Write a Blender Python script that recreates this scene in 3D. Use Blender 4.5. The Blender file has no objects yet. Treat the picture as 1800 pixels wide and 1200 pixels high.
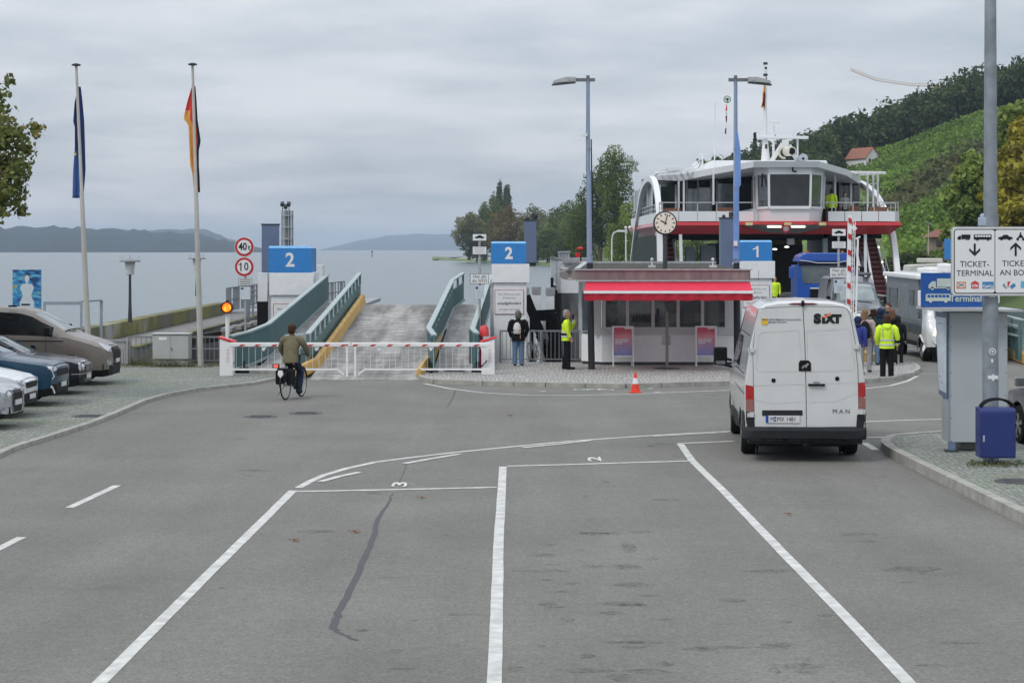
import bpy, bmesh, math, random
import numpy as np
from mathutils import Vector, Matrix
from mathutils.bvhtree import BVHTree
R = math.radians
random.seed(7); rng = np.random.default_rng(7)
S = bpy.context.scene
COL = S.collection
# ---------------------------------------------------------------- camera
FPX, HC, HY = 3450.0, 3.5, 438.0           # focal length in photo pixels, eye height, horizon row
cd = bpy.data.cameras.new('camera'); cam = bpy.data.objects.new('camera', cd); COL.objects.link(cam)
cam.location = (0, 0, HC); cam.rotation_euler = (R(90), 0, 0)
cd.sensor_width = 36; cd.lens = 36*FPX/1800; cd.shift_y = -(600-HY)/1800
cd.clip_start = 0.5; cd.clip_end = 40000
S.camera = cam
# ---------------------------------------------------------------- light and exposure
S.view_settings.view_transform = 'Standard'; S.view_settings.look = 'None'
S.view_settings.exposure = 0.24; S.view_settings.gamma = 1.0
SUN_EL, SUN_AZ = R(50), R(224)
w = bpy.data.worlds.new("World"); S.world = w; w.use_nodes = True
nt = w.node_tree; N = nt.nodes; L = nt.links; N.clear()
wo = N.new('ShaderNodeOutputWorld'); bg1 = N.new('ShaderNodeBackground'); bg2 = N.new('ShaderNodeBackground')
mx = N.new('ShaderNodeMixShader'); mx.inputs[0].default_value = 0.9
sky = N.new('ShaderNodeTexSky'); sky.sky_type = 'NISHITA'; sky.sun_disc = False
sky.sun_elevation = SUN_EL; sky.sun_rotation = SUN_AZ
L.new(sky.outputs[0], bg1.inputs[0]); bg1.inputs[1].default_value = 0.08
def mth(op, a, b=None, c=None):
    n = N.new('ShaderNodeMath'); n.operation = op
    for i, v in enumerate((a, b, c)):
        if v is None: continue
        if isinstance(v, (int, float)): n.inputs[i].default_value = v
        else: L.new(v, n.inputs[i])
    return n.outputs[0]
tc = N.new('ShaderNodeTexCoord'); sp = N.new('ShaderNodeSeparateXYZ'); L.new(tc.outputs['Generated'], sp.inputs[0])
zc = mth('ADD', mth('MAXIMUM', sp.outputs[2], 0.0), 0.15)
cb = N.new('ShaderNodeCombineXYZ'); L.new(mth('DIVIDE', sp.outputs[0], zc), cb.inputs[0]); L.new(mth('DIVIDE', sp.outputs[1], zc), cb.inputs[1])
def wnoise(sc, det, rough, off):
    mp = N.new('ShaderNodeMapping'); mp.inputs['Scale'].default_value = (sc[0], sc[1], 1); mp.inputs['Location'].default_value = (off, off*.7, 0)
    L.new(cb.outputs[0], mp.inputs[0])
    n = N.new('ShaderNodeTexNoise'); n.inputs['Scale'].default_value = 1; n.inputs['Detail'].default_value = det; n.inputs['Roughness'].default_value = rough
    L.new(mp.outputs[0], n.inputs['Vector']); return n.outputs['Fac']
n1 = wnoise((1.0, 1.15), 5, 0.5, 3.1); n2 = wnoise((3.2, 3.4), 6, 0.55, 9.2)
f = mth('ADD', mth('MULTIPLY', n1, 0.72), mth('MULTIPLY', n2, 0.28))
cr = N.new('ShaderNodeValToRGB'); L.new(f, cr.inputs[0])
e = cr.color_ramp.elements; e[0].position = 0.38; e[0].color = (0.375, 0.425, 0.475, 1); e[1].position = 0.61; e[1].color = (0.615, 0.630, 0.675, 1)
br = mth('ADD', 1.0, mth('MULTIPLY', mth('POWER', mth('MAXIMUM', sp.outputs[2], 0.0), 0.8), 1.25))
vm = N.new('ShaderNodeVectorMath'); vm.operation = 'SCALE'; L.new(cr.outputs[0], vm.inputs[0]); L.new(br, vm.inputs['Scale'])
L.new(vm.outputs[0], bg2.inputs[0]); bg2.inputs[1].default_value = 0.95
L.new(bg1.outputs[0], mx.inputs[1]); L.new(bg2.outputs[0], mx.inputs[2]); L.new(mx.outputs[0], wo.inputs[0])
sd = bpy.data.lights.new('sun', 'SUN'); sd.energy = 1.15; sd.angle = R(16); sd.color = (1, .955, .88)
so = bpy.data.objects.new('sun', sd); COL.objects.link(so)
so.rotation_euler = (R(90)-SUN_EL, 0, R(180)-SUN_AZ)
so.location = (0, 0, 40)
# ---------------------------------------------------------------- helpers
def G(px, py, z=0.0):
    """ground point at height z seen at photo pixel (px,py)"""
    Y = FPX*(HC-z)/(py-HY); return ((px-900)*Y/FPX, Y)
def W(px, py, Y): return ((px-900)*Y/FPX, HC-(py-HY)*Y/FPX)
def X(px, Y): return (px-900)*Y/FPX
def Z(py, Y): return HC-(py-HY)*Y/FPX

class MB:
    def __init__(s): s.v = []; s.f = []; s.m = []
    def add(s, vs, fs, mi=0):
        b = len(s.v); s.v += [tuple(p) for p in vs]; s.f += [tuple(b+i for i in f) for f in fs]; s.m += [mi]*len(fs); return s
    def box(s, x0, x1, y0, y1, z0, z1, mi=0):
        return s.add([(x0,y0,z0),(x1,y0,z0),(x1,y1,z0),(x0,y1,z0),(x0,y0,z1),(x1,y0,z1),(x1,y1,z1),(x0,y1,z1)],
                     [(3,2,1,0),(4,5,6,7),(0,1,5,4),(1,2,6,5),(2,3,7,6),(3,0,4,7)], mi)
    def cbox(s, c, d, mi=0, rot=None):
        h = [x/2 for x in d]; vs = [Vector((a*h[0], b*h[1], e*h[2])) for e in (-1,1) for a,b in ((-1,-1),(1,-1),(1,1),(-1,1))]
        if rot is not None: vs = [rot @ v for v in vs]
        return s.add([v+Vector(c) for v in vs], [(3,2,1,0),(4,5,6,7),(0,1,5,4),(1,2,6,5),(2,3,7,6),(3,0,4,7)], mi)
    def bar(s, p0, p1, wx, wz, mi=0, up=(0,0,1)):
        p0, p1 = Vector(p0), Vector(p1); d = (p1-p0); L_ = d.length
        if L_ < 1e-6: return s
        d.normalize(); u = Vector(up)
        if abs(d.dot(u)) > .98: u = Vector((0,1,0))
        a = d.cross(u).normalized(); b = a.cross(d)
        vs = []
        for p in (p0, p1):
            for i, j in ((-1,-1),(1,-1),(1,1),(-1,1)): vs.append(p+a*i*wx/2+b*j*wz/2)
        return s.add(vs, [(0,1,2,3),(7,6,5,4),(0,4,5,1),(1,5,6,2),(2,6,7,3),(3,7,4,0)], mi)
    def tube(s, pts, r, n=8, mi=0, cap=True, sq=1.0):
        pts = [Vector(p) for p in pts]; k = len(pts)
        rs = [r]*k if isinstance(r, (int,float)) else list(r)
        prev = None; rings = []
        for i, p in enumerate(pts):
            t = (pts[min(i+1,k-1)]-pts[max(i-1,0)])
            if t.length < 1e-9: t = Vector((0,0,1))
            t.normalize()
            if prev is None:
                u = Vector((1,0,0)) if abs(t.x) < .9 else Vector((0,1,0))
            else: u = prev
            a = (u - t*u.dot(t)).normalized(); prev = a; b = t.cross(a)
            rings.append([p + (a*math.cos(2*math.pi*j/n) + b*math.sin(2*math.pi*j/n)*sq)*rs[i] for j in range(n)])
        vs = [q for rg in rings for q in rg]
        fs = [(i*n+j, i*n+(j+1)%n, (i+1)*n+(j+1)%n, (i+1)*n+j) for i in range(k-1) for j in range(n)]
        if cap: fs += [tuple(range(n))[::-1], tuple((k-1)*n+j for j in range(n))]
        return s.add(vs, fs, mi)
    def cyl(s, p0, p1, r0, r1=None, n=12, mi=0, cap=True): return s.tube([p0, p1], [r0, r0 if r1 is None else r1], n, mi, cap)
    def lathe(s, prof, c=(0,0,0), n=20, mi=0, axis='z', cap=True):
        c = Vector(c); vs = []
        for r, z in prof:
            for j in range(n):
                a = 2*math.pi*j/n; p = (r*math.cos(a), r*math.sin(a), z)
                if axis == 'y': p = (p[0], p[2], p[1])
                if axis == 'x': p = (p[2], p[0], p[1])
                vs.append(c+Vector(p))
        k = len(prof)
        fs = [(i*n+j, i*n+(j+1)%n, (i+1)*n+(j+1)%n, (i+1)*n+j) for i in range(k-1) for j in range(n)]
        if axis == 'y': fs = [f[::-1] for f in fs]
        if cap: fs += [tuple(range(n))[::-1], tuple((k-1)*n+j for j in range(n))]
        return s.add(vs, fs, mi)
    def ball(s, c, r, n=10, mi=0):
        if isinstance(r, (int,float)): r = (r,r,r)
        vs = [(c[0], c[1], c[2]-r[2])]; h = n//2
        for i in range(1, h):
            th = math.pi*i/h
            for j in range(n):
                a = 2*math.pi*j/n; vs.append((c[0]+r[0]*math.sin(th)*math.cos(a), c[1]+r[1]*math.sin(th)*math.sin(a), c[2]-r[2]*math.cos(th)))
        vs.append((c[0], c[1], c[2]+r[2])); fs = []
        for j in range(n):
            fs.append((0, 1+(j+1)%n, 1+j)); t = 1+(h-2)*n; fs.append((t+j, t+(j+1)%n, len(vs)-1))
        for i in range(h-2):
            for j in range(n): fs.append((1+i*n+j, 1+i*n+(j+1)%n, 1+(i+1)*n+(j+1)%n, 1+(i+1)*n+j))
        return s.add(vs, fs, mi)
    def prism(s, poly, plane, t0, t1, mi=0):
        """extrude polygon; plane 'xz' along y, 'xy' along z, 'yz' along x"""
        def P(a, b, t): return {'xz': (a,t,b), 'xy': (a,b,t), 'yz': (t,a,b)}[plane]
        n = len(poly); vs = [P(a,b,t0) for a,b in poly]+[P(a,b,t1) for a,b in poly]
        fs = [tuple(range(n))[::-1], tuple(range(n, 2*n))]+[(i,(i+1)%n,n+(i+1)%n,n+i) for i in range(n)]
        return s.add(vs, fs, mi)
    def strip(s, pts, wd, z, mi=0):
        """flat ribbon on the ground along 2-D points; wd a number or a list"""
        pts = [Vector((p[0],p[1])) for p in pts]; k = len(pts); vs = []
        wds = [wd]*k if isinstance(wd,(int,float)) else wd
        for i, p in enumerate(pts):
            t = (pts[min(i+1,k-1)]-pts[max(i-1,0)]).normalized(); nn = Vector((-t.y, t.x))*wds[i]/2
            vs += [(p.x-nn.x, p.y-nn.y, z), (p.x+nn.x, p.y+nn.y, z)]
        return s.add(vs, [(2*i, 2*i+2, 2*i+3, 2*i+1) for i in range(k-1)], mi)
    def obj(s, name, mats, parent=None, smooth=None, bevel=0, off=None, fixn=True):
        me = bpy.data.meshes.new(name)
        o3 = Vector((0,0,0)) if off is None else Vector(off)
        me.from_pydata([tuple(Vector(p)-o3) for p in s.v], [], s.f)
        if not isinstance(mats, (list,tuple)): mats = [mats]
        for m in mats: me.materials.append(m)
        me.polygons.foreach_set('material_index', s.m)
        if fixn:
            bm = bmesh.new(); bm.from_mesh(me); bmesh.ops.recalc_face_normals(bm, faces=bm.faces[:]); bm.to_mesh(me); bm.free()
        if smooth:
            me.polygons.foreach_set('use_smooth', [True]*len(me.polygons)); me.set_sharp_from_angle(angle=R(smooth))
        me.update()
        o = bpy.data.objects.new(name, me); COL.objects.link(o)
        if parent is not None: o.parent = parent
        if bevel:
            b = o.modifiers.new('bevel', 'BEVEL'); b.width = bevel; b.segments = 2; b.limit_method = 'ANGLE'; b.angle_limit = R(40)
        return o

def tag(o, label=None, cat=None, group=None, kind=None):
    if label: o['label'] = label
    if cat: o['category'] = cat
    if group: o['group'] = group
    if kind: o['kind'] = kind
    return o
def thing(name, label, cat, loc=(0,0,0), rz=0.0, group=None, sc=1.0):
    o = bpy.data.objects.new(name, None); COL.objects.link(o); o.empty_display_size = .2
    o.location = loc; o.rotation_euler = (0, 0, rz); o.scale = (sc,)*3
    return tag(o, label, cat, group)
def struct(mb, name, mat, **k): return tag(mb.obj(name, mat, **k), kind='structure')
def kids(o): return [c for c in bpy.data.objects if c.parent == o]
def dup(root, loc, rz=None, label=None):
    c = root.copy(); COL.objects.link(c); c.location = loc
    if rz is not None: c.rotation_euler = (0,0,rz)
    if label: c['label'] = label
    for ch in kids(root):
        d = ch.copy(); COL.objects.link(d); d.parent = c
        for g in kids(ch): h = g.copy(); COL.objects.link(h); h.parent = d
    return c
# ---------------------------------------------------------------- materials
MATS = {}
def nodes(m): return m.node_tree.nodes, m.node_tree.links
def M(name, col=(.5,.5,.5), rough=.5, metal=0., var=.12, vs=6.0, bump=0., bs=60., emit=0, coat=0., ior=1.5, alpha=1, streak=0.):
    if name in MATS: return MATS[name]
    m = bpy.data.materials.new(name); m.use_nodes = True; N, L = nodes(m); b = N['Principled BSDF']
    b.inputs['Base Color'].default_value = (*col, 1); b.inputs['Roughness'].default_value = rough; b.inputs['Metallic'].default_value = metal
    b.inputs['IOR'].default_value = ior
    lum_ = max(col); b.inputs['Specular IOR Level'].default_value = .5 if (ior > 1.55 or metal > .2) else (.18 if lum_ < .1 else .38)
    if coat: b.inputs['Coat Weight'].default_value = coat; b.inputs['Coat Roughness'].default_value = .06
    tc = N.new('ShaderNodeTexCoord')
    if var:
        n = N.new('ShaderNodeTexNoise'); n.inputs['Scale'].default_value = vs; n.inputs['Detail'].default_value = 5
        if streak:
            mp = N.new('ShaderNodeMapping'); mp.inputs['Scale'].default_value = (1,1,streak); L.new(tc.outputs['Object'], mp.inputs[0]); L.new(mp.outputs[0], n.inputs['Vector'])
        else: L.new(tc.outputs['Object'], n.inputs['Vector'])
        r = N.new('ShaderNodeValToRGB'); L.new(n.outputs['Fac'], r.inputs[0]); e = r.color_ramp.elements
        e[0].position = .3; e[1].position = .7
        e[0].color = (*[c*(1-var) for c in col], 1); e[1].color = (*[min(1,c*(1+var*.7)) for c in col], 1)
        L.new(r.outputs[0], b.inputs['Base Color'])
    if bump:
        n2 = N.new('ShaderNodeTexNoise'); n2.inputs['Scale'].default_value = bs; n2.inputs['Detail'].default_value = 3; L.new(tc.outputs['Object'], n2.inputs['Vector'])
        bp = N.new('ShaderNodeBump'); bp.inputs['Strength'].default_value = bump; bp.inputs['Distance'].default_value = .01
        L.new(n2.outputs['Fac'], bp.inputs['Height']); L.new(bp.outputs[0], b.inputs['Normal'])
    if emit: b.inputs['Emission Color'].default_value = (*col,1); b.inputs['Emission Strength'].default_value = emit
    MATS[name] = m; return m
def glass(name, col=(.02,.025,.03), ior=1.7, rough=.04):
    return M(name, col, rough, 0, .35, 1.3, ior=ior)
def paint(name, col, rough=.32, var=.05): return M(name, col, rough, 0, var, 2.5, coat=.7)

def leafmat(name, dark, light, tip=None, clump=.35):
    m = bpy.data.materials.new(name); m.use_nodes = True; N, L = nodes(m); b = N['Principled BSDF']; b.inputs['Roughness'].default_value = .6
    b.inputs['Specular IOR Level'].default_value = .25
    tc = N.new('ShaderNodeTexCoord'); n = N.new('ShaderNodeTexNoise'); n.inputs['Scale'].default_value = clump; n.inputs['Detail'].default_value = 3
    L.new(tc.outputs['Object'], n.inputs['Vector']); g = N.new('ShaderNodeNewGeometry')
    a = N.new('ShaderNodeMath'); a.operation = 'MULTIPLY_ADD'; L.new(g.outputs['Random Per Island'], a.inputs[0]); a.inputs[1].default_value = .35; 
    s2 = N.new('ShaderNodeMath'); s2.operation = 'SUBTRACT'; L.new(n.outputs['Fac'], s2.inputs[0]); s2.inputs[1].default_value = .17; L.new(s2.outputs[0], a.inputs[2])
    r = N.new('ShaderNodeValToRGB'); L.new(a.outputs[0], r.inputs[0]); e = r.color_ramp.elements
    e[0].position = .3; e[0].color = (*dark,1); e[1].position = .66; e[1].color = (*light,1)
    if tip: k = e.new(.8); k.color = (*tip,1)
    L.new(r.outputs[0], b.inputs['Base Color'])
    tr = N.new('ShaderNodeBsdfTranslucent'); L.new(r.outputs[0], tr.inputs[0]); ms = N.new('ShaderNodeMixShader'); ms.inputs[0].default_value = .33
    out = N['Material Output']; L.new(b.outputs[0], ms.inputs[1]); L.new(tr.outputs[0], ms.inputs[2]); L.new(ms.outputs[0], out.inputs[0])
    MATS[name] = m; return m

def asphalt_mat():
    m = bpy.data.materials.new('asphalt'); m.use_nodes = True; N, L = nodes(m); b = N['Principled BSDF']; b.inputs['Roughness'].default_value = .82
    b.inputs['Specular IOR Level'].default_value = .35
    tc = N.new('ShaderNodeTexCoord')
    def no(scale, det, mapping=None, rough=.5):
        n = N.new('ShaderNodeTexNoise'); n.inputs['Scale'].default_value = scale; n.inputs['Detail'].default_value = det; n.inputs['Roughness'].default_value = rough
        if mapping:
            mp = N.new('ShaderNodeMapping'); mp.inputs['Scale'].default_value = mapping; L.new(tc.outputs['Object'], mp.inputs[0]); L.new(mp.outputs[0], n.inputs['Vector'])
        else: L.new(tc.outputs['Object'], n.inputs['Vector'])
        return n.outputs['Fac']
    def ramp(src, p0, c0, p1, c1):
        r = N.new('ShaderNodeValToRGB'); L.new(src, r.inputs[0]); e = r.color_ramp.elements
        e[0].position = p0; e[0].color = (*c0,1); e[1].position = p1; e[1].color = (*c1,1); return r.outputs[0]
    def mul(a, b_):
        x = N.new('ShaderNodeMix'); x.data_type = 'RGBA'; x.blend_type = 'MULTIPLY'; x.inputs[0].default_value = 1; L.new(a, x.inputs[6]); L.new(b_, x.inputs[7]); return x.outputs[2]
    base = ramp(no(.35, 6, rough=.6), .3, (.150,.147,.134), .7, (.192,.188,.172))
    streak = ramp(no(1, 4, (.9,.10,1)), .3, (.90,.90,.90), .7, (1.08,1.08,1.08))
    grain = ramp(no(26, 4, rough=.9), .32, (.55,.55,.55), .68, (1.42,1.42,1.40))
    grain2 = ramp(no(7, 5, rough=.8), .3, (.82,.82,.82), .7, (1.17,1.17,1.16))
    stain = ramp(no(1, 5, (.55,1.5,1), .6), .66, (1,1,1), .76, (.74,.74,.76))
    L.new(mul(mul(mul(mul(base, streak), grain), grain2), stain), b.inputs['Base Color'])
    bp = N.new('ShaderNodeBump'); bp.inputs['Strength'].default_value = .5; bp.inputs['Distance'].default_value = .01
    L.new(no(55, 4), bp.inputs['Height']); L.new(bp.outputs[0], b.inputs['Normal'])
    return m
def cobble_mat(name, col, mortar, sx=.10, sy=.10, green=0, rot=0.):
    m = bpy.data.materials.new(name); m.use_nodes = True; N, L = nodes(m); b = N['Principled BSDF']; b.inputs['Roughness'].default_value = .8
    tc = N.new('ShaderNodeTexCoord'); mp = N.new('ShaderNodeMapping'); mp.inputs['Scale'].default_value = (1/sx, 1/sy, 1); mp.inputs['Rotation'].default_value = (0,0,rot); L.new(tc.outputs['Object'], mp.inputs[0])
    nz = N.new('ShaderNodeTexNoise'); nz.inputs['Scale'].default_value = .8; L.new(tc.outputs['Object'], nz.inputs['Vector'])
    ad = N.new('ShaderNodeVectorMath'); ad.operation = 'MULTIPLY_ADD'; L.new(nz.outputs['Color'], ad.inputs[0]); ad.inputs[1].default_value = (3.5,3.5,0); L.new(mp.outputs[0], ad.inputs[2])
    v = N.new('ShaderNodeTexVoronoi'); v.feature = 'DISTANCE_TO_EDGE'; v.inputs['Scale'].default_value = 1; v.inputs['Randomness'].default_value = .45; L.new(ad.outputs[0], v.inputs['Vector'])
    v2 = N.new('ShaderNodeTexVoronoi'); v2.inputs['Scale'].default_value = 1; v2.inputs['Randomness'].default_value = .45; L.new(ad.outputs[0], v2.inputs['Vector'])
    r = N.new('ShaderNodeValToRGB'); L.new(v.outputs['Distance'], r.inputs[0]); e = r.color_ramp.elements; e[0].position = .03; e[0].color = (0,0,0,1); e[1].position = .16; e[1].color = (1,1,1,1)
    sv = N.new('ShaderNodeSeparateColor'); L.new(v2.outputs['Color'], sv.inputs[0])
    r2 = N.new('ShaderNodeValToRGB'); L.new(sv.outputs[0], r2.inputs[0]); e = r2.color_ramp.elements; e[0].color = (*[c*.72 for c in col],1); e[1].color = (*[c*1.22 for c in col],1)
    x = N.new('ShaderNodeMix'); x.data_type = 'RGBA'; L.new(r.outputs[0], x.inputs[0]); x.inputs[6].default_value = (*mortar,1); L.new(r2.outputs[0], x.inputs[7]); res = x.outputs[2]
    if green:
        n = N.new('ShaderNodeTexNoise'); n.inputs['Scale'].default_value = .45; n.inputs['Detail'].default_value = 5; L.new(tc.outputs['Object'], n.inputs['Vector'])
        rr = N.new('ShaderNodeValToRGB'); L.new(n.outputs['Fac'], rr.inputs[0]); e = rr.color_ramp.elements; e[0].position = .45; e[0].color = (0,0,0,1); e[1].position = .75; e[1].color = (green,)*3+(1,)
        y = N.new('ShaderNodeMix'); y.data_type = 'RGBA'; L.new(rr.outputs[0], y.inputs[0]); L.new(res, y.inputs[6]); y.inputs[7].default_value = (.13,.17,.06,1); res = y.outputs[2]
    L.new(res, b.inputs['Base Color'])
    bp = N.new('ShaderNodeBump'); bp.inputs['Strength'].default_value = .6; bp.inputs['Distance'].default_value = .015; L.new(r.outputs[0], bp.inputs['Height']); L.new(bp.outputs[0], b.inputs['Normal'])
    return m
def water_mat():
    m = bpy.data.materials.new('lake_water'); m.use_nodes = True; N, L = nodes(m); b = N['Principled BSDF']
    b.inputs['Base Color'].default_value = (.09,.13,.14,1); b.inputs['Roughness'].default_value = .2; b.inputs['IOR'].default_value = 1.33
    tc = N.new('ShaderNodeTexCoord')
    def no(mapping, det):
        mp = N.new('ShaderNodeMapping'); mp.inputs['Scale'].default_value = mapping; L.new(tc.outputs['Object'], mp.inputs[0])
        n = N.new('ShaderNodeTexNoise'); n.inputs['Scale'].default_value = 1; n.inputs['Detail'].default_value = det; L.new(mp.outputs[0], n.inputs['Vector']); return n.outputs['Fac']
    a = N.new('ShaderNodeMath'); a.operation = 'ADD'; L.new(no((.9,1.6,1), 5), a.inputs[0])
    s2 = N.new('ShaderNodeMath'); s2.operation = 'MULTIPLY'; L.new(no((.05,.11,1), 4), s2.inputs[0]); s2.inputs[1].default_value = 2.; L.new(s2.outputs[0], a.inputs[1])
    bp = N.new('ShaderNodeBump'); bp.inputs['Strength'].default_value = 1.0; bp.inputs['Distance'].default_value = .22
    L.new(a.outputs[0], bp.inputs['Height']); L.new(bp.outputs[0], b.inputs['Normal'])
    return m
WHITE = M('white_paint', (.78,.78,.78), .5, var=.05); WALLW = M('white_render', (.78,.79,.80), .8, var=.05, bump=.2, bs=40)
LINE = M('road_line_paint', (.56,.56,.535), .7, var=.26, vs=5)
STEEL = M('galvanised_steel', (.42,.44,.46), .5, .5, .15, 8); DSTEEL = M('dark_steel', (.06,.065,.07), .55, .2, .2)
BLACK = M('black_plastic', (.007,.007,.008), .5); RUBBER = M('rubber', (.009,.009,.009), .8, var=.2)
CHROME = M('chrome', (.6,.6,.62), .15, 1., .03); RED = M('red_paint', (.55,.02,.025), .4); YEL = M('yellow_kerb_paint', (.58,.36,.10), .6, var=.2, vs=3)
GREEN = M('grey_green_paint', (.085,.16,.17), .5, var=.14, vs=1.2); GREENL = M('pale_green_rail', (.36,.43,.43), .5, var=.1)
BLUE = M('bright_blue_sheet', (.035,.22,.56), .45, var=.06); SLATE = M('slate_blue_sheet', (.125,.165,.26), .55, var=.08, vs=1.5); POLEB = M('pale_blue_paint', (.23,.30,.42), .5, var=.08)
CONC = M('concrete', (.30,.29,.27), .85, var=.2, vs=3, bump=.3); KERB = M('kerb_stone', (.35,.34,.31), .85, var=.25, vs=4, bump=.3)
# ---------------------------------------------------------------- lettering
_T = {}
def text_mesh(s, size, bold=0., lsp=1.0, align='CENTER'):
    key = (s, size, bold, lsp, align)
    if key in _T: return _T[key]
    c = bpy.data.curves.new('lettering', 'FONT'); c.body = s; c.size = size; c.align_x = align; c.align_y = 'CENTER'; c.offset = bold; c.space_line = lsp
    c.resolution_u = 3
    o = bpy.data.objects.new('lettering', c); COL.objects.link(o)
    dg = bpy.context.evaluated_depsgraph_get(); me = bpy.data.meshes.new_from_object(o.evaluated_get(dg))
    vs = [tuple(v.co) for v in me.vertices]; fs = [tuple(p.vertices) for p in me.polygons]
    bpy.data.objects.remove(o); bpy.data.curves.remove(c); bpy.data.meshes.remove(me)
    _T[key] = (vs, fs); return vs, fs
def txt(mb, s, size, pos, bold=0., xs=1.0, mi=0, face='-y', lsp=1.0, align='CENTER', rot=0.0):
    """flat letters added to mb at pos; face '-y','+y','-x','+x','z'"""
    vs, fs = text_mesh(s, size, bold, lsp, align); out = []
    ca, sa = math.cos(rot), math.sin(rot)
    for x, y, z in vs:
        x *= xs; x, y = x*ca-y*sa, x*sa+y*ca
        p = {'-y': (x, 0, y), '+y': (-x, 0, y), '+x': (0, x, y), '-x': (0, -x, y), 'z': (x, y, 0)}[face]
        out.append((pos[0]+p[0], pos[1]+p[1], pos[2]+p[2]))
    return mb.add(out, fs, mi)
# ================================================================ SETTING
ASPH = asphalt_mat()
COB_R = cobble_mat('pale_wave_cobbles', (.41,.40,.38), (.15,.145,.135), .11, .11)
COB_L = cobble_mat('mossy_cobbles', (.245,.255,.24), (.12,.14,.09), .11, .11, green=.32)
QEDGE = 59.2
g = MB(); g.box(-90,90,-60,QEDGE,-5,0)
struct(g, 'ground', ASPH)
g = MB(); g.box(10.9,17.6,QEDGE,70,-5,0); struct(g, 'road', ASPH)
g = MB(); g.add([(-9000,40,-1.3),(9000,40,-1.3),(9000,13500,-1.3),(-9000,13500,-1.3)], [(0,1,2,3)]); struct(g, 'lake_water', water_mat())
# far shores
FARM = M('far_woodland', (.018,.034,.040), .9, var=.6, vs=.012)
def ridge(name, pts, Y0, Y1, n=90, rough=2.0):
    g = MB(); xs = np.linspace(pts[0][0], pts[-1][0], n); ys = np.interp(xs, [p[0] for p in pts], [p[1] for p in pts]); vs = []
    for i, (px, py) in enumerate(zip(xs, ys)):
        zt = Z(py, Y1) + rough*(math.sin(i*1.3)+math.sin(i*2.9+1)+rng.normal()*.5)*(1 if py < 436 else .2)
        for j, t in enumerate((0, .02, .25, .5, .75, 1, 1.3)):
            Y = Y0+(Y1-Y0)*t; z = -1.5 + (max(zt,1)+1.5)*(1-(1-min(t,1))**1.8)*(1 if t <= 1 else .3) + (rng.normal()*rough*.4 if .02 < t < 1 else 0)
            if t == 0: z = -1.6
            vs.append(((px-900)*Y/FPX, Y, z))
    fs = [(i*7+j, (i+1)*7+j, (i+1)*7+j+1, i*7+j+1) for i in range(n-1) for j in range(6)]
    g.add(vs, fs); return struct(g, name, FARM, smooth=60)
ridge('distant_hill', [(-700,400),(-200,396),(0,399),(120,399),(160,401),(230,404),(300,409),(345,410),(385,420),(420,430),(450,434),(470,441)], 3000, 3900, 110)
ridge('distant_hill', [(-300,402),(200,404),(290,404),(330,402),(365,404),(395,416),(430,430),(480,440)], 5200, 6500, 60)
ridge('distant_hill', [(560,440),(600,430),(640,421),(690,413),(740,411),(790,412),(850,415),(1000,405),(1200,400)], 9500, 12000, 60, 1.5)
# hillside on the far bank
Cb = [760,800,880,950,1000,1100,1300,1600,1800,2600]; Yb_ = [860,800,690,600,420,300,240,188,155,110]
Cr = [760,1000,1100,1250,1300,1400,1460,1530,1600,1660,1730,1800,2000,2600]; Bp = [436.5,435,400,360,345,318,300,275,248,222,195,180,130,40]
def hill(c, t):
    Yb = np.interp(c, Cb, Yb_); YB = max(480, Yb+150); B = np.interp(c, Cr, Bp)
    zB = Z(B, YB); YT = YB+150
    if t < .7: Y = Yb+(YB-Yb)*(t/.7)
    else: Y = YB+(YT-YB)*(t-.7)/.3
    if t < .03: z = -1.6+(t/.03)*1.6
    elif t < .7: s = (t-.03)/.67; z = 0+(zB)*s**1.18
    else: z = zB+8*(t-.7)/.3*np.interp(c,[1050,1300],[0,1])
    x = (c-900)*Y/FPX
    if c < 1050 and t >= .03: z = min(z, -1.0+1.6*np.interp(c,[900,1050],[0,1])**2)
    if t > .05 and c > 1000: z += .5*math.sin(x*.11+Y*.05)+.35*math.sin(x*.23-Y*.13)
    return (x, Y, z)
g = MB(); cs = np.concatenate([np.linspace(760, 2600, 93), np.linspace(2700, 7500, 24)]); ts = np.concatenate([[0,.03], np.linspace(.06,1,30)])
vs = [hill(c, t) for c in cs for t in ts]; k = len(ts)
g.add(vs, [(i*k+j, (i+1)*k+j, (i+1)*k+j+1, i*k+j+1) for i in range(len(cs)-1) for j in range(k-1)])
m = bpy.data.materials.new('hillside_grass'); m.use_nodes = True; N_, L_ = nodes(m); b_ = N_['Principled BSDF']; b_.inputs['Roughness'].default_value = .9
tc_ = N_.new('ShaderNodeTexCoord'); n_ = N_.new('ShaderNodeTexNoise'); n_.inputs['Scale'].default_value = .045; n_.inputs['Detail'].default_value = 7; L_.new(tc_.outputs['Object'], n_.inputs['Vector'])
r_ = N_.new('ShaderNodeValToRGB'); L_.new(n_.outputs['Fac'], r_.inputs[0]); e_ = r_.color_ramp.elements
e_[0].position = .36; e_[0].color = (.075,.105,.030,1); e_[1].position = .60; e_[1].color = (.11,.21,.035,1); k_ = e_.new(.5); k_.color = (.09,.15,.032,1)
L_.new(r_.outputs[0], b_.inputs['Base Color'])
struct(g, 'hillside_terrain', m, smooth=60)

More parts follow.
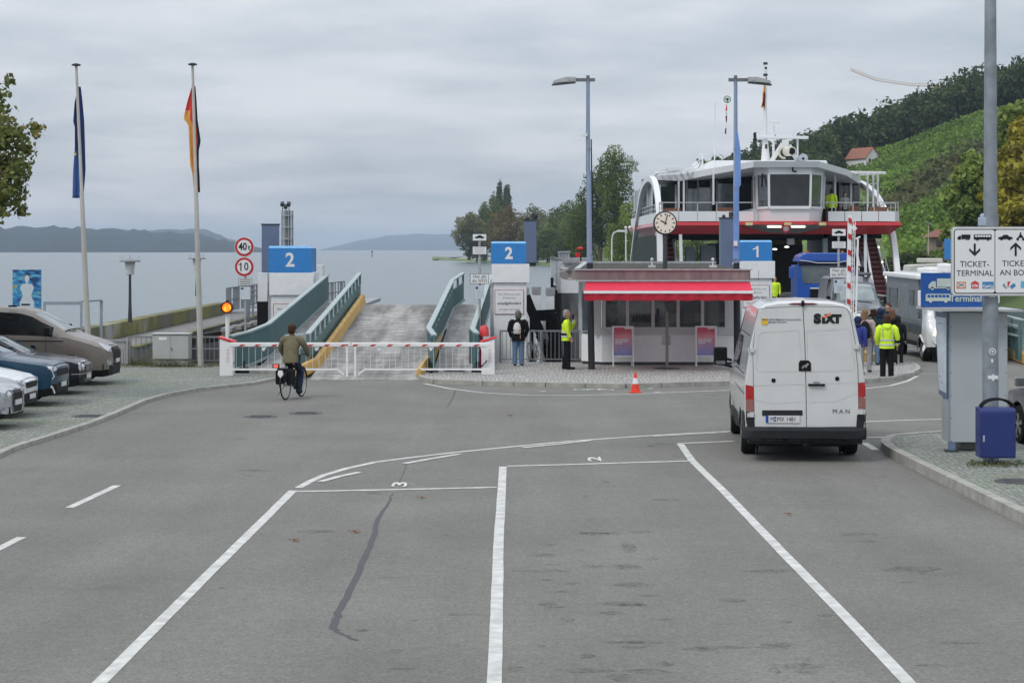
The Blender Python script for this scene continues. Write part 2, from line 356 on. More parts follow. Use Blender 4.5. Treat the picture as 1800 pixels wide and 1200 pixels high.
# ---- numpy leaf meshes
def leaf_mesh(name, P, Nn, size, mat, parent=None, aspect=.7, jit=.9, off=(0,0,0)):
    n = len(P); P = np.asarray(P)-np.asarray(off)
    d = np.asarray(Nn) + rng.normal(size=(n,3))*jit; d /= np.linalg.norm(d, axis=1)[:,None]+1e-9
    r = rng.normal(size=(n,3)); a = np.cross(d, r); a /= np.linalg.norm(a, axis=1)[:,None]+1e-9; b = np.cross(d, a)
    s = (size*(.6+.8*rng.random(n)))[:,None]
    v = np.stack([P-a*s*.5, P+b*s*aspect*.45+d*s*.08, P+a*s*.55, P-b*s*aspect*.45+d*s*.08], axis=1).reshape(-1,3).astype(np.float32)
    me = bpy.data.meshes.new(name); me.vertices.add(4*n); me.vertices.foreach_set('co', v.ravel())
    me.loops.add(4*n); me.loops.foreach_set('vertex_index', np.arange(4*n, dtype=np.int32))
    me.polygons.add(n); me.polygons.foreach_set('loop_start', np.arange(0,4*n,4,dtype=np.int32)); me.polygons.foreach_set('loop_total', np.full(n,4,dtype=np.int32))
    me.update(calc_edges=True); me.materials.append(mat)
    o = bpy.data.objects.new(name, me); COL.objects.link(o)
    if parent is not None: o.parent = parent
    return o
def lobe_points(lobes, n, shell=.45):
    vol = np.array([l[3]*l[4]*l[5] for l in lobes])**.67; cnt = np.maximum(8, (n*vol/vol.sum())).astype(int); P = []; Q = []
    for l, k in zip(lobes, cnt):
        u = rng.normal(size=(k,3)); u /= np.linalg.norm(u,axis=1)[:,None]
        r = 1-shell*rng.random(k)**1.6; wob = 1+.16*np.sin(u[:,0]*7+l[0])*np.sin(u[:,1]*6+l[1])+.14*np.sin(u[:,2]*9+l[2])
        P.append(np.array(l[:3])+u*np.array(l[3:])*(r*wob)[:,None]); Q.append(u)
    return np.concatenate(P), np.concatenate(Q)
def make_lobes(cx, cy, z0, z1, w, n, kind='round'):
    out = []; h = z1-z0
    for i in range(n):
        t = (i+.5)/n; zz = z0+h*(.12+.80*t)
        if kind == 'round': prof = math.sin(math.pi*min(.98,(.18+.75*t)))**.6
        elif kind == 'column': prof = .8*math.sin(math.pi*(.15+.78*t))**.5
        elif kind == 'cone': prof = 1.02-t*.95
        elif kind == 'vase': prof = .45+.55*t if t < .75 else .9-.9*(t-.75)
        a = i*2.4+cx; off = w*.5*prof*(.55 if kind in ('round','vase') else .12)
        r = w*.5*prof*(.62 if kind in ('round','vase') else .8)
        out.append((cx+off*math.cos(a), cy+off*math.sin(a), zz, max(r,.3), max(r,.3), max(h/n*(1.5 if kind != 'cone' else .9), r*.55)))
    return out
BARK = M('bark', (.10,.085,.065), .9, var=.3, vs=8, bump=.4)
def tree(name, label, x, y, zb, zt, w, mat, n=3500, leaf=.5, kind='round', nl=11, group=None, z0=.18, cat='tree', trunk=None):
    h = zt-zb; root = thing(name, label, cat, (x,y,zb), group=group)
    lobes = make_lobes(0,0,h*z0,h,w,nl,kind); P, Q = lobe_points(lobes, n)
    leaf_mesh('crown', P, Q, leaf, mat, root)
    t = MB(); tr = trunk or h*.022; t.tube([(0,0,-.3),(.02*h,0,h*.3),(0,.01*h,h*.62),(0,0,h*.85)], [tr*1.3,tr,tr*.6,tr*.2], 8)
    for l in lobes[::2]: t.tube([(0,0,l[2]*.55),(l[0]*.5,l[1]*.5,l[2]*.85),(l[0],l[1],l[2])], [tr*.5,tr*.3,tr*.1], 5)
    t.obj('trunk', BARK, root, smooth=60); return root
LF = dict(
 olive=leafmat('olive_foliage', (0.074,0.083,0.027), (0.222,0.222,0.074), (0.329,0.281,0.099), .15),
 green=leafmat('green_foliage', (.050,.078,.020), (.18,.235,.055), (.26,.30,.08), .16),
 dark=leafmat('dark_foliage', (.030,.046,.016), (.095,.125,.040), None, .2),
 brown=leafmat('browning_foliage', (.080,.064,.022), (.23,.175,.058), (.29,.20,.06), .16),
 lime=leafmat('lime_foliage', (0.099,0.140,0.029), (0.281,0.362,0.083), (0.428,0.445,0.099), .2),
 yellow=leafmat('yellowing_foliage', (0.165,0.148,0.023), (0.428,0.379,0.046), (0.626,0.511,0.066), .25),
 plane=leafmat('plane_tree_foliage', (0.070,0.085,0.027), (0.20,0.24,0.070), (0.329,0.248,0.083), .9),
 forest=leafmat('forest_foliage', (.022,.040,.018), (.085,.125,.042), (.16,.18,.065), .13))
def ptree(name, label, px, pyb, pyt, wpx, Y, mat, **k):
    s = Y/FPX; zb = max(Z(pyb, Y), -1.0)
    return tree(name, label, X(px,Y), Y, zb, Z(pyt,Y), wpx*s, LF[mat], leaf=k.pop('leaf', 2.3*s)*1.35, n=int(k.pop('n',3500)*1.5), **k)
gs = 'trees on the lake shore behind the ramps'
ptree('willow_tree', 'pale olive tree at the very end of the wooded spit', 825, 456, 372, 58, 740, 'olive', n=4200, group=gs, nl=12)
ptree('willow_bush', 'low dark bushy tree overhanging the water at the spit tip', 838, 459, 404, 50, 735, 'dark', n=3000, group=gs, z0=0)
ptree('ash_tree', 'slender light green tree beside the olive tree of the spit', 852, 458, 356, 44, 755, 'green', n=3200, group=gs, kind='column')
ptree('ash_tree', 'mid green tree standing just before the dark poplars', 869, 458, 340, 40, 765, 'green', n=3000, group=gs, kind='column')
ptree('poplar_tree', 'narrow dark poplar, the shorter of the pair above the woods', 878, 458, 317, 22, 790, 'dark', n=2400, group=gs, kind='column', nl=14)
ptree('poplar_tree', 'narrow dark poplar, the broader of the pair above the woods', 891, 458, 322, 30, 785, 'dark', n=2900, group=gs, kind='column', nl=14)
ptree('chestnut_tree', 'round brown-tinged tree above the blue box number two', 896, 462, 362, 88, 700, 'brown', n=6500, group=gs, nl=16, z0=.02)
ptree('maple_tree', 'olive and rust crowned tree behind the slate column', 943, 462, 360, 66, 690, 'olive', n=4500, group=gs, nl=13, z0=.02)
ptree('ash_tree', 'thin airy tree with sky showing through near the lamp post', 982, 462, 360, 64, 660, 'green', n=4200, group=gs, nl=9)
ptree('maple_tree', 'dull green tree between slate column and lamp post', 1010, 466, 352, 74, 620, 'green', n=6000, group=gs, nl=13, z0=.02)
ptree('hazel_tree', 'low bright green tree right of the slate column', 962, 465, 396, 62, 610, 'green', n=4200, group=gs, nl=12, z0=0)
ptree('hazel_tree', 'low brownish tree right behind the slate column', 925, 464, 408, 50, 620, 'brown', n=3000, group=gs, nl=10, z0=0)
ptree('hazel_tree', 'low dark tree above the white mooring block', 1000, 468, 402, 60, 560, 'dark', n=3400, group=gs, nl=12, z0=0)
gb = 'tall trees beside the ferry'
ptree('ash_tree', 'tallest shore tree, its dark green head above the ferry arch', 1082, 480, 254, 84, 330, 'green', n=7500, group=gb, nl=16, kind='vase')
ptree('maple_tree', 'broad dark tree behind the kiosk lamp post', 1052, 490, 290, 76, 340, 'dark', n=6500, group=gb, nl=14)
ptree('maple_tree', 'mid green tree stepping down left of the kiosk lamp post', 1026, 490, 342, 66, 350, 'green', n=5500, group=gb, nl=13, z0=.04)
ptree('walnut_tree', 'yellow-green tree touching the ferry arch', 1118, 490, 340, 66, 290, 'lime', n=5500, group=gb, nl=12)
ptree('hazel_tree', 'light green low tree behind the small pier lamps', 1092, 492, 378, 60, 280, 'lime', n=4500, group=gb, nl=12, z0=.0)
ptree('walnut_tree', 'dark tree just behind the ferry arch', 1140, 490, 318, 60, 320, 'dark', n=4500, group=gb, nl=12)
ptree('maple_tree', 'green tree seen through the ferry car deck, left', 1225, 500, 395, 90, 250, 'green', n=5000, group=gb, nl=12, z0=0)
ptree('maple_tree', 'green tree seen through the ferry car deck, middle', 1290, 500, 390, 90, 245, 'lime', n=4500, group=gb, nl=12, z0=0)
# beach
g = MB(); bp_ = [(760,457.5),(800,455.5),(850,458),(900,461),(960,464.5),(1000,470),(1050,484),(1100,505)]
vs = []
for px, py in bp_:
    x, y = G(px, py, -1.28); vs += [(x,y,-1.34),(x+(0 if px > 770 else 2),y+(14 if px > 770 else 3),-.75),(x+4,y+60,-.3)]
g.add(vs, [(3*i+j, 3*i+3+j, 3*i+4+j, 3*i+1+j) for i in range(len(bp_)-1) for j in (0,1)])
struct(g, 'beach', M('pebble_shore', (.30,.28,.24), .9, var=.3, vs=.3))
# vineyard rows (stuff)
P = []; Q = []
for t in np.arange(.05, .695, .0095):
    lim = np.interp(t, [0,.2,.45,.7], [1560,1520,1490,1462]); hgt = 1.0+.25*math.sin(t*60)
    for c in np.arange(lim, 2000, .85):
        if math.sin(c*.021+t*3) > .985: continue
        x,y,z = hill(c+rng.normal()*.4, t+rng.normal()*.0007); P.append((x, y, z+.2+rng.random()*hgt)); Q.append((rng.normal()*.4,-.5,.7))
P = np.array(P); P = np.concatenate([P, P+rng.normal(size=P.shape)*[.35,.3,.2]]); Q = np.concatenate([np.array(Q)]*2)
VINE = leafmat('vine_leaves', (.075,.125,.022), (.20,.32,.055), (.27,.36,.07), .035)
tag(leaf_mesh('vineyard_vines', P, Q, .72, VINE), 'rows of green vines covering the slope behind the ferry', 'vineyard', kind='stuff')
# scrub band across the slope
P = []; Q = []
for i in range(9000):
    u = rng.random(); c = 1500+u*300; t0 = .24+.27*u+.028*rng.normal()
    if not (.04 < t0 < .69): continue
    x,y,z = hill(c, t0); P.append((x,y,z+rng.random()**.6*2.6*(.6+.4*math.sin(x*.5+y*.3)))); Q.append((0,-.6,.6))
tag(leaf_mesh('hillside_undergrowth', P, Q, 1.0, leafmat('scrub_leaves', (.042,.056,.022), (.13,.14,.048), (.16,.14,.055), .09)), 'brownish scrub running diagonally across the vineyard slope', 'undergrowth', kind='stuff')
# ridge forest (stuff)
P = []; Q = []
def blob(x, y, z, h, wd, n, cone):
    if cone:
        t = rng.random(n)**.7; a = rng.random(n)*6.283; r = wd*.5*(1-t)*(.75+.3*np.sin(t*40))
        return np.stack([x+r*np.cos(a), y+r*np.sin(a), z+h*.1+t*h*.95], 1), np.stack([np.cos(a), np.sin(a), np.full(n,.3)], 1)
    return lobe_points(make_lobes(x, y, z+.5, z+h, wd, 5), n, .35)
for i in range(330):
    u = rng.random(); c = 1230+u*800
    if c > 1500: t = .70+.17*rng.random()**1.2
    else: t = .42+.45*rng.random()
    lim = np.interp(c, [1230,1460,1500], [.3,.66,.705]); t = max(t, lim)
    x,y,z = hill(c,t); h = 7.5+4*rng.random(); a, b = blob(x,y,z,h,7.5+4*rng.random(), 520, False); P.append(a); Q.append(b)
tag(leaf_mesh('hilltop_forest', np.concatenate(P), np.concatenate(Q), 1.05, LF['forest']), 'dark mixed forest along the ridge above the vineyard', 'forest', kind='stuff')
for i, (c, pyt, wd) in enumerate([(1327,238,15),(1612,168,20),(1668,150,22),(1712,125,34),(1700,150,30),(1780,120,22),(1798,122,22),(1765,132,30)]):
    Y = 585; s = Y/FPX; zt = Z(pyt, Y); h = 17 if c > 1400 else 13; rt = thing('spruce_tree', ['slim dark spruce poking up left of the ferry radar mast','thin spruce top on the ridge under the crane jib','spruce beside the crane cab on the ridge','largest spruce on the ridge left of the sign post','spruce tucked against the large one on the ridge','pointed spruce on the ridge right of the sign post','rightmost pointed spruce on the ridge','broad spruce just right of the sign post on the ridge'][i], 'tree', (X(c,Y),Y,zt-h), group='spruces on the ridge')
    a, b = blob(0,0,0,h,wd*s*1.5, 1600, True); leaf_mesh('crown', a, b, .8, LF['forest'], rt)
    t = MB(); t.cyl((0,0,-6),(0,0,h*.9),.3,.05,6); t.obj('trunk', BARK, rt)
# yellowing roadside trees on the right
gy = 'yellowing trees right of the vineyard'
ptree('locust_tree', 'large yellow tree at the edge of the photo behind the ticket sign', 1812, 520, 205, 150, 150, 'yellow', n=9500, group=gy, nl=18, z0=.03, leaf=.38)
ptree('locust_tree', 'feathery green-yellow tree just left of the sign post', 1716, 500, 262, 110, 165, 'lime', n=8000, group=gy, nl=15, z0=.03, leaf=.38)
ptree('locust_tree', 'dark green tree between the two yellow ones', 1768, 500, 300, 100, 172, 'green', n=7000, group=gy, nl=14, z0=.0, leaf=.42)
ptree('locust_tree', 'tall yellow-green tree high behind the sign post', 1790, 470, 170, 110, 200, 'lime', n=7500, group=gy, nl=14, z0=.2, leaf=.45)
ptree('hedge', 'dark low hedge at the water edge behind the motorhome', 1600, 505, 448, 110, 186, 'dark', n=4500, nl=9, z0=0, leaf=.45, cat='hedge')
ptree('hedge', 'dark hedge running behind the blue terminal sign', 1690, 512, 450, 110, 178, 'green', n=4500, nl=9, z0=0, leaf=.45, cat='hedge')
# near plane tree, only its right edge is in view
rt = thing('plane_tree', 'near plane tree whose leafy branches reach in from the left edge', 'tree', (-16.6,45,0))
lob = []
for (px,py,r) in [(-60,255,75),(-30,200,42),(-2,165,22),(0,235,38),(30,240,30),(62,225,17),(20,290,42),(50,300,24),(58,262,20),(10,345,38),(35,335,28),(-20,330,55),(8,140,12),(-10,372,26),(40,372,14)]:
    x, z = W(px,py,44); rr = r*44/FPX; lob.append((x+16.6, -1+rng.normal()*.5, z, rr, rr*1.3, rr))
for (x,y,z,r) in [(1.3,0,6,2.6),(-1.5,1,5.5,2.6),(0,3,6.2,2.4),(0,-2,5.8,2.3)]: lob.append((x,y,z,r,r,r*.8))
P, Q = lobe_points(lob, 26000, .85); leaf_mesh('crown', P, Q, .135, LF['plane'], rt, aspect=.8)
t = MB(); t.tube([(0,0,-.1),(-.1,0,2),(-.3,0,4.2),(-.6,.2,6)], [.26,.22,.17,.08], 10)
for l in lob[:12]: t.tube([(-.2,0,3.6),(l[0]*.5,l[1],4.6),(l[0],l[1],l[2])], [.08,.045,.012], 6)
t.obj('trunk', BARK, rt, smooth=60)

# house, hut, wall on the slope
def gable(mb, w, d, h, rh, mi_wall=0, mi_roof=1, over=.4):
    mb.prism([(-w/2,0),(w/2,0),(w/2,h),(0,h+rh),(-w/2,h)], 'xz', -d/2, d/2, mi_wall)
    for s in (-1,1):
        a = (s*(w/2+over), h-over*rh/(w/2)); mb.add([(0,-d/2-over,h+rh+.12),(a[0],-d/2-over,a[1]+.12),(a[0],d/2+over,a[1]+.12),(0,d/2+over,h+rh+.12),
            (0,-d/2-over,h+rh),(a[0],-d/2-over,a[1]),(a[0],d/2+over,a[1]),(0,d/2+over,h+rh)], [(0,1,2,3),(4,5,6,7),(0,1,5,4),(1,2,6,5),(2,3,7,6)], mi_roof)
rx = X(1517,455); rz_ = hill(1517, .7*(455-np.interp(1517,Cb,Yb_))/(480-np.interp(1517,Cb,Yb_)))[2]; rt = thing('hillside_house', 'small white gabled house with steep red roof up in the vineyard', 'house', (rx,455,rz_-.3), R(28), sc=.8)
a = MB(); a.prism([(-2.6,0),(2.6,0),(2.6,2.6),(0,5.6),(-2.6,2.6)], 'xz', -4.5, 4.5); a.obj('wall', WALLW, rt)
a = MB(); 
for s in (-1,1): a.bar((s*1.55,-4.9,4.0),(s*1.55,4.9,4.0),4.4,.2,0,up=(s*.76,0,.65))
a.obj('roof', M('red_roof_tiles', (.30,.13,.09), .8, var=.25), rt)
for xx in (-1.1,1.1):
    a = MB(); a.box(xx-.35,xx+.35,-4.56,-4.5,1.2,2.4); a.obj('window', glass('dark_window'), rt)
rx, rz_ = W(1655,440,225); rt = thing('garden_hut', 'small hut with shallow red-brown roof beside the blue panel', 'hut', (rx,225,rz_))
a = MB(); a.box(-1.4,1.6,-1.5,1.5,-2,1.6); a.obj('wall', M('tan_render', (.27,.22,.17), .9), rt)
a = MB(); a.add([(-1.9,-2,1.5),(2.1,-2,1.5),(2.1,2,1.5),(-1.9,2,1.5),(-.6,0,2.4),(.8,0,2.4)], [(0,1,5,4),(1,2,5),(2,3,4,5),(3,0,4),(0,3,2,1)]); a.obj('roof', M('red_brown_roof', (.22,.09,.07), .8), rt)
a = MB(); a.box(-.9,-.3,-1.56,-1.5,.4,1.1); a.obj('window', glass('dark_window'), rt)
rx, rz_ = W(1632,432,190); rt = thing('solar_lamp', 'slim pale lamp with tilted solar panel on the far bank', 'lamp', (rx,190,rz_-1))
a = MB(); a.cyl((0,0,0),(0,0,3.1),.07,.05,8); a.obj('pole', M('pale_wood', (.45,.40,.28), .7), rt)
a = MB(); a.cbox((0,0,3.2),(.55,.5,.05),rot=Matrix.Rotation(R(35),3,'Y')); a.obj('solar_panel', M('panel_grey', (.35,.37,.40), .3), rt)
rt = thing('bank_wall', 'low grey stone retaining wall along the far bank', 'wall', (X(1625,186),186,-1.2))
a = MB(); a.box(-6,9,-.3,.3,-.5,3.0)
for i in range(10): a.box(-6+i*1.5,-4.6+i*1.5,-.36,-.3,rng.random()*.3,.9+rng.random(),0)
a.obj('stonework', CONC, rt)
# tower crane behind the ridge
cy_ = 640; rt = thing('tower_crane', 'pale orange tower crane with long jib behind the ridge forest', 'crane', (X(1662,cy_),cy_,30))
def cw(px, py): return Vector((X(px,cy_)-X(1662,cy_), 0, Z(py,cy_)-30))
a = MB(); cm = M('crane_orange', (.50,.34,.20), .6)
pts = [cw(1495,124),cw(1540,142),cw(1600,151),cw(1655,153)]
for q in range(3):
    p0,p1 = pts[q],pts[q+1]; n = 9
    for off in ((0,-.35,0),(0,.35,0),(0,0,.8)): a.bar(p0+Vector(off), p1+Vector(off), .10,.10)
    for i in range(n):
        A = p0.lerp(p1,i/n); B = p0.lerp(p1,(i+.5)/n)+Vector((0,0,.8)); C = p0.lerp(p1,(i+1)/n); a.bar(A,B,.08,.08); a.bar(B,C,.08,.08)
a.obj('jib', cm, rt)
a = MB(); a.bar(cw(1660,160),cw(1673,133),.25,.25); a.bar(cw(1673,133),cw(1600,150),.05,.05); a.bar(cw(1660,153),cw(1672,157),.3,.3); a.obj('luffing_mast', cm, rt)
a = MB(); a.cbox(cw(1660,158),(2.2,1.8,2.0)); a.obj('cab', M('crane_cab', (.45,.22,.12), .6), rt)
a = MB(); 
for sx in (-.7,.7):
    for sy in (-.7,.7): a.bar((sx,sy,0),(sx,sy,24.5),.15,.15)
for i in range(14): a.bar((-.7,-.7,i*1.7),(.7,-.7,i*1.7+1.7),.1,.1)
a.obj('tower', cm, rt)
# buoy far out
bx, by = G(654, 452, -1.3); rt = thing('channel_marker', 'tiny dark marker post far out on the lake', 'marker', (bx,by,-1.4))
a = MB(); a.cyl((0,0,0),(0,0,3.2),.3,.18,8); a.cbox((0,0,3.4),(.9,.9,.9)); a.obj('post', DSTEEL, rt)
# haze
hz = MB(); hz.box(-9500,9500,-300,14000,-6,125)
hm = bpy.data.materials.new('haze'); hm.use_nodes = True; N_, L_ = nodes(hm); N_.remove(N_['Principled BSDF'])
pv = N_.new('ShaderNodeVolumePrincipled'); pv.inputs['Color'].default_value = (.67,.81,.98,1); pv.inputs['Density'].default_value = 1.3e-4; pv.inputs['Anisotropy'].default_value = 0
L_.new(pv.outputs[0], N_['Material Output'].inputs['Volume']); tag(hz.obj('haze', hm), kind='stuff')

# ---------------------------------------------------------------- pavements, kerbs
def slab(name, poly, z, mat): 
    g = MB(); g.prism(poly, 'xy', -.02, z); return struct(g, name, mat)
def kerbline(name, pts, z, wd=.14, h0=-.02, closed=False):
    g = MB(); 
    for i in range(len(pts)-1):
        a, b = Vector((*pts[i],0)), Vector((*pts[i+1],0)); n = max(1, int((b-a).length/1.0+.5)); d = (b-a)/n; u = d.normalized()*.008
        for k in range(n):
            p, q = a+d*k+u, a+d*(k+1)-u; s = Vector((-d.y,d.x,0)).normalized()*wd/2
            g.add([p-s+Vector((0,0,h0)),q-s+Vector((0,0,h0)),q+s+Vector((0,0,h0)),p+s+Vector((0,0,h0)),p-s+Vector((0,0,z)),q-s+Vector((0,0,z)),q+s+Vector((0,0,z)),p+s+Vector((0,0,z))],
                  [(3,2,1,0),(4,5,6,7),(0,1,5,4),(1,2,6,5),(2,3,7,6),(3,0,4,7)])
    return struct(g, name, KERB)
lk = [G(*p) for p in [(-60,830),(0,801),(25,790),(90,770),(160,747),(205,729),(250,709),(290,697),(345,687),(400,681),(440,677),(480,669),(530,663)]]
slab('parking_pavement', [(-40,lk[0][1])]+lk+[(lk[-1][0],54.2),(-7.9,54.6),(-7.9,QEDGE-.02),(-40,QEDGE-.02)], .06, COB_L)
kerbline('kerb', lk, .075)
ck = [G(*p) for p in [(738,656),(735,661),(738,666),(748,671),(765,674),(850,677),(960,680),(1100,682),(1280,677),(1400,675),(1520,673),(1570,669),(1600,662),(1614,654),(1612,648),(1602,643)]]
slab('pavement', ck+[(10.8,QEDGE-.02),(-1.0,QEDGE-.02),(-1.0,55.2),(-2.2,55.0)], .10, COB_R)
kerbline('kerb', ck, .115)
ik = [G(*p) for p in [(2150,1075),(1950,985),(1800,918),(1700,868),(1640,838),(1600,818),(1568,801),(1557,792),(1558,785),(1568,779),(1610,775),(1665,771),(1730,771)]]
slab('pavement', ik+[(8.75,34.6),(8.9,31.5),(10.5,28.5),(14,26),(14,19)], .14, COB_L)
kerbline('kerb', ik, .155, .16)
# ---------------------------------------------------------------- road markings
def mark(pts, wd, z=.004, mat=LINE, name='road_marking'):
    g = MB(); P = [Vector(G(*p)) for p in pts]; Q = [P[0]]
    for a, b in zip(P, P[1:]):
        n = max(1, int((b-a).length/.5))
        for i in range(1, n+1): Q.append(a.lerp(b, i/n))
    Q = [Vector((q.x+rng.normal()*.0015, q.y)) for q in Q]
    g.strip(Q, [wd*(1+rng.normal()*.012) for _ in Q], z); return struct(g, name, mat)
mark([(515,862),(380,995),(270,1105),(175,1200),(90,1285)], .125)
mark([(525,857),(545,846),(570,835),(610,823),(660,812),(730,803),(800,795),(900,785),(1000,775.5),(1075,770),(1150,765),(1285,757.5),(1400,751),(1520,741),(1600,738),(1665,736.5),(1780,734)], .12)
mark([(562,847),(595,838),(632,830)], .12, .008); mark([(710,815),(760,806),(810,798)], .12, .008); mark([(918,787),(980,781),(1040,774)], .12, .008); mark([(1148,767),(1280,760)], .1, .008)
mark([(520,864),(700,860.5),(873,856.5)], .13, .006)
mark([(884,820),(882,860),(876,960),(873,1080),(869,1200),(866,1290)], .122)
mark([(892,819.5),(1050,815),(1216,810)], .13, .006)
mark([(1196,780),(1217,810),(1275,866),(1380,975),(1490,1087),(1600,1203),(1680,1290)], .125)
mark([(1192,779.5),(1290,775.5)], .13, .006); mark([(1518,769),(1600,768),(1668,767.5),(1780,766)], .13, .006)
mark([(1518,778),(1540,791)], .14, .006)
mark([(122,892),(206,853)], .12); mark([(-60,993),(38,944)], .12)
mark([(745,674),(790,683),(850,690.5),(930,694.5),(1000,695),(1100,693),(1280,686),(1420,684),(1520,683),(1565,678),(1595,670),(1612,661)], .11, .005)
mark([(1610,657),(1680,656)], .10, .006)
NUM = M('road_number_paint', (.62,.63,.61), .7, var=.15)
def num(ch, px, py, sz, xs, rot=R(90)):
    g = MB(); x, y = G(px, py); txt(g, ch, sz, (x,y,.008), .006, xs, face='z', rot=rot); struct(g, 'road_marking', NUM)
num('2', 1046, 807, .31, 4.6); num('3', 704, 851.5, .31, 4.4)
# bicycle symbol on the road
g = MB(); bx, by = G(1044, 685)
def ring2(cx, cy, r, w_):
    vs = []; n = 18
    for i in range(n):
        a = 6.283*i/n; vs += [(cx+(r-w_)*math.cos(a), cy+(r-w_)*math.sin(a), .007), (cx+r*math.cos(a), cy+r*math.sin(a), .007)]
    g.add(vs, [(2*i, 2*i+1, (2*i+3)%(2*n), (2*i+2)%(2*n)) for i in range(n)])
ring2(bx-.3, by, .22, .05); ring2(bx+.3, by, .22, .05)
for p, q in (((-.3,0),(-.1,.3)),((-.1,.3),(.2,.3)),((.2,.3),(.3,0)),((-.1,.3),(.05,0)),((.05,0),(.2,.3)),((-.3,0),(.05,0)),((.2,.3),(.16,.42))): g.strip([(bx+p[0],by+p[1]),(bx+q[0],by+q[1])], .045, .0075)
struct(g, 'road_marking', NUM)
g = MB()
for px, py in ((955,688),(1143,683),(1130,680.5),(1155,690)): x,y = G(px,py); g.strip([(x-.07,y),(x+.07,y+.02)], .14, .007)
struct(g, 'road_marking', NUM)
TAR = M('tar_seam', (.078,.080,.086), .6, var=.1)
g = MB(); P = [Vector(G(*p)) for p in [(690,866),(686,880),(668,905),(655,945),(640,985),(620,1030),(600,1065),(588,1095),(586,1104),(600,1113),(628,1125)]]
Q = [a.lerp(b, i/5)+Vector((rng.normal()*.01,0)) for a,b in zip(P,P[1:]) for i in range(5)]+[P[-1]]
g.strip(Q, [.012+.060*min(1,i/14)*(1 if i < 42 else .55) for i in range(len(Q))], .003); struct(g, 'road_crack', TAR)
g = MB(); P = [Vector(G(*p)) for p in [(716,812),(710,830),(700,850)]]; g.strip(P, .012, .003); struct(g, 'road_crack', TAR)
g = MB(); P = [Vector(G(*p)) for p in [(800,686),(796,700),(786,715)]]; g.strip(P, .03, .003); struct(g, 'road_crack', TAR)
STN = M('oil_stain', (.085,.084,.080), .6, var=.2, vs=5)
N_, L_ = nodes(STN); tc_ = N_.new('ShaderNodeTexCoord'); n_ = N_.new('ShaderNodeTexNoise'); n_.inputs['Scale'].default_value = 7; n_.inputs['Detail'].default_value = 8; n_.inputs['Roughness'].default_value = .75; L_.new(tc_.outputs['Object'], n_.inputs['Vector'])
r_ = N_.new('ShaderNodeValToRGB'); L_.new(n_.outputs['Fac'], r_.inputs[0]); e_ = r_.color_ramp.elements; e_[0].position = .44; e_[0].color = (0,0,0,1); e_[1].position = .66; e_[1].color = (.55,.55,.55,1); L_.new(r_.outputs[0], N_['Principled BSDF'].inputs['Alpha'])
gst = MB()
STL = [(int(x_),int(y_),.15+.5*r1*r1,.05+.12*r2) for x_,y_,r1,r2 in zip(rng.uniform(950,1180,26), rng.uniform(860,1190,26), rng.random(26), rng.random(26))]+[(int(x_),int(y_),.1+.6*r1*r1,.04+.14*r2) for x_,y_,r1,r2 in zip(rng.uniform(350,1700,40), rng.uniform(720,1190,40), rng.random(40), rng.random(40))]
for px, py, a_, b_ in STL+[(1060,937,.55,.1),(1125,935,.3,.16),(1105,962,.22,.5),(1100,996,.3,.2),(1115,1028,.42,.16),(1110,1063,.3,.1),(1170,1088,.16,.08),(990,1040,.3,.07),(1030,935,.2,.07),(1530,951,.35,.1),(1600,1000,.7,.25),(1450,880,.2,.07),(1080,855,.1,.06),(665,908,.08,.05),(1690,1055,.1,.07),(1230,1140,.3,.12),(725,1090,.12,.05),(950,1135,.12,.06),(1550,838,.18,.05),(1250,695,.5,.2)]:
    x,y = G(px,py); n = 14; zz = .0022+.00001*len(gst.f)/14; vs = [(x,y,zz)]+[(x+a_*.5*math.cos(6.283*i/n)*(.6+.6*rng.random()), y+b_*math.sin(6.283*i/n)*(.6+.6*rng.random()), zz) for i in range(n)]
    gst.add(vs, [(0,1+i,1+(i+1)%n) for i in range(n)])
struct(gst, 'road_stain', STN)
IRON = M('cast_iron', (.075,.075,.08), .55, .3, .2, 20, bump=.5, bs=30)
for i, (px,py,z,l) in enumerate([(458,732,0,'dark round manhole cover, left of the two behind the cyclist'),(538,726,0,'dark round manhole cover, right of the two behind the cyclist'),(157,731,.06,'round iron manhole cover in the cobbles before the parked cars'),(1792,846,.14,'iron cover set in the cobbled island under the ticket sign')]):
    x,y = G(px,py,z); rt = thing('manhole_cover', l, 'manhole cover', (x,y,z), group='manhole covers')
    a = MB(); a.lathe([(.36,.001),(.36,.008),(.33,.008)], n=28); a.obj('rim', IRON, rt); a = MB(); a.lathe([(.32,.001),(.32,.007)], n=28)
    for k in range(-3,4): a.box(-.22,.22,k*.07-.012,k*.07+.012,.007,.011)
    a.obj('lid', IRON, rt)
LEAFM = M('dead_leaf', (.22,.10,.05), .7, var=.3, vs=20)
def dleaf(px, py, sz, lab):
    x,y = G(px,py); g = MB(); n = 18; vs = [(0,0,.035)]
    for i in range(n): 
        a = 6.283*i/n; r = sz*(.75+.45*math.cos(a*5))*(1.1 if i % 2 else .8); vs.append((r*math.cos(a), r*math.sin(a), .008+.02*abs(math.sin(a*2))))
    g.add(vs, [(0,1+i,1+(i+1)%n) for i in range(n)]); g.bar((-sz,0,.02),(-sz*1.8,.02,.03),.008,.008)
    o = g.obj('fallen_leaf', LEAFM); o.location = (x,y,.0); tag(o, lab, 'leaf', 'fallen leaves')
dleaf(520,951,.055,'curled brown leaf, the one nearer the left white lane line'); dleaf(626,936,.06,'brown leaf lying left of the dark tar seam'); dleaf(743,876,.05,'small dark leaf below the lane number three'); dleaf(898,731,.05,'tiny dark leaf on the open asphalt past the lane lines')
dleaf(1388,905,.04,'tiny crumpled pale leaf in the right lane')
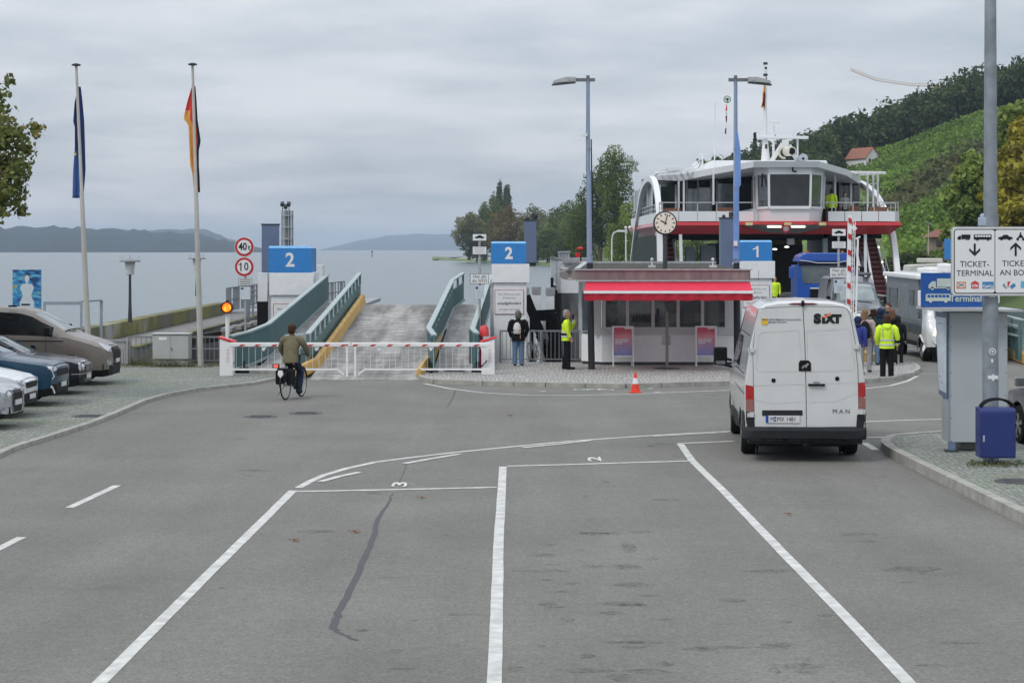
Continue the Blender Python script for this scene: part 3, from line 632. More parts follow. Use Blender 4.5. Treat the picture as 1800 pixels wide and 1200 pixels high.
# ================================================================ LOADING RAMPS
DECK = bpy.data.materials.new('worn_ramp_deck'); DECK.use_nodes = True; N_, L_ = nodes(DECK); b_ = N_['Principled BSDF']; b_.inputs['Roughness'].default_value = .75; b_.inputs['Specular IOR Level'].default_value = .3
tc_ = N_.new('ShaderNodeTexCoord'); outs = []
for mp, sc2, det, p0, c0, p1, c1 in (((1.3,.10,1),1,3,.38,(.20,.195,.185),.60,(.42,.41,.40)), ((1.2,3.2,1),1.4,8,.36,(.62,.62,.62),.62,(1.2,1.2,1.2)), ((1,1,1),22,3,.3,(.8,.8,.8),.7,(1.15,1.15,1.15))):
    m_ = N_.new('ShaderNodeMapping'); m_.inputs['Scale'].default_value = mp; L_.new(tc_.outputs['Object'], m_.inputs[0]); n_ = N_.new('ShaderNodeTexNoise'); n_.inputs['Scale'].default_value = sc2; n_.inputs['Detail'].default_value = det; n_.inputs['Roughness'].default_value = .65; L_.new(m_.outputs[0], n_.inputs['Vector'])
    r_ = N_.new('ShaderNodeValToRGB'); L_.new(n_.outputs['Fac'], r_.inputs[0]); e_ = r_.color_ramp.elements; e_[0].position = p0; e_[0].color = (*c0,1); e_[1].position = p1; e_[1].color = (*c1,1); outs.append(r_.outputs[0])
for k_ in (1,2): x_ = N_.new('ShaderNodeMix'); x_.data_type = 'RGBA'; x_.blend_type = 'MULTIPLY'; x_.inputs[0].default_value = 1; L_.new(outs[0], x_.inputs[6]); L_.new(outs[k_], x_.inputs[7]); outs[0] = x_.outputs[2]
L_.new(outs[0], b_.inputs['Base Color'])
def zr(Y, s=.0815, Y0=52.5): return .012+s*max(0, Y-Y0)
def sheet(mb, xs0, xs1, Ys, zf, th=.25, mi=0):
    """sloping slab between x limits (functions of Y) with thickness"""
    vs = []
    for Y in Ys: z = zf(Y); vs += [(xs0(Y),Y,z),(xs1(Y),Y,z),(xs1(Y),Y,z-th),(xs0(Y),Y,z-th)]
    k = len(Ys); fs = [(4*i+j, 4*i+(j+1)%4, 4*i+4+(j+1)%4, 4*i+4+j) for i in range(k-1) for j in range(4)]+[(0,1,2,3),(4*k-1,4*k-2,4*k-3,4*k-4)]
    mb.add(vs, fs, mi)
def barrier_panels(root, path, zf, hp, hr, slots, nm, over=.0):
    """green plate with pale rail; path list of (x,Y); slots: opening band with short posts"""
    a = MB(); r = MB(); p = MB()
    for (x0,Y0),(x1,Y1) in zip(path, path[1:]):
        z0, z1 = zf(Y0), zf(Y1); d = Vector((x1-x0, Y1-Y0, 0)).normalized(); nn = Vector((-d.y, d.x, 0))*.03
        A, B = Vector((x0,Y0,z0+over)), Vector((x1,Y1,z1+over)); U = Vector((0,0,hp-over))
        vs = [A-nn,B-nn,B+nn,A+nn,A-nn+U,B-nn+U,B+nn+U,A+nn+U]; a.add(vs, [(3,2,1,0),(4,5,6,7),(0,1,5,4),(1,2,6,5),(2,3,7,6),(3,0,4,7)])
        H = Vector((0,0,hr-over)); r.bar(A+H, B+H, .13, .06)
        L_ = (B-A).length; n = max(1, int(L_/1.5))
        for i in range(n+1):
            q = A.lerp(B, i/n)
            if slots: p.bar(q+U*.95, q+H, .28, .07, up=(1,0,0))
            else: p.bar(q+nn*1.8, q+nn*1.8+H, .05, .05)
    a.obj('side_panel', GREEN, root); r.obj('handrail', GREENL, root); p.obj('post', GREEN, root)
rt = thing('loading_ramp', 'steel ferry ramp number two rising to the lake, grey-green sides and yellow kerbs', 'ferry ramp', (-3.8,52.5,0))
O = rt.location.copy()
class Shift(MB):
    """MB given in world coordinates, linked under a root that sits at root.location (no rotation)"""
    def __init__(s, root): super().__init__(); s.root = root
    def done(s, name, mats, **k): return s.obj(name, mats, s.root, off=s.root.location, **k)
Ys = [52.5,54,57,61,66,70.8]
a = Shift(rt); sheet(a, lambda Y: -5.42, lambda Y: -2.28, Ys, zr)
for i in range(60): Y = 53.6+i*.285; a.box(-5.3,-2.4,Y,Y+.04,zr(Y)+.001,zr(Y)+.008)
a.done('deck', DECK)
a = Shift(rt); sheet(a, lambda Y: -7.05+.3*(Y-56)/16, lambda Y: -5.72, [54.2,57,61,66,71.6], zr); a.done('walkway', DECK)
a = Shift(rt); sheet(a, lambda Y: -2.16+(Y-55)*.006, lambda Y: -1.1+.2*(Y-55)/16, [53.8,57,61,66,70.8], zr); 
a.done('walkway', DECK)
a = Shift(rt); a.box(-6.4,-6.0,53.5,54.1,.062,.066); a.box(-1.9,-1.3,53.95,54.5,.20,.206); a.done('ground_marking', M('faded_blue_paint', (.16,.19,.33), .7, var=.4, vs=8))
def kerb3(root, path, w_=.24, h=.32):
    a = Shift(root)
    for (x0,Y0,e0),(x1,Y1,e1) in zip(path, path[1:]):
        for s_, hh in ((1,1),): 
            z0, z1 = zr(Y0)+e0, zr(Y1)+e1; vs = []
            for x,Y,z in ((x0,Y0,z0),(x1,Y1,z1)): vs += [(x-w_/2,Y,z-.06),(x+w_/2,Y,z-.06),(x+w_/2-.06,Y,z+h),(x-w_/2+.04,Y,z+h)]
            a.add(vs, [(0,1,2,3),(7,6,5,4),(0,4,5,1),(1,5,6,2),(2,6,7,3),(3,7,4,0)])
    return a
kerb3(rt, [(-5.90,52.9,0),(-5.72,53.5,0),(-5.46,55.0,0),(-5.43,71.4,.05)], .24, .27).done('yellow_kerb', YEL, bevel=.03)
kerb3(rt, [(-2.52,53.0,0),(-2.42,54.2,.05),(-2.3,56.2,.0),(-2.22,70.8,-.1)], .18, .22).done('yellow_kerb', YEL, bevel=.02)
def world_barrier(root, path, hp, hr, slots, over=0., zf=zr):
    a, r, p = Shift(root), Shift(root), Shift(root)
    for i, ((x0,Y0),(x1,Y1)) in enumerate(zip(path, path[1:])):
        d = Vector((x1-x0, Y1-Y0, 0)).normalized(); nn = Vector((-d.y, d.x, 0))*.03
        A, B = Vector((x0,Y0,zf(Y0)+over)), Vector((x1,Y1,zf(Y1)+over)); U = Vector((0,0,hp-over)); H = Vector((0,0,hr-over))
        a.add([A-nn,B-nn,B+nn,A+nn,A-nn+U,B-nn+U,B+nn+U,A+nn+U], [(3,2,1,0),(4,5,6,7),(0,1,5,4),(1,2,6,5),(2,3,7,6),(3,0,4,7)])
        r.bar(A+H, B+H, .15, .05); n = max(1, int((B-A).length/1.35))
        r.bar(A-nn*2+Vector((0,0,.02)), B-nn*2+Vector((0,0,.02)), .04, .07)
        for k in range(n+(i == len(path)-2)):
            q = A.lerp(B, k/n)
            if slots: p.bar(q+U*.97, q+H, .30, .07, up=(1,0,0))
            else: p.bar(q+nn*2.2, q+nn*2.2+H, .06, .06)
    a.add(p.v, p.f); a.done('side_panel', GREEN); r.done('handrail', GREENL)
world_barrier(rt, [(-7.75,54.3),(-7.40,55.2),(-7.08,57),(-6.78,72.2)], .93, .95, False)
world_barrier(rt, [(-6.25,54.1),(-5.66,54.4),(-5.62,72.5)], .58, .98, True)
world_barrier(rt, [(-2.14,54.0),(-2.36,55.6),(-2.12,69.5),(-1.80,72.2)], .66, 1.0, True)
world_barrier(rt, [(-.98,54.6),(-1.12,55.6),(-.78,71.6)], .95, .98, False)
a = Shift(rt)
for x,Y in ((-7.5,54.6),(-.95,54.3),(-2.2,54.0)): a.cyl((x-.18,Y,.12),(x+.18,Y,.12),.11,n=10); a.cyl((x,Y,.1),(x,Y+.3,.35),.05)
a.done('hinge', BLACK, smooth=40)
a = Shift(rt); a.box(-6.0,-1.9,66.0,66.6,-1.6,.8); a.box(-7.0,-.9,69.9,70.4,.9,1.2); a.done('support_beam', DSTEEL)
# ramp 1 (to the ferry)
rt = thing('loading_ramp', 'low ferry ramp number one where the motorhome drives off, yellow kerbs', 'ferry ramp', (14,70,0))
zr1 = lambda Y: .012+.012*(Y-70)
a = Shift(rt); sheet(a, lambda Y: 11.2, lambda Y: 17.2, [70.01,85,105.5], zr1, .4); a.done('deck', M('dark_ramp_deck', (.12,.12,.12), .7, var=.25, vs=1))
a = Shift(rt)
for x0,Y0,x1,Y1 in ((11.05,59.6,10.98,61.0),(10.98,61.0,11.05,70),(11.05,70,11.1,100)): a.bar((x0,Y0,.15),(x1,Y1,.18),.26,.34)
a.done('yellow_kerb', YEL, bevel=.03)
a = Shift(rt); a.bar((15.55,58.3,.17),(15.85,62,.2),.26,.34); a.bar((15.85,62,.2),(17.2,100,.35),.26,.34); a.bar((15.55,58.3,.17),(15.3,56.3,.1),.24,.26); a.done('yellow_kerb', YEL, bevel=.03)
world_barrier(rt, [(10.85,61.2),(10.9,101)], 1.0, 1.2, False, zf=lambda Y: 0)
world_barrier(rt, [(15.55,59.9),(16.2,66),(17.5,101)], .95, 1.25, False, zf=lambda Y: 0.1)
a = Shift(rt)
for zz in (1.05,.75): a.bar((15.5,59.9,.1+zz),(17.45,101,.1+zz),.05,.05)
a.done('guard_rail', GREENL)
# ---------------------------------------------------------------- numbered gate pillars
def pillar(label, x, Y, zt, w_, dep, num_, ry=0., slate_side=False):
    rt = thing('gate_pillar', label, 'gate pillar', (x,Y,.1), ry, group='numbered gate pillars at the ramps')
    h = zt-.1; s = w_/1.1
    a = MB(); a.box(-.50*w_+.08,.5*w_,0,dep,-1.4,h-1.28*s); a.obj('column', WALLW, rt, bevel=.01)
    a = MB(); a.box(-.5*w_-.03,-.5*w_+.078,.06,dep-.1,-1.4,h-1.30*s); a.obj('steel_channel', STEEL, rt)
    a = MB(); a.box(-.5*w_+.02,.5*w_+.09,-.07,dep+.05,h-1.28*s,h-.70*s); a.obj('cap', WALLW, rt, bevel=.012)
    if dep > 2: a = MB(); a.box(.5*w_+.001,.5*w_+.012,.15,dep-.2,-1.4,h-1.30*s); a.obj('side_plate', M('stained_slate_plate', (.13,.135,.15), .6, var=.5, vs=1.5, streak=.4), rt)
    a = MB(); a.box(-.5*w_-.01,.5*w_-.01,-.06,dep,h-.695*s,h-.06*s)
    a.add([(-.5*w_-.01,-.06,h-.058*s),(.5*w_-.01,-.06,h-.058*s),(.5*w_-.04,.0,h),(-.5*w_+.02,.0,h),(-.5*w_+.02,dep-.05,h),(.5*w_-.04,dep-.05,h)], [(0,1,2,3),(3,2,5,4)], 1)
    a.obj('number_box', [BLUE, M('light_blue_sheet', (.20,.45,.75), .4)], rt)
    a = MB()
    if num_ == '1': a.prism([(x_*s, h-.38*s+z_*s) for x_,z_ in [(-.11,.09),(-.11,.055),(.015,.09),(.015,-.19),(.085,-.19),(.085,.19),(.035,.19),(-.02,.13)]], 'xz', -.066, -.0625)
    else: txt(a, num_, .50*s, (0,-.066,h-.38*s), .018, .95)
    a.obj('number', WHITE, rt)
    a = MB(); fz = h-1.28*s; a.box(-.40*w_,.42*w_,-.022,-.001,fz-.98*s,fz-.22*s,0); a.box(-.385*w_,.405*w_,-.026,-.0225,fz-.965*s,fz-.235*s,1)
    for i,(t,sz,b) in enumerate((('Bitte Fahrkarten beim',.078,0),('Bordpersonal',.074,0),('unaufgefordert',.125,.003),('vorzeigen oder lösen',.078,0))):
        txt(a, t, sz*s, (.01,-.028,fz-(.36,.47,.64,.83)[i]*s), b, .98, 2)
    a.obj('notice_board', [M('dark_red_frame', (.30,.05,.06), .5), WHITE, M('grey_ink', (.10,.11,.14), .6)], rt)
    return rt
pillar('white pillar with blue number 2 box right of ramp two, person in black before it', X(894.5,61), 61, 3.74, 1.1, 1.4, '2')
pillar('white pillar with blue number 2 box left of ramp two, its dark side showing', X(510,71), 71, 3.62, 1.53, 4.0, '2', R(3))
pillar('white pillar with blue number 1 box between kiosk and blue truck', X(1328.5,66), 66, 3.80, 1.1, 1.4, '1')
def slate(label, px0, px1, pyt, Y, dep=.6, ry=0., zb=-1.5, cams=True):
    x0, x1 = X(px0,Y), X(px1,Y); zt = Z(pyt,Y); rt = thing('slate_column', label, 'lifting column', ((x0+x1)/2,Y,zb), ry, group='slate blue lifting columns')
    w_ = x1-x0; h = zt-zb; a = MB(); a.box(-w_/2,w_/2,0,dep,0,h); a.obj('casing', SLATE, rt, bevel=.01)
    a = MB(); a.box(-w_/2-.03,w_/2+.03,-.02,dep+.02,h,h+.04)
    if cams: a.cbox((w_*.22,.2,h+.14),(.10,.2,.2)); a.ball((w_*.40,.2,h+.16),.11); a.ball((-w_*.25,.2,h+.08),.07)
    a.obj('top_gear', DSTEEL, rt)
    if zb > 0: a = MB(); a.box(-w_/2-.5,w_/2-.02,.05,.5,-.12,-.003); a.box(-w_/2-.3,-w_/2-.1,.1,.4,-4.5,-.12); a.obj('bracket', DSTEEL, rt)
    return rt
slate('slate blue box column behind the left number 2 pillar', 460, 490, 395, 78, 1.6, R(6), cams=False)
slate('slate blue box column just right of the middle number 2 pillar', 921.5, 943, 388, 66, zb=Z(462,66))
slate('slate blue box column rising behind the kiosk, cameras on top', 1267, 1292, 384, 72)
# white/black piles around the ramps
WB = [M('white_pile', (.70,.71,.72), .7, var=.1, vs=2), M('tar_black_pile', (.010,.010,.011), .7, var=.3), M('grey_pile_cap', (.30,.31,.32), .7, var=.2)]
def pile(label, px0, px1, pyt, Y, dep, zsplit, cap=0., base=True, grp='black and white mooring piles'):
    x0, x1 = X(px0,Y), X(px1,Y); zt = Z(pyt,Y); zs = Z(zsplit,Y) if zsplit > 5 else zsplit
    rt = thing('mooring_pile', label, 'pile', ((x0+x1)/2,Y,-3), group=grp); w_ = x1-x0
    a = MB(); a.box(-w_/2,w_/2,0,dep,zs+3,zt+3-cap,0); a.obj('white_top', WB[0], rt, bevel=.01); 
    if base: a = MB(); a.box(-w_/2-.02,w_/2+.02,-.02,dep+.02,0,zs+2.998,0); a.obj('black_base', WB[1], rt)
    if cap: a = MB(); a.box(-w_/2-.02,w_/2+.02,-.02,dep+.02,zt+3.002-cap,zt+3); a.obj('cap', WB[2], rt)
    return rt
pile('square white pile with black lower half left of the left number 2 pillar', 453, 470, 480, 73, 1.0, 530)
pile('tall white pile right behind the left number 2 pillar', 545, 567, 466, 79, .9, 640)
pile('stubby white pile with grey cap, left of the pair beside the middle pillar', 936, 950, 504, 64, .35, 552, .24, base=False)
pile('stubby white pile with grey cap, right of the pair beside the middle pillar', 960.5, 974.5, 505.5, 64, .35, 549, .24)
pile('thin white pile peeping out behind the middle pillar edge', 925, 929, 505, 65, .3, 640, .24)
rt = thing('mooring_dolphin', 'big white mooring block with stepped black fender left of the kiosk', 'mooring block', (X(1000,67),67,-3))
a = Shift(rt); x0 = X(969,67)
a.box(x0,x0+.16,66.9,68.2,Z(495,67),Z(456,67)); a.box(x0+.17,X(1040,67),67,68.4,Z(520,67),Z(459,67))
a.box(X(985,67),X(1040,67),66.8,66.998,Z(523,67),Z(470,67)); a.done('white_block', WB[0], bevel=.01)
a = Shift(rt); a.box(x0-.02,x0+.18,66.85,68.2,Z(456,67)+.002,Z(452,67)); a.box(x0+.4,x0+.95,66.7,68,Z(462,67),Z(458,67)+.02); a.box(x0-.01,X(1042,67),68.0,68.5,Z(457,67),Z(453,67)); a.done('roof_cap', WB[2])
a = Shift(rt); 
for i,(p0,p1,t) in enumerate(((968,973,488),(973,977,502),(977,980,510),(980,986,515))): a.box(X(p0,66.5),X(p1,66.5)-.003,66.3,66.75,-3,Z(t,66.5))
a.done('fender', WB[1])
a = Shift(rt); a.box(X(985,66.7),X(1042,66.7),66.72,66.79,-3,Z(515,66.7)); 
a.done('stained_plate', M('soot_stained_steel', (.13,.135,.14), .6, var=.95, vs=1.6, streak=.35))
a = Shift(rt); c_ = (X(992,67),67.1); 
for t in (0,1,2,3): a.box(c_[0]-.2+t*.10,c_[0]-.12+t*.10,67.0,67.4,Z(457,67),Z(444,67))
a.box(c_[0]-.22,c_[0]+.22,66.95,67.45,Z(444,67),Z(441.5,67)); a.done('cage_light', STEEL)
rt = thing('fender_frame', 'sloping black steel fender beam with tangled ropes beside the middle pillar', 'fender', (X(945,63),63,-3))
a = Shift(rt); 
a.bar((X(924,63),63,Z(520,63)),(X(955,63),63,Z(598,63)),.30,.3,up=(0,1,0)); a.bar((X(949,63),63.2,Z(588,63)),(X(985,63),63.2,Z(668,63)),.30,.3,up=(0,1,0))
a.box(X(931,63.4),X(938,63.4),63.3,63.6,Z(660,63),Z(560,63)); a.box(X(967,63.4),X(979,63.4),63.3,63.8,-3,Z(551,63)); a.bar((X(938,63.4),63.5,Z(556,63)),(X(975,63.4),63.5,Z(554,63)),.3,.35); a.done('beam', WB[1])
a = Shift(rt); a.box(X(953,64),X(963,64),64.0,64.3,-3,Z(560,64)); a.box(X(931,64),X(937,64),64.0,64.3,-3,Z(566,64)); a.done('white_plate', WB[0])
a = Shift(rt); a.cyl((X(955,62.8),62.8,Z(592,63)),(X(958,62.8),62.6,Z(600,63)),.18,.12,12); a.done('roller', DSTEEL)
a = Shift(rt)
for k in range(9):
    x = X(928+k*2.4,62.6); a.tube([(x,62.5,Z(600+rng.random()*8,62.5)),(x+.1*rng.normal(),62.4,Z(622,62.5)),(x+.16*rng.normal(),62.5,Z(648,62.5))], .022, 5)
a.done('rope', M('pale_rope', (.36,.34,.29), .9)); 
rt = thing('life_ring_post', 'red life buoy box and red ring on a thin post by the mooring block', 'life buoy', (X(1022,66),66,1.4))
a = Shift(rt); a.cyl((X(1021,66),66,1.5),(X(1021,66),66,Z(436,66)),.025); a.done('post', DSTEEL)
a = Shift(rt); a.ball((X(1020,66),66,Z(437,66)),(.11,.08,.065)); a.cyl((X(1015.5,66),65.9,Z(448,66)),(X(1015.5,66),66.05,Z(448,66)),.09,n=14); a.done('ring_cover', RED, smooth=40)
# caged radar mast beyond left pillar
rt = thing('caged_mast', 'grey cylindrical cage mast with spotlights on top behind the left pillar', 'mast', (X(504,92),92,-1.4))
a = Shift(rt); x = X(505,92); zt = Z(370,92); 
for k in range(10):
    c, s_ = math.cos(k*.628)*.27, math.sin(k*.628)*.27; a.cyl((x+c,92+s_,-1.4),(x+c,92+s_,zt),.018,n=5)
for zz in np.arange(-1,zt+.1,.55): a.lathe([(.27,0),(.29,0),(.29,.05),(.27,.05)], (x,92,zz), 14)
a.done('cage', STEEL)
a = Shift(rt); a.cyl((x,92,-1.4),(x,92,zt),.16,.16,10); a.done('tube', M('mid_grey_steel', (.20,.21,.22), .5, .3)); a = Shift(rt)
for dx, dz in ((-.22,.30),(-.06,.18),(.08,.30)): a.cbox((x+dx,91.9,zt+dz),(.16,.26,.14),rot=Matrix.Rotation(R(25),3,'X')); a.cyl((x+dx,92,zt),(x+dx,92,zt+dz),.02)
a.done('spotlight', DSTEEL)
# ---------------------------------------------------------------- fences
FENCE = M('fence_grey', (.22,.23,.24), .55, .2, .15)
def fence(label, pts, h, gap=.13, step=2.0, grp=None, z=.08, low=None):
    """railing with top and bottom rails, uprights and posts"""
    rt = thing('railing', label, 'railing', (pts[0][0],pts[0][1],z), group=grp); o = Vector(rt.location)
    a = Shift(rt); b = Shift(rt); c = Shift(rt)
    for p, q in zip(pts, pts[1:]):
        A, B = Vector((*p,z if len(p) == 2 else 0)), Vector((*q,z if len(q) == 2 else 0)); L_ = (B-A).length
        a.bar(A+Vector((0,0,h)), B+Vector((0,0,h)), .05,.05); a.bar(A+Vector((0,0,.1)), B+Vector((0,0,.1)), .035,.03)
        if low: a.bar(A+Vector((0,0,low)), B+Vector((0,0,low)), .04,.04)
        n = int(L_/step)+1
        for i in range(n+1): P_ = A.lerp(B,i/n); b.bar(P_-Vector((0,0,.05)), P_+Vector((0,0,h+.02)), .06,.06)
        n = int(L_/gap)
        for i in range(n): P_ = A.lerp(B,(i+.5)/n); c.bar(P_+Vector((0,0,.1)), P_+Vector((0,0,h)), .018,.018)
    a.add(b.v, b.f); a.add(c.v, c.f); a.done('grille', FENCE); return rt
fence('grey railing along the quay right of the utility cabinet', [(X(333,58.6),58.6),(X(412,58.6),58.6)], .80, low=.45)
fence('grey railing along the quay left of the utility cabinet', [(X(226,58.7),58.7),(X(270,58.6),58.6)], .80, low=.12)
fence('grey railing behind the person with the white backpack', [(-.35,58.9),(X(1022,58.9),58.9)], .95, .12, low=None, z=.1)
rt = thing('slatted_fence', 'pale vertical slat fence panel behind the taupe van bonnet', 'fence', (X(170,58.6),58.6,0))
a = Shift(rt)
for i in range(26): x = X(120,58.6)+i*.072; a.box(x,x+.05,58.6,58.63,.05,.80)
a.done('slats', M('pale_slats', (.36,.36,.34), .7, var=.15)); a = Shift(rt); a.box(X(120,58.6)-.05,X(226,58.6),58.55,58.598,.76,.81); a.box(X(222,58.6),X(226,58.6),58.5,58.545,0,.85); a.done('rail', STEEL)
# utility cabinet
rt = thing('utility_cabinet', 'grey two-door utility cabinet on the quay edge, small white label', 'cabinet', (X(300,57.6),57.6,.06))
w_ = X(332,57.6)-X(268,57.6)
a = MB(); a.box(-w_/2+.02,w_/2-.02,.02,.5,0,.20); a.obj('plinth', M('pale_concrete', (.38,.38,.36), .8), rt, bevel=.01)
CABM = M('cabinet_grey', (.42,.43,.42), .6, var=.08, vs=2)
a = MB(); a.box(-w_/2,w_/2,0,.52,.203,.93); a.obj('housing', CABM, rt, bevel=.015)
a = MB(); a.box(-w_/2-.03,w_/2+.03,-.04,.56,.933,.975); a.obj('lid', CABM, rt, bevel=.015)
for s_ in (-1,1): a = MB(); a.box(min(0,s_*w_/2)+.015,max(0,s_*w_/2)-.015,-.012,-.001,.22,.91); a.obj('door', CABM, rt, bevel=.006)
a = MB(); a.box(-.35,-.12,-.018,-.0125,.78,.86); a.obj('label_plate', WHITE, rt); a = MB(); a.cyl((.02,-.03,.55),(.05,-.03,.47),.012); a.obj('lock', DSTEEL, rt)
TUF = leafmat('weed_leaves', (.05,.06,.02), (.16,.17,.06), (.22,.19,.09), 3)
P = []; Q = []
for i in range(2600):
    u = rng.random(); x = X(225,58)+u*(X(345,58)-X(225,58)); P.append((x, 57.35+.35*rng.random()+(.8 if x < X(262,58) else 0), .07+.22*rng.random()**2*(1+1.2*(abs(x-X(263,58)) < .15)))); Q.append((0,-1,.2))
for i in range(3500):
    P.append((X(150+240*rng.random(),58), 56.6+2.4*rng.random()**.6, .07+.03*rng.random())); Q.append((0,-.3,1))
for i in range(500): 
    x,y = G(1700+100*rng.random(), 813+9*rng.random(), .14); P.append((x,y,.15+.04*rng.random())); Q.append((0,-.3,1))
tag(leaf_mesh('grass', P, Q, .05, TUF, aspect=.25), 'weeds and thin grass growing between the cobbles at the fence', 'weeds', kind='stuff')
# ---------------------------------------------------------------- pier
MOSS = bpy.data.materials.new('mossy_stone'); MOSS.use_nodes = True; N_, L_ = nodes(MOSS); b_ = N_['Principled BSDF']; b_.inputs['Roughness'].default_value = .9
tc_ = N_.new('ShaderNodeTexCoord'); n_ = N_.new('ShaderNodeTexNoise'); n_.inputs['Scale'].default_value = .35; n_.inputs['Detail'].default_value = 6; L_.new(tc_.outputs['Object'], n_.inputs['Vector'])
r_ = N_.new('ShaderNodeValToRGB'); L_.new(n_.outputs['Fac'], r_.inputs[0]); e_ = r_.color_ramp.elements; e_[0].position = .38; e_[0].color = (.15,.135,.11,1); e_[1].position = .56; e_[1].color = (.19,.17,.045,1); k_ = e_.new(.47); k_.color = (.11,.12,.05,1)
k_ = e_.new(.68); k_.color = (.34,.33,.30,1); L_.new(r_.outputs[0], b_.inputs['Base Color'])
rt = thing('stone_pier', 'long low stone pier with moss covered parapet running out into the lake', 'pier', (-12.5,60,-3))
a = Shift(rt); a.box(-13.6,-11.4,59.3,91,-3,.5); a.done('walkway', M('pier_paving', (.20,.195,.19), .85, var=.25, vs=1.5))
a = Shift(rt); a.box(-13.75,-13.25,59.0,91,.502,1.03); a.done('parapet', MOSS, bevel=.03)
a = Shift(rt); a.box(-11.6,-11.35,59.3,91,.503,.56); a.done('edge_beam', MOSS)
rt = thing('footbridge', 'grey steel footbridge continuing from the end of the stone pier', 'footbridge', (-12.2,91,0))
a = Shift(rt); a.box(-13.2,-9.2,91.2,96,.45,.62); a.box(-12.9,-7.5,96,112,.55,.72)
a.done('deck', M('bridge_grey', (.30,.31,.32), .6)); a = Shift(rt)
for x0,Y0,x1,Y1 in ((-13.2,91.2,-12.9,112),(-11.3,84,-9.4,110)):
    for zz in (1.7,1.15): a.bar((x0,Y0,zz),(x1,Y1,zz),.05,.05)
    for i in range(26): x,Y = x0+(x1-x0)*i/25, Y0+(Y1-Y0)*i/25; a.bar((x,Y,.5),(x,Y,1.7),.07 if i%3 else .18,.05)
a.done('handrail', M('bridge_rail', (.20,.21,.23), .5, .3))
for i,(px,Yc) in enumerate(((398,70),(414,72),(431,74),(447,76))):
    rt = thing('concrete_pile', ['short brown concrete pile nearest the traffic light','second brown concrete pile in the row by the pier','third brown concrete pile in the row by the pier','brown concrete pile closest to the left pillar'][i], 'pile', (X(px,Yc),Yc,-3), group='brown piles beside the pier')
    a = MB(); a.box(-.17,.17,0,.9,0,3.55); a.obj('shaft', M('stained_concrete', (.20,.16,.11), .85, var=.4, vs=1.6), rt, bevel=.02); a = MB(); a.box(-.2,.2,-.03,.93,3.553,3.7); a.obj('cap', CONC, rt)
rt = thing('quay_beam', 'dark timber faced quay beam between pier and left pillar', 'beam', (-10,69,-3)); a = Shift(rt); a.bar((-11.3,69,.3),(-8.9,80,.45),.3,.35); a.box(-11.2,-8.6,77,77.5,-3,.1); a.done('timber', M('dark_timber', (.04,.035,.03), .9, var=.3))
def park_lamp(label, px, pyt, pyb, Y):
    x, zb, zt = X(px,Y), Z(pyb,Y), Z(pyt,Y); rt = thing('pier_lamp', label, 'street lamp', (x,Y,zb), group='lantern lamps on the pier'); h = zt-zb; s = 1.0
    a = MB(); a.tube([(0,0,0),(0,0,.6),(0,0,h-.5)], [.075,.05,.04], 10); a.obj('pole', DSTEEL, rt, smooth=40)
    a = MB(); a.lathe([(.10,h-.52),(.13,h-.50),(.17,h-.12),(.16,h-.10)], n=16); a.obj('glass_shade', M('frosted_glass', (.55,.56,.56), .3), rt, smooth=40)
    a = MB(); a.lathe([(.34,h-.10),(.34,h-.06),(.16,h-.02),(.10,h),(.02,h)], n=20); a.cyl((-.26,0,h-.06),(-.26,0,h+.10),.008,n=4); a.cyl((.26,0,h-.06),(.26,0,h+.10),.008,n=4); a.cyl((0,0,h),(0,0,h+.12),.01,n=4); a.obj('hood', M('lamp_hood_grey', (.22,.23,.25), .5), rt, smooth=30)
park_lamp('lantern lamp standing on the stone pier wall between the flagpoles', 228.5, 455, 566, 64.0)
park_lamp('lantern lamp mostly hidden behind the taller flagpole', 346, 451, 520, 78)
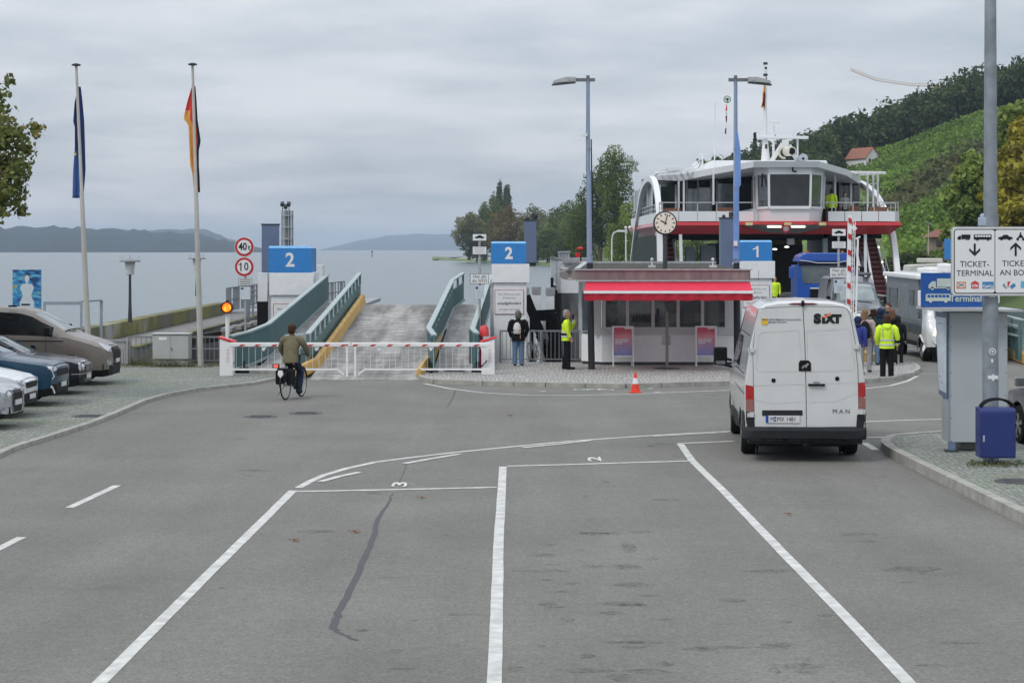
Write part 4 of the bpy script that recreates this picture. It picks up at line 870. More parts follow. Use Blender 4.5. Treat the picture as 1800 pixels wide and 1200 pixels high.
# art board + frame
rt = thing('art_board', 'blue painted board with a cut-out figure shape, standing behind the cars', 'art board', (X(46,60.5),60.5,-.2))
x0, x1 = X(22,60.5), X(72,60.5); zt, zb = Z(474,60.5), Z(560,60.5)
prof = [(0,.99),(.30,.88),(.40,.76),(.22,.70),(.20,.66),(.75,.62),(.98,.55),(.90,.45),(.60,.36),(.95,.25),(1.0,.12),(.80,.0)]
hw = .155; out = []
cx_ = (x0+x1)/2; zc_ = lambda t: zb+.0+(zt-.25-zb)*t
hole = [(0,.965),(.26,.93),(.30,.86),(.12,.79),(.10,.775),(.62,.755),(.85,.68),(.62,.58),(.50,.50),(.86,.36),(.84,.26),(.62,.16),(.80,.02),(.85,0)]
for s_, nm in ((-1,'left'),(1,'right')):
    edge = x0 if s_ < 0 else x1; a = Shift(rt); mid = [(cx_+s_*h_*.27, zb+(zt-zb)*(t*.93)) for h_,t in hole]
    for (xa,za),(xb,zb2) in zip(mid, mid[1:]):
        if abs(za-zb2) < 1e-4: continue
        a.add([(edge,60.5,za),(xa,60.5,za),(xb,60.5,zb2),(edge,60.5,zb2),(edge,60.56,za),(xa,60.56,za),(xb,60.56,zb2),(edge,60.56,zb2)], [(0,1,2,3),(7,6,5,4),(1,5,6,2),(0,4,5,1),(2,6,7,3),(3,7,4,0)])
    a.box(min(edge,cx_),max(edge,cx_),60.5,60.56,zb+(zt-zb)*.8975,zt)
    m = bpy.data.materials.get('art_paint')
    if not m:
        m = bpy.data.materials.new('art_paint'); m.use_nodes = True; N_, L_ = nodes(m); tc_ = N_.new('ShaderNodeTexCoord'); mp_ = N_.new('ShaderNodeMapping'); mp_.inputs['Scale'].default_value = (1.4,1,3.2); n_ = N_.new('ShaderNodeTexNoise'); n_.inputs['Scale'].default_value = 1.7; n_.inputs['Detail'].default_value = 4; n_.inputs['Distortion'].default_value = 1.2
        L_.new(tc_.outputs['Object'], mp_.inputs[0]); L_.new(mp_.outputs[0], n_.inputs['Vector']); r_ = N_.new('ShaderNodeValToRGB'); L_.new(n_.outputs['Fac'], r_.inputs[0]); e_ = r_.color_ramp.elements
        e_[0].position = .33; e_[0].color = (.01,.02,.06,1); e_[1].position = .42; e_[1].color = (.02,.12,.36,1)
        for p_, c_ in ((.54,(.03,.26,.46,1)),(.60,(.16,.46,.56,1)),(.635,(.34,.05,.04,1)),(.67,(.42,.40,.06,1)),(.72,(.03,.25,.4,1))): q_ = e_.new(p_); q_.color = c_
        L_.new(r_.outputs[0], N_['Principled BSDF'].inputs['Base Color'])
    a.done('panel', m)
a = Shift(rt); a.box(x0+.05,x0+.12,60.57,60.64,-.2,zt-.2); a.box(x1-.12,x1-.05,60.57,60.64,-.2,zt-.2); a.done('post', STEEL)
rt = thing('steel_frame', 'thin grey goal-like steel frame behind the left flagpole', 'frame', (X(118,60),60,-.1)); a = Shift(rt)
x0, x1 = X(78,60), X(143,60); zt = Z(530,60); a.bar((x0,60,-.1),(x0,60,zt),.06,.06); a.bar((x1,60,-.1),(x1,60,zt),.06,.06); a.bar((x0,60,zt-.05),(x1,60,zt-.05),.05,.1); a.bar((x1,60,zt),(X(160,60),61.5,zt),.05,.05); a.bar((X(160,60),61.5,-.1),(X(160,60),61.5,zt),.08,.08)
a.done('tubes', M('pale_blue_grey_steel', (.30,.36,.42), .4, .3))
# ---------------------------------------------------------------- flagpoles
def flagpole(label, pb, pt, Y, zb, cloth):
    x0, x1 = X(pb[0],Y), X(pt[0],Y); zt = Z(pt[1],Y); rt = thing('flagpole', label, 'flagpole', (x0,Y,zb), group='leaning white flagpoles')
    B = Vector((0,0,0)); T = Vector((x1-x0,0,zt-zb)); mid = .58
    a = MB(); a.tube([B,B.lerp(T,.2),B.lerp(T,.4),B.lerp(T,mid),B.lerp(T,mid+.005),T], [.090,.084,.074,.064,.050,.038], 14)
    for t in (.2,.42,.57): p = B.lerp(T,t); a.cyl(p,p+Vector((0,0,.05)),.094-.05*t,n=14)
    a.obj('pole', M('flagpole_white', (.44,.43,.40), .5, var=.12, vs=3), rt, smooth=50)
    a = MB(); a.lathe([(.02,0),(.13,.02),(.13,.06),(.03,.09)], T, 14); a.obj('finial', DSTEEL, rt, smooth=40)
    return rt, T
def cloth(rt, name, label, cat, pts, mats, mfun, off=(0,.13,0), amp=.05):
    """hanging cloth: rows of (z, xleft, xright) in world units relative to root"""
    a = MB(); n = 14; rows = []; k = len(pts); zz = np.linspace(pts[0][0], pts[-1][0], 36)
    P_ = sorted(pts, key=lambda p: p[0]); Zs = [p[0] for p in P_]
    vs = []
    for r, z in enumerate(zz):
        xl, xr = np.interp(z, Zs, [p[1] for p in P_]), np.interp(z, Zs, [p[2] for p in P_])
        for j in range(n):
            u = j/(n-1); vs.append((xl+(xr-xl)*u+off[0], off[1]+amp*math.sin(u*9.5+z*.7)*(.4+u*.6), z))
    fs = [(i*n+j, i*n+j+1, (i+1)*n+j+1, (i+1)*n+j) for i in range(35) for j in range(n-1)]
    b = len(a.v); a.v += vs; a.f += fs; a.m += [mfun(i/35, (j+.5)/(n-1)) for i in range(35) for j in range(n-1)]
    o = a.obj(name, mats, None, smooth=80, fixn=False); o.location = rt.location; tag(o, label, cat)
    s = o.modifiers.new('thickness', 'SOLIDIFY'); s.thickness = .008
    return o
FBL = M('flag_blue', (.018,.035,.14), .8, var=.25, vs=2); FB2 = M('flag_blue_light', (.045,.11,.30), .8, var=.15, vs=2); FBK = M('flag_black', (.02,.02,.025), .8); FRD = M('flag_red', (.60,.05,.04), .8, var=.15); FGO = M('flag_gold', (.72,.34,.08), .8, var=.12)
rt, T = flagpole('left leaning white flagpole with the drooping blue flag', (157,596), (134,117), 57, .06, None)
sc_ = 57/FPX; ox = X(157,57)
def ft(rows, zroot=.06): return [(Z(py,57)-zroot, X(a,57)-ox, X(b,57)-ox) for py,a,b in rows]
o = cloth(rt, 'european_flag', 'limp dark blue flag with a yellow star hanging on the left pole', 'flag', ft([(152,136,140),(180,129.5,143),(215,127,146),(222,130,146),(260,130,147),(300,127,148),(348,126,144)]), [FBL, FB2, M('flag_star_yellow', (.75,.62,.12), .7)], lambda t,u: 1 if (t > .55 and u < .75) else 0)
a = MB(); c_ = Vector((X(131,57)-ox,.06,Z(271,57)-.06)); vs = [c_]+[c_+Vector((math.sin(i*.628)*(.055 if i%2==0 else .024),0,math.cos(i*.628)*(.055 if i%2==0 else .024))) for i in range(10)]
a.add(vs, [(0,1+i,1+(i+1)%10) for i in range(10)]); a.obj('star', M('flag_star_yellow', (.75,.62,.12), .7), o)
rt, T = flagpole('taller white flagpole with the drooping black red and gold flag', (353,644), (338.5,116), 57.6, .06, None)
ox = X(353,57)
cloth(rt, 'german_flag', 'limp black, red and gold flag hanging close to its pole', 'flag', ft([(148,336,342),(175,328,344),(195,323,345),(206,321,345.5),(217,330,347),(246,331,351),(262,332,347.5),(290,333,347.5),(302,337,348.5),(337,340,350)]), [FGO, FRD, FBK], lambda t,u: 2 if u > .80 else (1 if u > .45 or t < .22 else 0))
# ---------------------------------------------------------------- signs on posts
SIGNW = M('sign_white', (.72,.73,.74), .45, var=.03); INK = M('sign_black', (.02,.02,.022), .5, var=.05); SRED = M('sign_red', (.48,.025,.03), .45, var=.05); SBACK = M('sign_back', (.3,.31,.32), .4, .6)
def plate(mb, x0, x1, Y, z0, z1, border=.012, mi_b=1, mi=0):
    mb.box(x0,x1,Y,Y+.012,z0,z1,mi_b); mb.box(x0+border,x1-border,Y-.004,Y-.001,z0+border,z1-border,mi)
def car_icon(mb, x, Y, z, s, mi=1):
    pts = [(-1,.0),(-1,.22),(-.78,.34),(-.52,.36),(-.25,.62),(.3,.62),(.55,.38),(.95,.30),(1,.0)]
    mb.prism([(x+p*s*.5, z+q*s*.5) for p,q in pts], 'xz', Y-.003, Y, mi)
    for dx in (-.55,.55): mb.cyl((x+dx*s*.5,Y-.003,z),(x+dx*s*.5,Y,z),.16*s*.5,n=12,mi=mi)
def truck_icon(mb, x, Y, z, s, mi=1, d=1, box_only=False):
    def q(poly): mb.prism([(x+d*p*s*.5, z+r*s*.5) for p,r in poly][::d], 'xz', Y-.003, Y, mi)
    q([(-.38,.12),(1,.12),(1,.72),(-.38,.72)]); q([(-1,.0),(-.45,.0),(-.45,.52),(-.72,.52),(-.98,.26)]); q([(-.45,.0),(.9,.0),(.9,.08),(-.45,.08)])
    for dx in (-.72,.45,.75): mb.cyl((x+d*dx*s*.5,Y-.003,z),(x+d*dx*s*.5,Y,z),.12*s*.5,n=12,mi=mi)
def bus_icon(mb, x, Y, z, s, mi=1, mw=0):
    mb.prism([(x+p*s*.5, z+r*s*.5) for p,r in [(-1,.0),(1,.0),(1,.5),(.97,.58),(-.92,.58),(-1,.45)]], 'xz', Y-.003, Y, mi)
    for i in range(6): mb.box(x+(-.86+i*.30)*s*.5,x+(-.62+i*.30)*s*.5,Y-.0045,Y-.0032,z+.28*s*.5,z+.50*s*.5,mw)
    for dx in (-.6,.6): mb.cyl((x+dx*s*.5,Y-.0035,z),(x+dx*s*.5,Y,z),.14*s*.5,n=12,mi=mi)
def sign_post(label, px, Y, zb, top, grp):
    rt = thing('sign_post', label, 'sign post', (X(px,Y),Y,zb), group=grp); a = Shift(rt); a.cyl((X(px,Y),Y,zb-.05),(X(px,Y),Y,Z(top,Y)),.036,n=10); a.done('pole', STEEL, smooth=40); return rt
def ferry_rules(rt, px, Y, tops, wds):
    x = X(px,Y); f = Y/FPX; yy = Y-.06
    a = Shift(rt); z1, z0 = Z(tops[0],Y), Z(tops[1],Y); plate(a, x-wds[0]*f, x+wds[0]*f, yy, z0, z1, .010); car_icon(a, x, yy-.005, z0+.085, .27); a.done('car_sign', [SIGNW, INK])
    a = Shift(rt); z1, z0 = Z(tops[2],Y), Z(tops[3],Y); plate(a, x-wds[0]*f, x+wds[0]*f, yy, z0, z1, .010)
    for i,t in enumerate(('Anhalten am Schild','bis zum Einweisen','des Bordpersonals')): txt(a, t, .042, (x,yy-.006,z1-.055-i*.062), 0, .95, 1)
    a.done('text_sign', [SIGNW, INK])
    a = Shift(rt); z1, z0 = Z(tops[4],Y), Z(tops[5],Y); plate(a, x-wds[1]*f, x+wds[1]*f, yy, z0, z1, .014); a.box(x-wds[1]*f+.03,x+wds[1]*f-.03,yy-.0045,yy-.0042,z0+.03,z1-.03,0)
    txt(a, 'Hier gilt\ndie StVO', .135, (x,yy-.007,(z0+z1)/2+.005), .0, .90, 1, lsp=.95); a.done('rule_sign', [SIGNW, INK])
    a = Shift(rt); z1, z0 = Z(tops[6],Y), Z(tops[7],Y); a.box(x-wds[2]*f,x+wds[2]*f,yy,yy+.01,z0,z1,0); a.box(x-wds[2]*f+.02,x-wds[2]*f+.09,yy-.003,yy-.001,z1-.10,z1-.03,1)
    for i in range(4): a.box(x-.06,x+wds[2]*f-.03,yy-.002,yy-.001,z0+.06+i*.045,z0+.075+i*.045,2)
    a.done('info_sheet', [M('paper_pale', (.55,.60,.66), .5), M('navy_mark', (.02,.05,.16), .5), M('faint_ink', (.35,.38,.42), .5)])
gp = 'rule sign posts at the ramp entrances'
rt = sign_post('sign post with car plate and rule plate in front of the raised right-hand walkway', 843, 58.5, .1, 411, gp); ferry_rules(rt, 843, 58.5, (411,423.5,433,447.5,481,499,502,525), (12.5,16.5,8))
rt = sign_post('sign post with car plate and rule plate beside the upright barrier arm', 1474, 59.5, .1, 402, gp); ferry_rules(rt, 1474, 59.5, (402,415,424,437,470,488.5,491,515), (12.5,16.5,8.5))
rt = thing('speed_sign_post', 'post carrying round forty tonne and ten signs left of ramp two', 'sign post', (X(431,60),60,-1)); a = Shift(rt); a.cyl((X(431,60),60.05,-1),(X(431,60),60.05,Z(420,60)),.036,n=10); a.done('pole', STEEL, smooth=40)
for py, t, s_ in ((434,'40t',.30),(469,'10',.34)):
    a = Shift(rt); x, z = X(429.5,60), Z(py,60); a.cyl((x,59.98,z),(x,60.0,z),.30,n=36,mi=0); a.cyl((x,59.972,z),(x,59.979,z),.285,n=36,mi=1); a.cyl((x,59.965,z),(x,59.971,z),.215,n=36,mi=0)
    if t == '40t': txt(a, '40', .31, (x-.045,59.96,z), .008, .82, 2); txt(a, 't', .24, (x+.15,59.96,z-.02), .004, .9, 2)
    else: a.prism([(x-.115+p_,z+q_) for p_,q_ in ((-.055,.085),(-.055,.055),(.0,.075),(.0,-.125),(.032,-.125),(.032,.125),(.008,.125),(-.01,.10))], 'xz', 59.957, 59.962, 2); txt(a, '0', .33, (x+.065,59.96,z), .004, .85, 2)
    a.done('round_sign', [SIGNW, SRED, INK])
a = Shift(rt); x = X(431,60); plate(a, x-.21, x+.21, 59.98, Z(502,60), Z(489,60), .012)
for i in range(3): a.box(x-.17,x+.17,59.972,59.975,Z(492+i*3.3,60)-.012,Z(492+i*3.3,60)+.008,1)
a.done('text_sign', [SIGNW, INK]); a = Shift(rt); a.box(x-.16,x+.16,59.98,59.99,Z(526,60),Z(504,60),0); a.box(x-.13,x-.05,59.976,59.979,Z(508.5,60),Z(505.5,60),1); a.done('info_sheet', [M('paper_pale'), M('navy_mark')] if 0 else [MATS['paper_pale'], MATS['navy_mark']])
# traffic light
rt = thing('traffic_light', 'small signal glowing amber on a white post beside the left barrier', 'traffic light', (X(400,55.6),55.6,.06)); x = X(400,55.6)
a = Shift(rt); a.cyl((x,55.6,.06),(x,55.6,Z(551,55.6)),.06,n=14); a.done('post', WHITE, smooth=40)
def TUBEV(a, x, z, n=24):
    vs = []
    for r_, y in ((.135,55.449),(.165,55.449),(.165,55.36),(.135,55.36)):
        for j in range(n): vs.append((x+r_*math.cos(6.283*j/n), y, z+r_*math.sin(6.283*j/n)))
    a.add(vs, [(i*n+j, i*n+(j+1)%n, ((i+1)%4)*n+(j+1)%n, ((i+1)%4)*n+j) for i in range(4) for j in range(n)])
z = Z(540,55.6); a = Shift(rt); a.cyl((x,55.45,z),(x,55.66,z),.165,n=24); a.cyl((x,55.66,z),(x,55.72,z),.10,n=12); a.cyl((x-.0,55.6,z+.15),(x,55.6,z+.2),.05); a.done('housing', M('dark_red_black', (.08,.012,.012), .5), smooth=40)
m = bpy.data.materials.new('amber_lamp'); m.use_nodes = True; N_, L_ = nodes(m); b_ = N_['Principled BSDF']; b_.inputs['Base Color'].default_value = (.8,.2,.02,1)
tc_ = N_.new('ShaderNodeTexCoord'); n_ = N_.new('ShaderNodeTexNoise'); n_.inputs['Scale'].default_value = 9; L_.new(tc_.outputs['Object'], n_.inputs['Vector']); r_ = N_.new('ShaderNodeValToRGB'); L_.new(n_.outputs['Fac'], r_.inputs[0]); e_ = r_.color_ramp.elements; e_[0].color = (1,.14,.01,1); e_[0].position = .4; e_[1].color = (1,.45,.03,1); e_[1].position = .6; L_.new(r_.outputs[0], b_.inputs['Emission Color']); b_.inputs['Emission Strength'].default_value = 1.5
a = Shift(rt); a.lathe([(.125,0),(.125,.01),(.09,.035),(.03,.045)], (x,55.45,z), 24, axis='y'); 
for i in range(len(a.v)): a.v[i] = (a.v[i][0], 55.445-(a.v[i][1]-55.45), a.v[i][2])
a.done('lens', m, smooth=60)
a = Shift(rt); TUBEV(a,x,z); a.done('visor', M('dark_red_black'), smooth=40) if 0 else a.done('visor', MATS['dark_red_black'], smooth=40)
# ---------------------------------------------------------------- barrier across ramp 2
def gate_box(label, px, Y, flip):
    rt = thing('barrier_cabinet', label, 'barrier cabinet', (X(px,Y),Y,.06), group='white barrier cabinets'); w_ = .36; h = 1.02; s_ = -1 if flip else 1
    a = MB(); a.prism([(-w_/2,0),(w_/2,0),(w_/2,h-(.0 if flip else .13)),(-w_/2,h-(.13 if flip else 0))], 'xz', -.15, .2); a.obj('housing', WHITE, rt, bevel=.012)
    a = MB(); z0, z1 = h-(.12 if flip else -.01), h-(-.01 if flip else .12)
    a.add([(-w_/2-.03,-.18,z0),(w_/2+.06,-.18,z1),(w_/2+.06,.23,z1),(-w_/2-.03,.23,z0),(-w_/2-.03,-.18,z0+.05),(w_/2+.06,-.18,z1+.05),(w_/2+.06,.23,z1+.05),(-w_/2-.03,.23,z0+.05)], [(3,2,1,0),(4,5,6,7),(0,1,5,4),(1,2,6,5),(2,3,7,6),(3,0,4,7)])
    a.obj('red_cap', M('barrier_red', (.75,.03,.04), .35, coat=.5), rt, bevel=.012)
    a = MB()
    for k,dx in ((0,.05),(1,.05),(2,.05),(3,.05)):
        n = 14; r0, r1 = (.030,.042) if k < 3 else (.02,.03); vs = []
        for i in range(n): q = 6.283*i/n; vs += [(dx+r0*math.cos(q),-.1525,.40+k*.10+r0*math.sin(q)),(dx+r1*math.cos(q),-.1525,.40+k*.10+r1*math.sin(q))]
        a.add(vs, [(2*i,2*i+1,(2*i+3)%(2*n),(2*i+2)%(2*n)) for i in range(n)])
    a.obj('marking', M('faded_red_print', (.55,.25,.25), .5), rt); return rt
rt = gate_box('white barrier cabinet with red cap at the left end of the closed boom', 399, 53.4, False)
a = MB(); a.bar((.2,-.05,.33),(.12,-.05,.42),.03,.03); a.obj('crank', BLACK, rt)
rt = gate_box('white barrier cabinet with red cap at the right end of the closed boom', 858, 53.5, True)
a = MB(); a.bar((-.2,-.17,.24),(-.08,-.2,.36),.03,.03); a.bar((-.08,-.2,.36),(-.03,-.2,.42),.05,.03); a.obj('crank', BLACK, rt)
def boom(label, x0, x1, Y, px_marks):
    rt = thing('barrier_boom', label, 'barrier boom', (x0,Y,.8), group='closed white booms across ramp two'); zc0 = Z(605.5,Y); s_ = 1 if x1 > x0 else -1
    a = Shift(rt); a.box(min(x0,x1),max(x0,x1),Y-.03,Y+.05,zc0-.055,zc0+.055); a.done('arm', WHITE, bevel=.015)
    a = Shift(rt)
    for px in px_marks: x = X(px,Y); a.add([(x-.09,Y-.034,zc0-.048),(x+.02,Y-.034,zc0-.048),(x+.11,Y-.034,zc0+.005),(x-.02,Y-.034,zc0+.005)], [(0,1,2,3)])
    a.done('red_marks', SRED)
    zl = Z(649,Y); a = Shift(rt); a.bar((x0,Y,zl),(x1-s_*.35,Y,zl),.045,.05); a.bar((x1-s_*.35,Y,zl),(x1-s_*.18,Y,zl-.14),.04,.04); a.bar((x1-s_*.10,Y,zc0),(x1-s_*.10,Y,-.0+.04),.05,.06)
    a.done('lower_rail', WHITE)
    a = Shift(rt); n = int(abs(x1-x0)/.165)
    for i in range(1,n-1): x = x0+(x1-x0)*i/n; a.cyl((x,Y,zl),(x-s_*.0,Y,zc0-.05),.0045,n=5)
    for px in px_marks[1::3]: x = X(px+12,Y); a.add([(x-.08,Y+.0,zc0-.056),(x+.08,Y,zc0-.056),(x+.0,Y,zc0-.17),(x-.03,Y,zc0-.17)], [(0,1,2,3)])
    a.done('hanging_bars', WHITE)
boom('left half of the closed white boom with red marks, cyclist passing in front', X(404,53.1), X(616.5,53.1), 53.1, [425,452,482,514,545,574,603])
boom('right half of the closed white boom with red marks', X(862,53.1), X(616.5,53.1)+.02, 53.1, [624,655,685,716,746,776,806,837])
# open barrier for lane 1
rt = thing('raised_barrier', 'upright open barrier arm with red blocks and folded white lattice', 'barrier arm', (X(1492,57),57,.1)); Y = 57
a = Shift(rt); a.bar((X(1489,Y),Y,.6),(X(1494,Y),Y,Z(378,Y)),.115,.07,up=(0,1,0)); a.done('arm', WHITE)
a = Shift(rt)
for i, py in enumerate((386,414,442,470,500,528,553)):
    u = (py-378)/(600-378); px = 1494-u*4; x = X(px,Y); a.add([(x-.05,Y-.062,Z(py-4,Y)),(x+.05,Y-.062,Z(py-1,Y)),(x+.05,Y-.062,Z(py+8,Y)),(x-.05,Y-.062,Z(py+5,Y))], [(0,1,2,3)])
a.done('red_marks', SRED)
a = Shift(rt)
for dx in (5,8.5): a.bar((X(1490+dx,Y),Y,.6),(X(1495+dx,Y),Y,Z(386,Y)),.02,.02)
for i in range(46): py = 392+i*4.6; a.bar((X(1494.5,Y),Y,Z(py,Y)),(X(1502,Y),Y,Z(py+5*(1 if i%2 else -1),Y)),.014,.014)
a.bar((X(1503,Y),Y,.6),(X(1508,Y),Y,Z(420,Y)),.05,.04); a.bar((X(1498,Y),Y,Z(397,Y)),(X(1504,Y),Y,Z(404,Y)),.04,.12)
a.bar((X(1504,Y),Y,Z(420,Y)),(X(1512,Y),Y,Z(416,Y)),.05,.04); a.done('folded_lattice', WHITE)
a = Shift(rt); a.box(X(1481,Y),X(1505,Y),56.9,57.4,.1,1.1); a.done('cabinet', WHITE, bevel=.015)
# ---------------------------------------------------------------- kiosk
kx0, kx1, kY = X(1045,57.7), X(1293,57.7), 57.7
rt = thing('ticket_kiosk', 'white ticket kiosk with flat felt roof on the cobbled island', 'kiosk', ((kx0+kx1)/2,kY,.1))
zp, zs_, zw = Z(636,kY), Z(588,kY), Z(526,kY)
foot = [(kx0+.22,kY),(kx1,kY),(kx1,60.6),(kx0-.35,60.6),(kx0-.35,kY+.55)]
a = Shift(rt); a.prism([(x+.03*(1 if x < 4 else -1),y+.03) for x,y in foot], 'xy', .1, zp-.002); a.done('plinth', M('dark_plinth', (.075,.08,.085), .7, var=.35, vs=2))
a = Shift(rt); a.prism(foot, 'xy', zp, zs_); a.prism([(x,y) for x,y in foot], 'xy', Z(527,kY)+.25, 2.72); a.done('wall', WALLW)
a = Shift(rt)
for px in (1062,1103,1148,1192,1235,1277): x = X(px,kY); a.box(x-.045,x+.045,kY,kY+.12,zs_,zw+.3)
for px in (1045,): x = X(px,kY); a.box(x-.02,x+.20,kY+.002,kY+.14,zs_,zw+.3)
a.box(X(1280,kY),kx1+.01,kY+.002,kY+.14,zs_,zw+.3)
a.box(kx0+.2,kx1+.03,kY-.06,kY+.10,zs_+.002,zs_+.09); a.box(kx0+.2,kx1+.02,kY-.02,kY+.1,zs_+.092,zs_+.22)
a.box(kx0-.37,kx0-.33,kY+.56,60.6,zs_,2.7); a.done('window_frame', M('frame_grey_white', (.50,.52,.53), .5, var=.05))
gm = bpy.data.materials.new('kiosk_glass'); gm.use_nodes = True; N_, L_ = nodes(gm); b_ = N_['Principled BSDF']; b_.inputs['Base Color'].default_value = (.6,.65,.66,1); b_.inputs['Transmission Weight'].default_value = .92; b_.inputs['Roughness'].default_value = .02; b_.inputs['IOR'].default_value = 1.45
cg_ = gm
for i,(p0,p1) in enumerate(zip((1064.7,1105.7,1150.7,1194.7,1237.7),(1100.3,1145.3,1189.3,1232.3,1274.3))):
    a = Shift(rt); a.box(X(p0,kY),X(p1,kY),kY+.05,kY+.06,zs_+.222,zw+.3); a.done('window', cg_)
a = Shift(rt); a.add([(kx0-.34,kY+.56,zs_+.1),(kx0+.19,kY+.04,zs_+.1),(kx0+.19,kY+.04,2.6),(kx0-.34,kY+.56,2.6)], [(0,1,2,3)]); a.done('side_window', glass('reflective_glass', (.10,.12,.15)))
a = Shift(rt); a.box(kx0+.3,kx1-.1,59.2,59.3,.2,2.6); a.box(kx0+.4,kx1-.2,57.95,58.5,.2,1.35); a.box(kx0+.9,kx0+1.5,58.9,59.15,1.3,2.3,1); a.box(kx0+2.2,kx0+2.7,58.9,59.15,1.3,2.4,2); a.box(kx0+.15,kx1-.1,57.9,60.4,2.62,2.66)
for i in range(7): a.cyl((kx0+1.0+i*.09,58.2,1.36),(kx0+1.0+i*.09,58.2,1.75),.03,n=8,mi=2)
for i in range(5): a.box(kx1-1.9+i*.36,kx1-1.68+i*.36,58.1,58.25,1.36,1.6,1+i%2)
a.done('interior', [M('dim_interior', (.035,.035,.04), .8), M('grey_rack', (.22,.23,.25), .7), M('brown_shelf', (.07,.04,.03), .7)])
# roof
rx0, rx1 = X(993,55.4), X(1319,55.4); zf0, zf1 = Z(492,55.4), Z(475,55.4)
a = Shift(rt); a.box(rx0+.3,rx1,55.4,55.5,zf0,zf1); a.add([(rx0+.3,55.4,zf0),(rx0,55.75,zf0),(rx0,55.75,zf1),(rx0+.3,55.4,zf1),(rx0+.36,55.5,zf0),(rx0+.1,55.85,zf0),(rx0+.1,55.85,zf1),(rx0+.36,55.5,zf1)], [(0,1,2,3),(7,6,5,4)]); a.box(rx0,rx0+.1,55.76,61.5,zf0,zf1); a.box(rx1-.1,rx1,55.501,61.5,zf0,zf1)
FAS = M('weathered_fascia', (.205,.178,.175), .7, var=.3, vs=3.5, streak=.25)
for i in range(19): x = rx0+.6+i*.27; a.box(x,x+.012,55.392,55.399,zf0,zf1)
a.done('fascia', FAS)
a = Shift(rt); a.box(rx0+.25,rx1+.05,55.36,55.398,zf1,zf1+.035); a.box(rx0+.3,rx1,55.37,55.399,zf0-.05,zf0-.003)
a.bar((rx0-.35,55.8,zf1-.05),(rx0+.05,55.8,zf1-.02),.05,.03); a.bar((rx0+.38,56.6,zf1+.02),(X(1030,60),60.2,Z(462,60)),.16,.05); a.bar((rx1-.2,56.6,zf1+.02),(X(1293,60),60.2,Z(463,60)),.16,.05); a.bar((rx0+.6,60.9,Z(461,61)),(rx1-.4,60.9,Z(461,61)),.12,.06); a.done('roof_edge', M('zinc_edge', (.42,.44,.45), .45, .3, .2))
a = Shift(rt); zb_ = Z(463,60.5); a.add([(rx0+.05,55.5,zf1-.02),(rx1-.05,55.5,zf1-.02),(rx1-.5,60.9,zb_),(rx0+.6,60.9,zb_),(rx0+.05,61.4,zf1-.1),(rx1-.05,61.4,zf1-.1)], [(0,1,2,3),(0,3,4),(1,5,2),(3,2,5,4)]); a.done('roof', M('roof_felt', (.075,.070,.064), .95, var=.3, vs=2.5, bump=.4, bs=30))
a = Shift(rt); a.box(rx0+.1,rx1-.1,55.51,61.3,zf0+.02,zf0+.05); a.done('soffit', M('soffit_white', (.5,.5,.5), .7))
a = Shift(rt)
for px in (1146,1253): x = X(px,58); a.box(x-.10,x+.10,57.8,58.1,Z(470,58)-.03,Z(466,58)); a.cyl((x,58,Z(466,58)),(x,58,Z(456,58)),.02,n=6); a.ball((x,58,Z(456,58)),.05)
a.done('roof_vent', M('vent_white', (.6,.6,.58), .5))
# awning
aw = thing('awning', 'bright red fabric awning with white front bar over the kiosk counter', 'awning', (X(1172,54),57.6,Z(490,55)))
x0, x1 = X(1029,55.6), X(1318,55.6); a0, a1 = X(1027,53.8), X(1323,53.8); AWN = M('awning_red', (.66,.02,.06), .75, var=.1, vs=4)
a = Shift(aw); zt_, zb_ = Z(494,55.6), Z(511,53.8)
n = 12; vs = []
for j in range(n+1):
    u = j/n; 
    for q in range(5): t = q/4; sag = -.03*math.sin(math.pi*t)*(1+.2*math.sin(j)); vs.append((x0+(x1-x0)*u+(a0-x0+(a1-x1-a0+x0)*u)*t, 55.6-1.8*t, zt_+(zb_-zt_)*t+sag))
a.add(vs, [(5*j+q, 5*j+5+q, 5*j+6+q, 5*j+1+q) for j in range(n) for q in range(4)])
a.add([(x0,55.6,zt_),(x0,57.6,zt_+.05),(x1,57.6,zt_+.05),(x1,55.6,zt_)], [(0,1,2,3)])
a.done('canopy', AWN, smooth=30)
a = Shift(aw); a.box(a0-.02,a1+.02,53.74,53.80,zb_-.075,zb_-.005); a.done('front_bar', WHITE, bevel=.008)
a = Shift(aw); vs = []
for j in range(61): u = j/60; vs += [(a0+(a1-a0)*u,53.77+.012*math.sin(j*1.1),zb_-.078),(a0+(a1-a0)*u,53.77+.02*math.sin(j*1.1),zb_-.265-.01*math.sin(j*.9))]
a.add(vs, [(2*j,2*j+2,2*j+3,2*j+1) for j in range(60)]); a.done('valance', M('awning_red_dark', (.42,.012,.03), .8, var=.1))
a = Shift(aw); a.bar((x0+.1,57.5,zt_-.1),(a0+.1,53.8,zb_-.04),.05,.04); a.bar((x1-.1,57.5,zt_-.1),(a1-.1,53.8,zb_-.04),.05,.04); a.done('arm', DSTEEL)
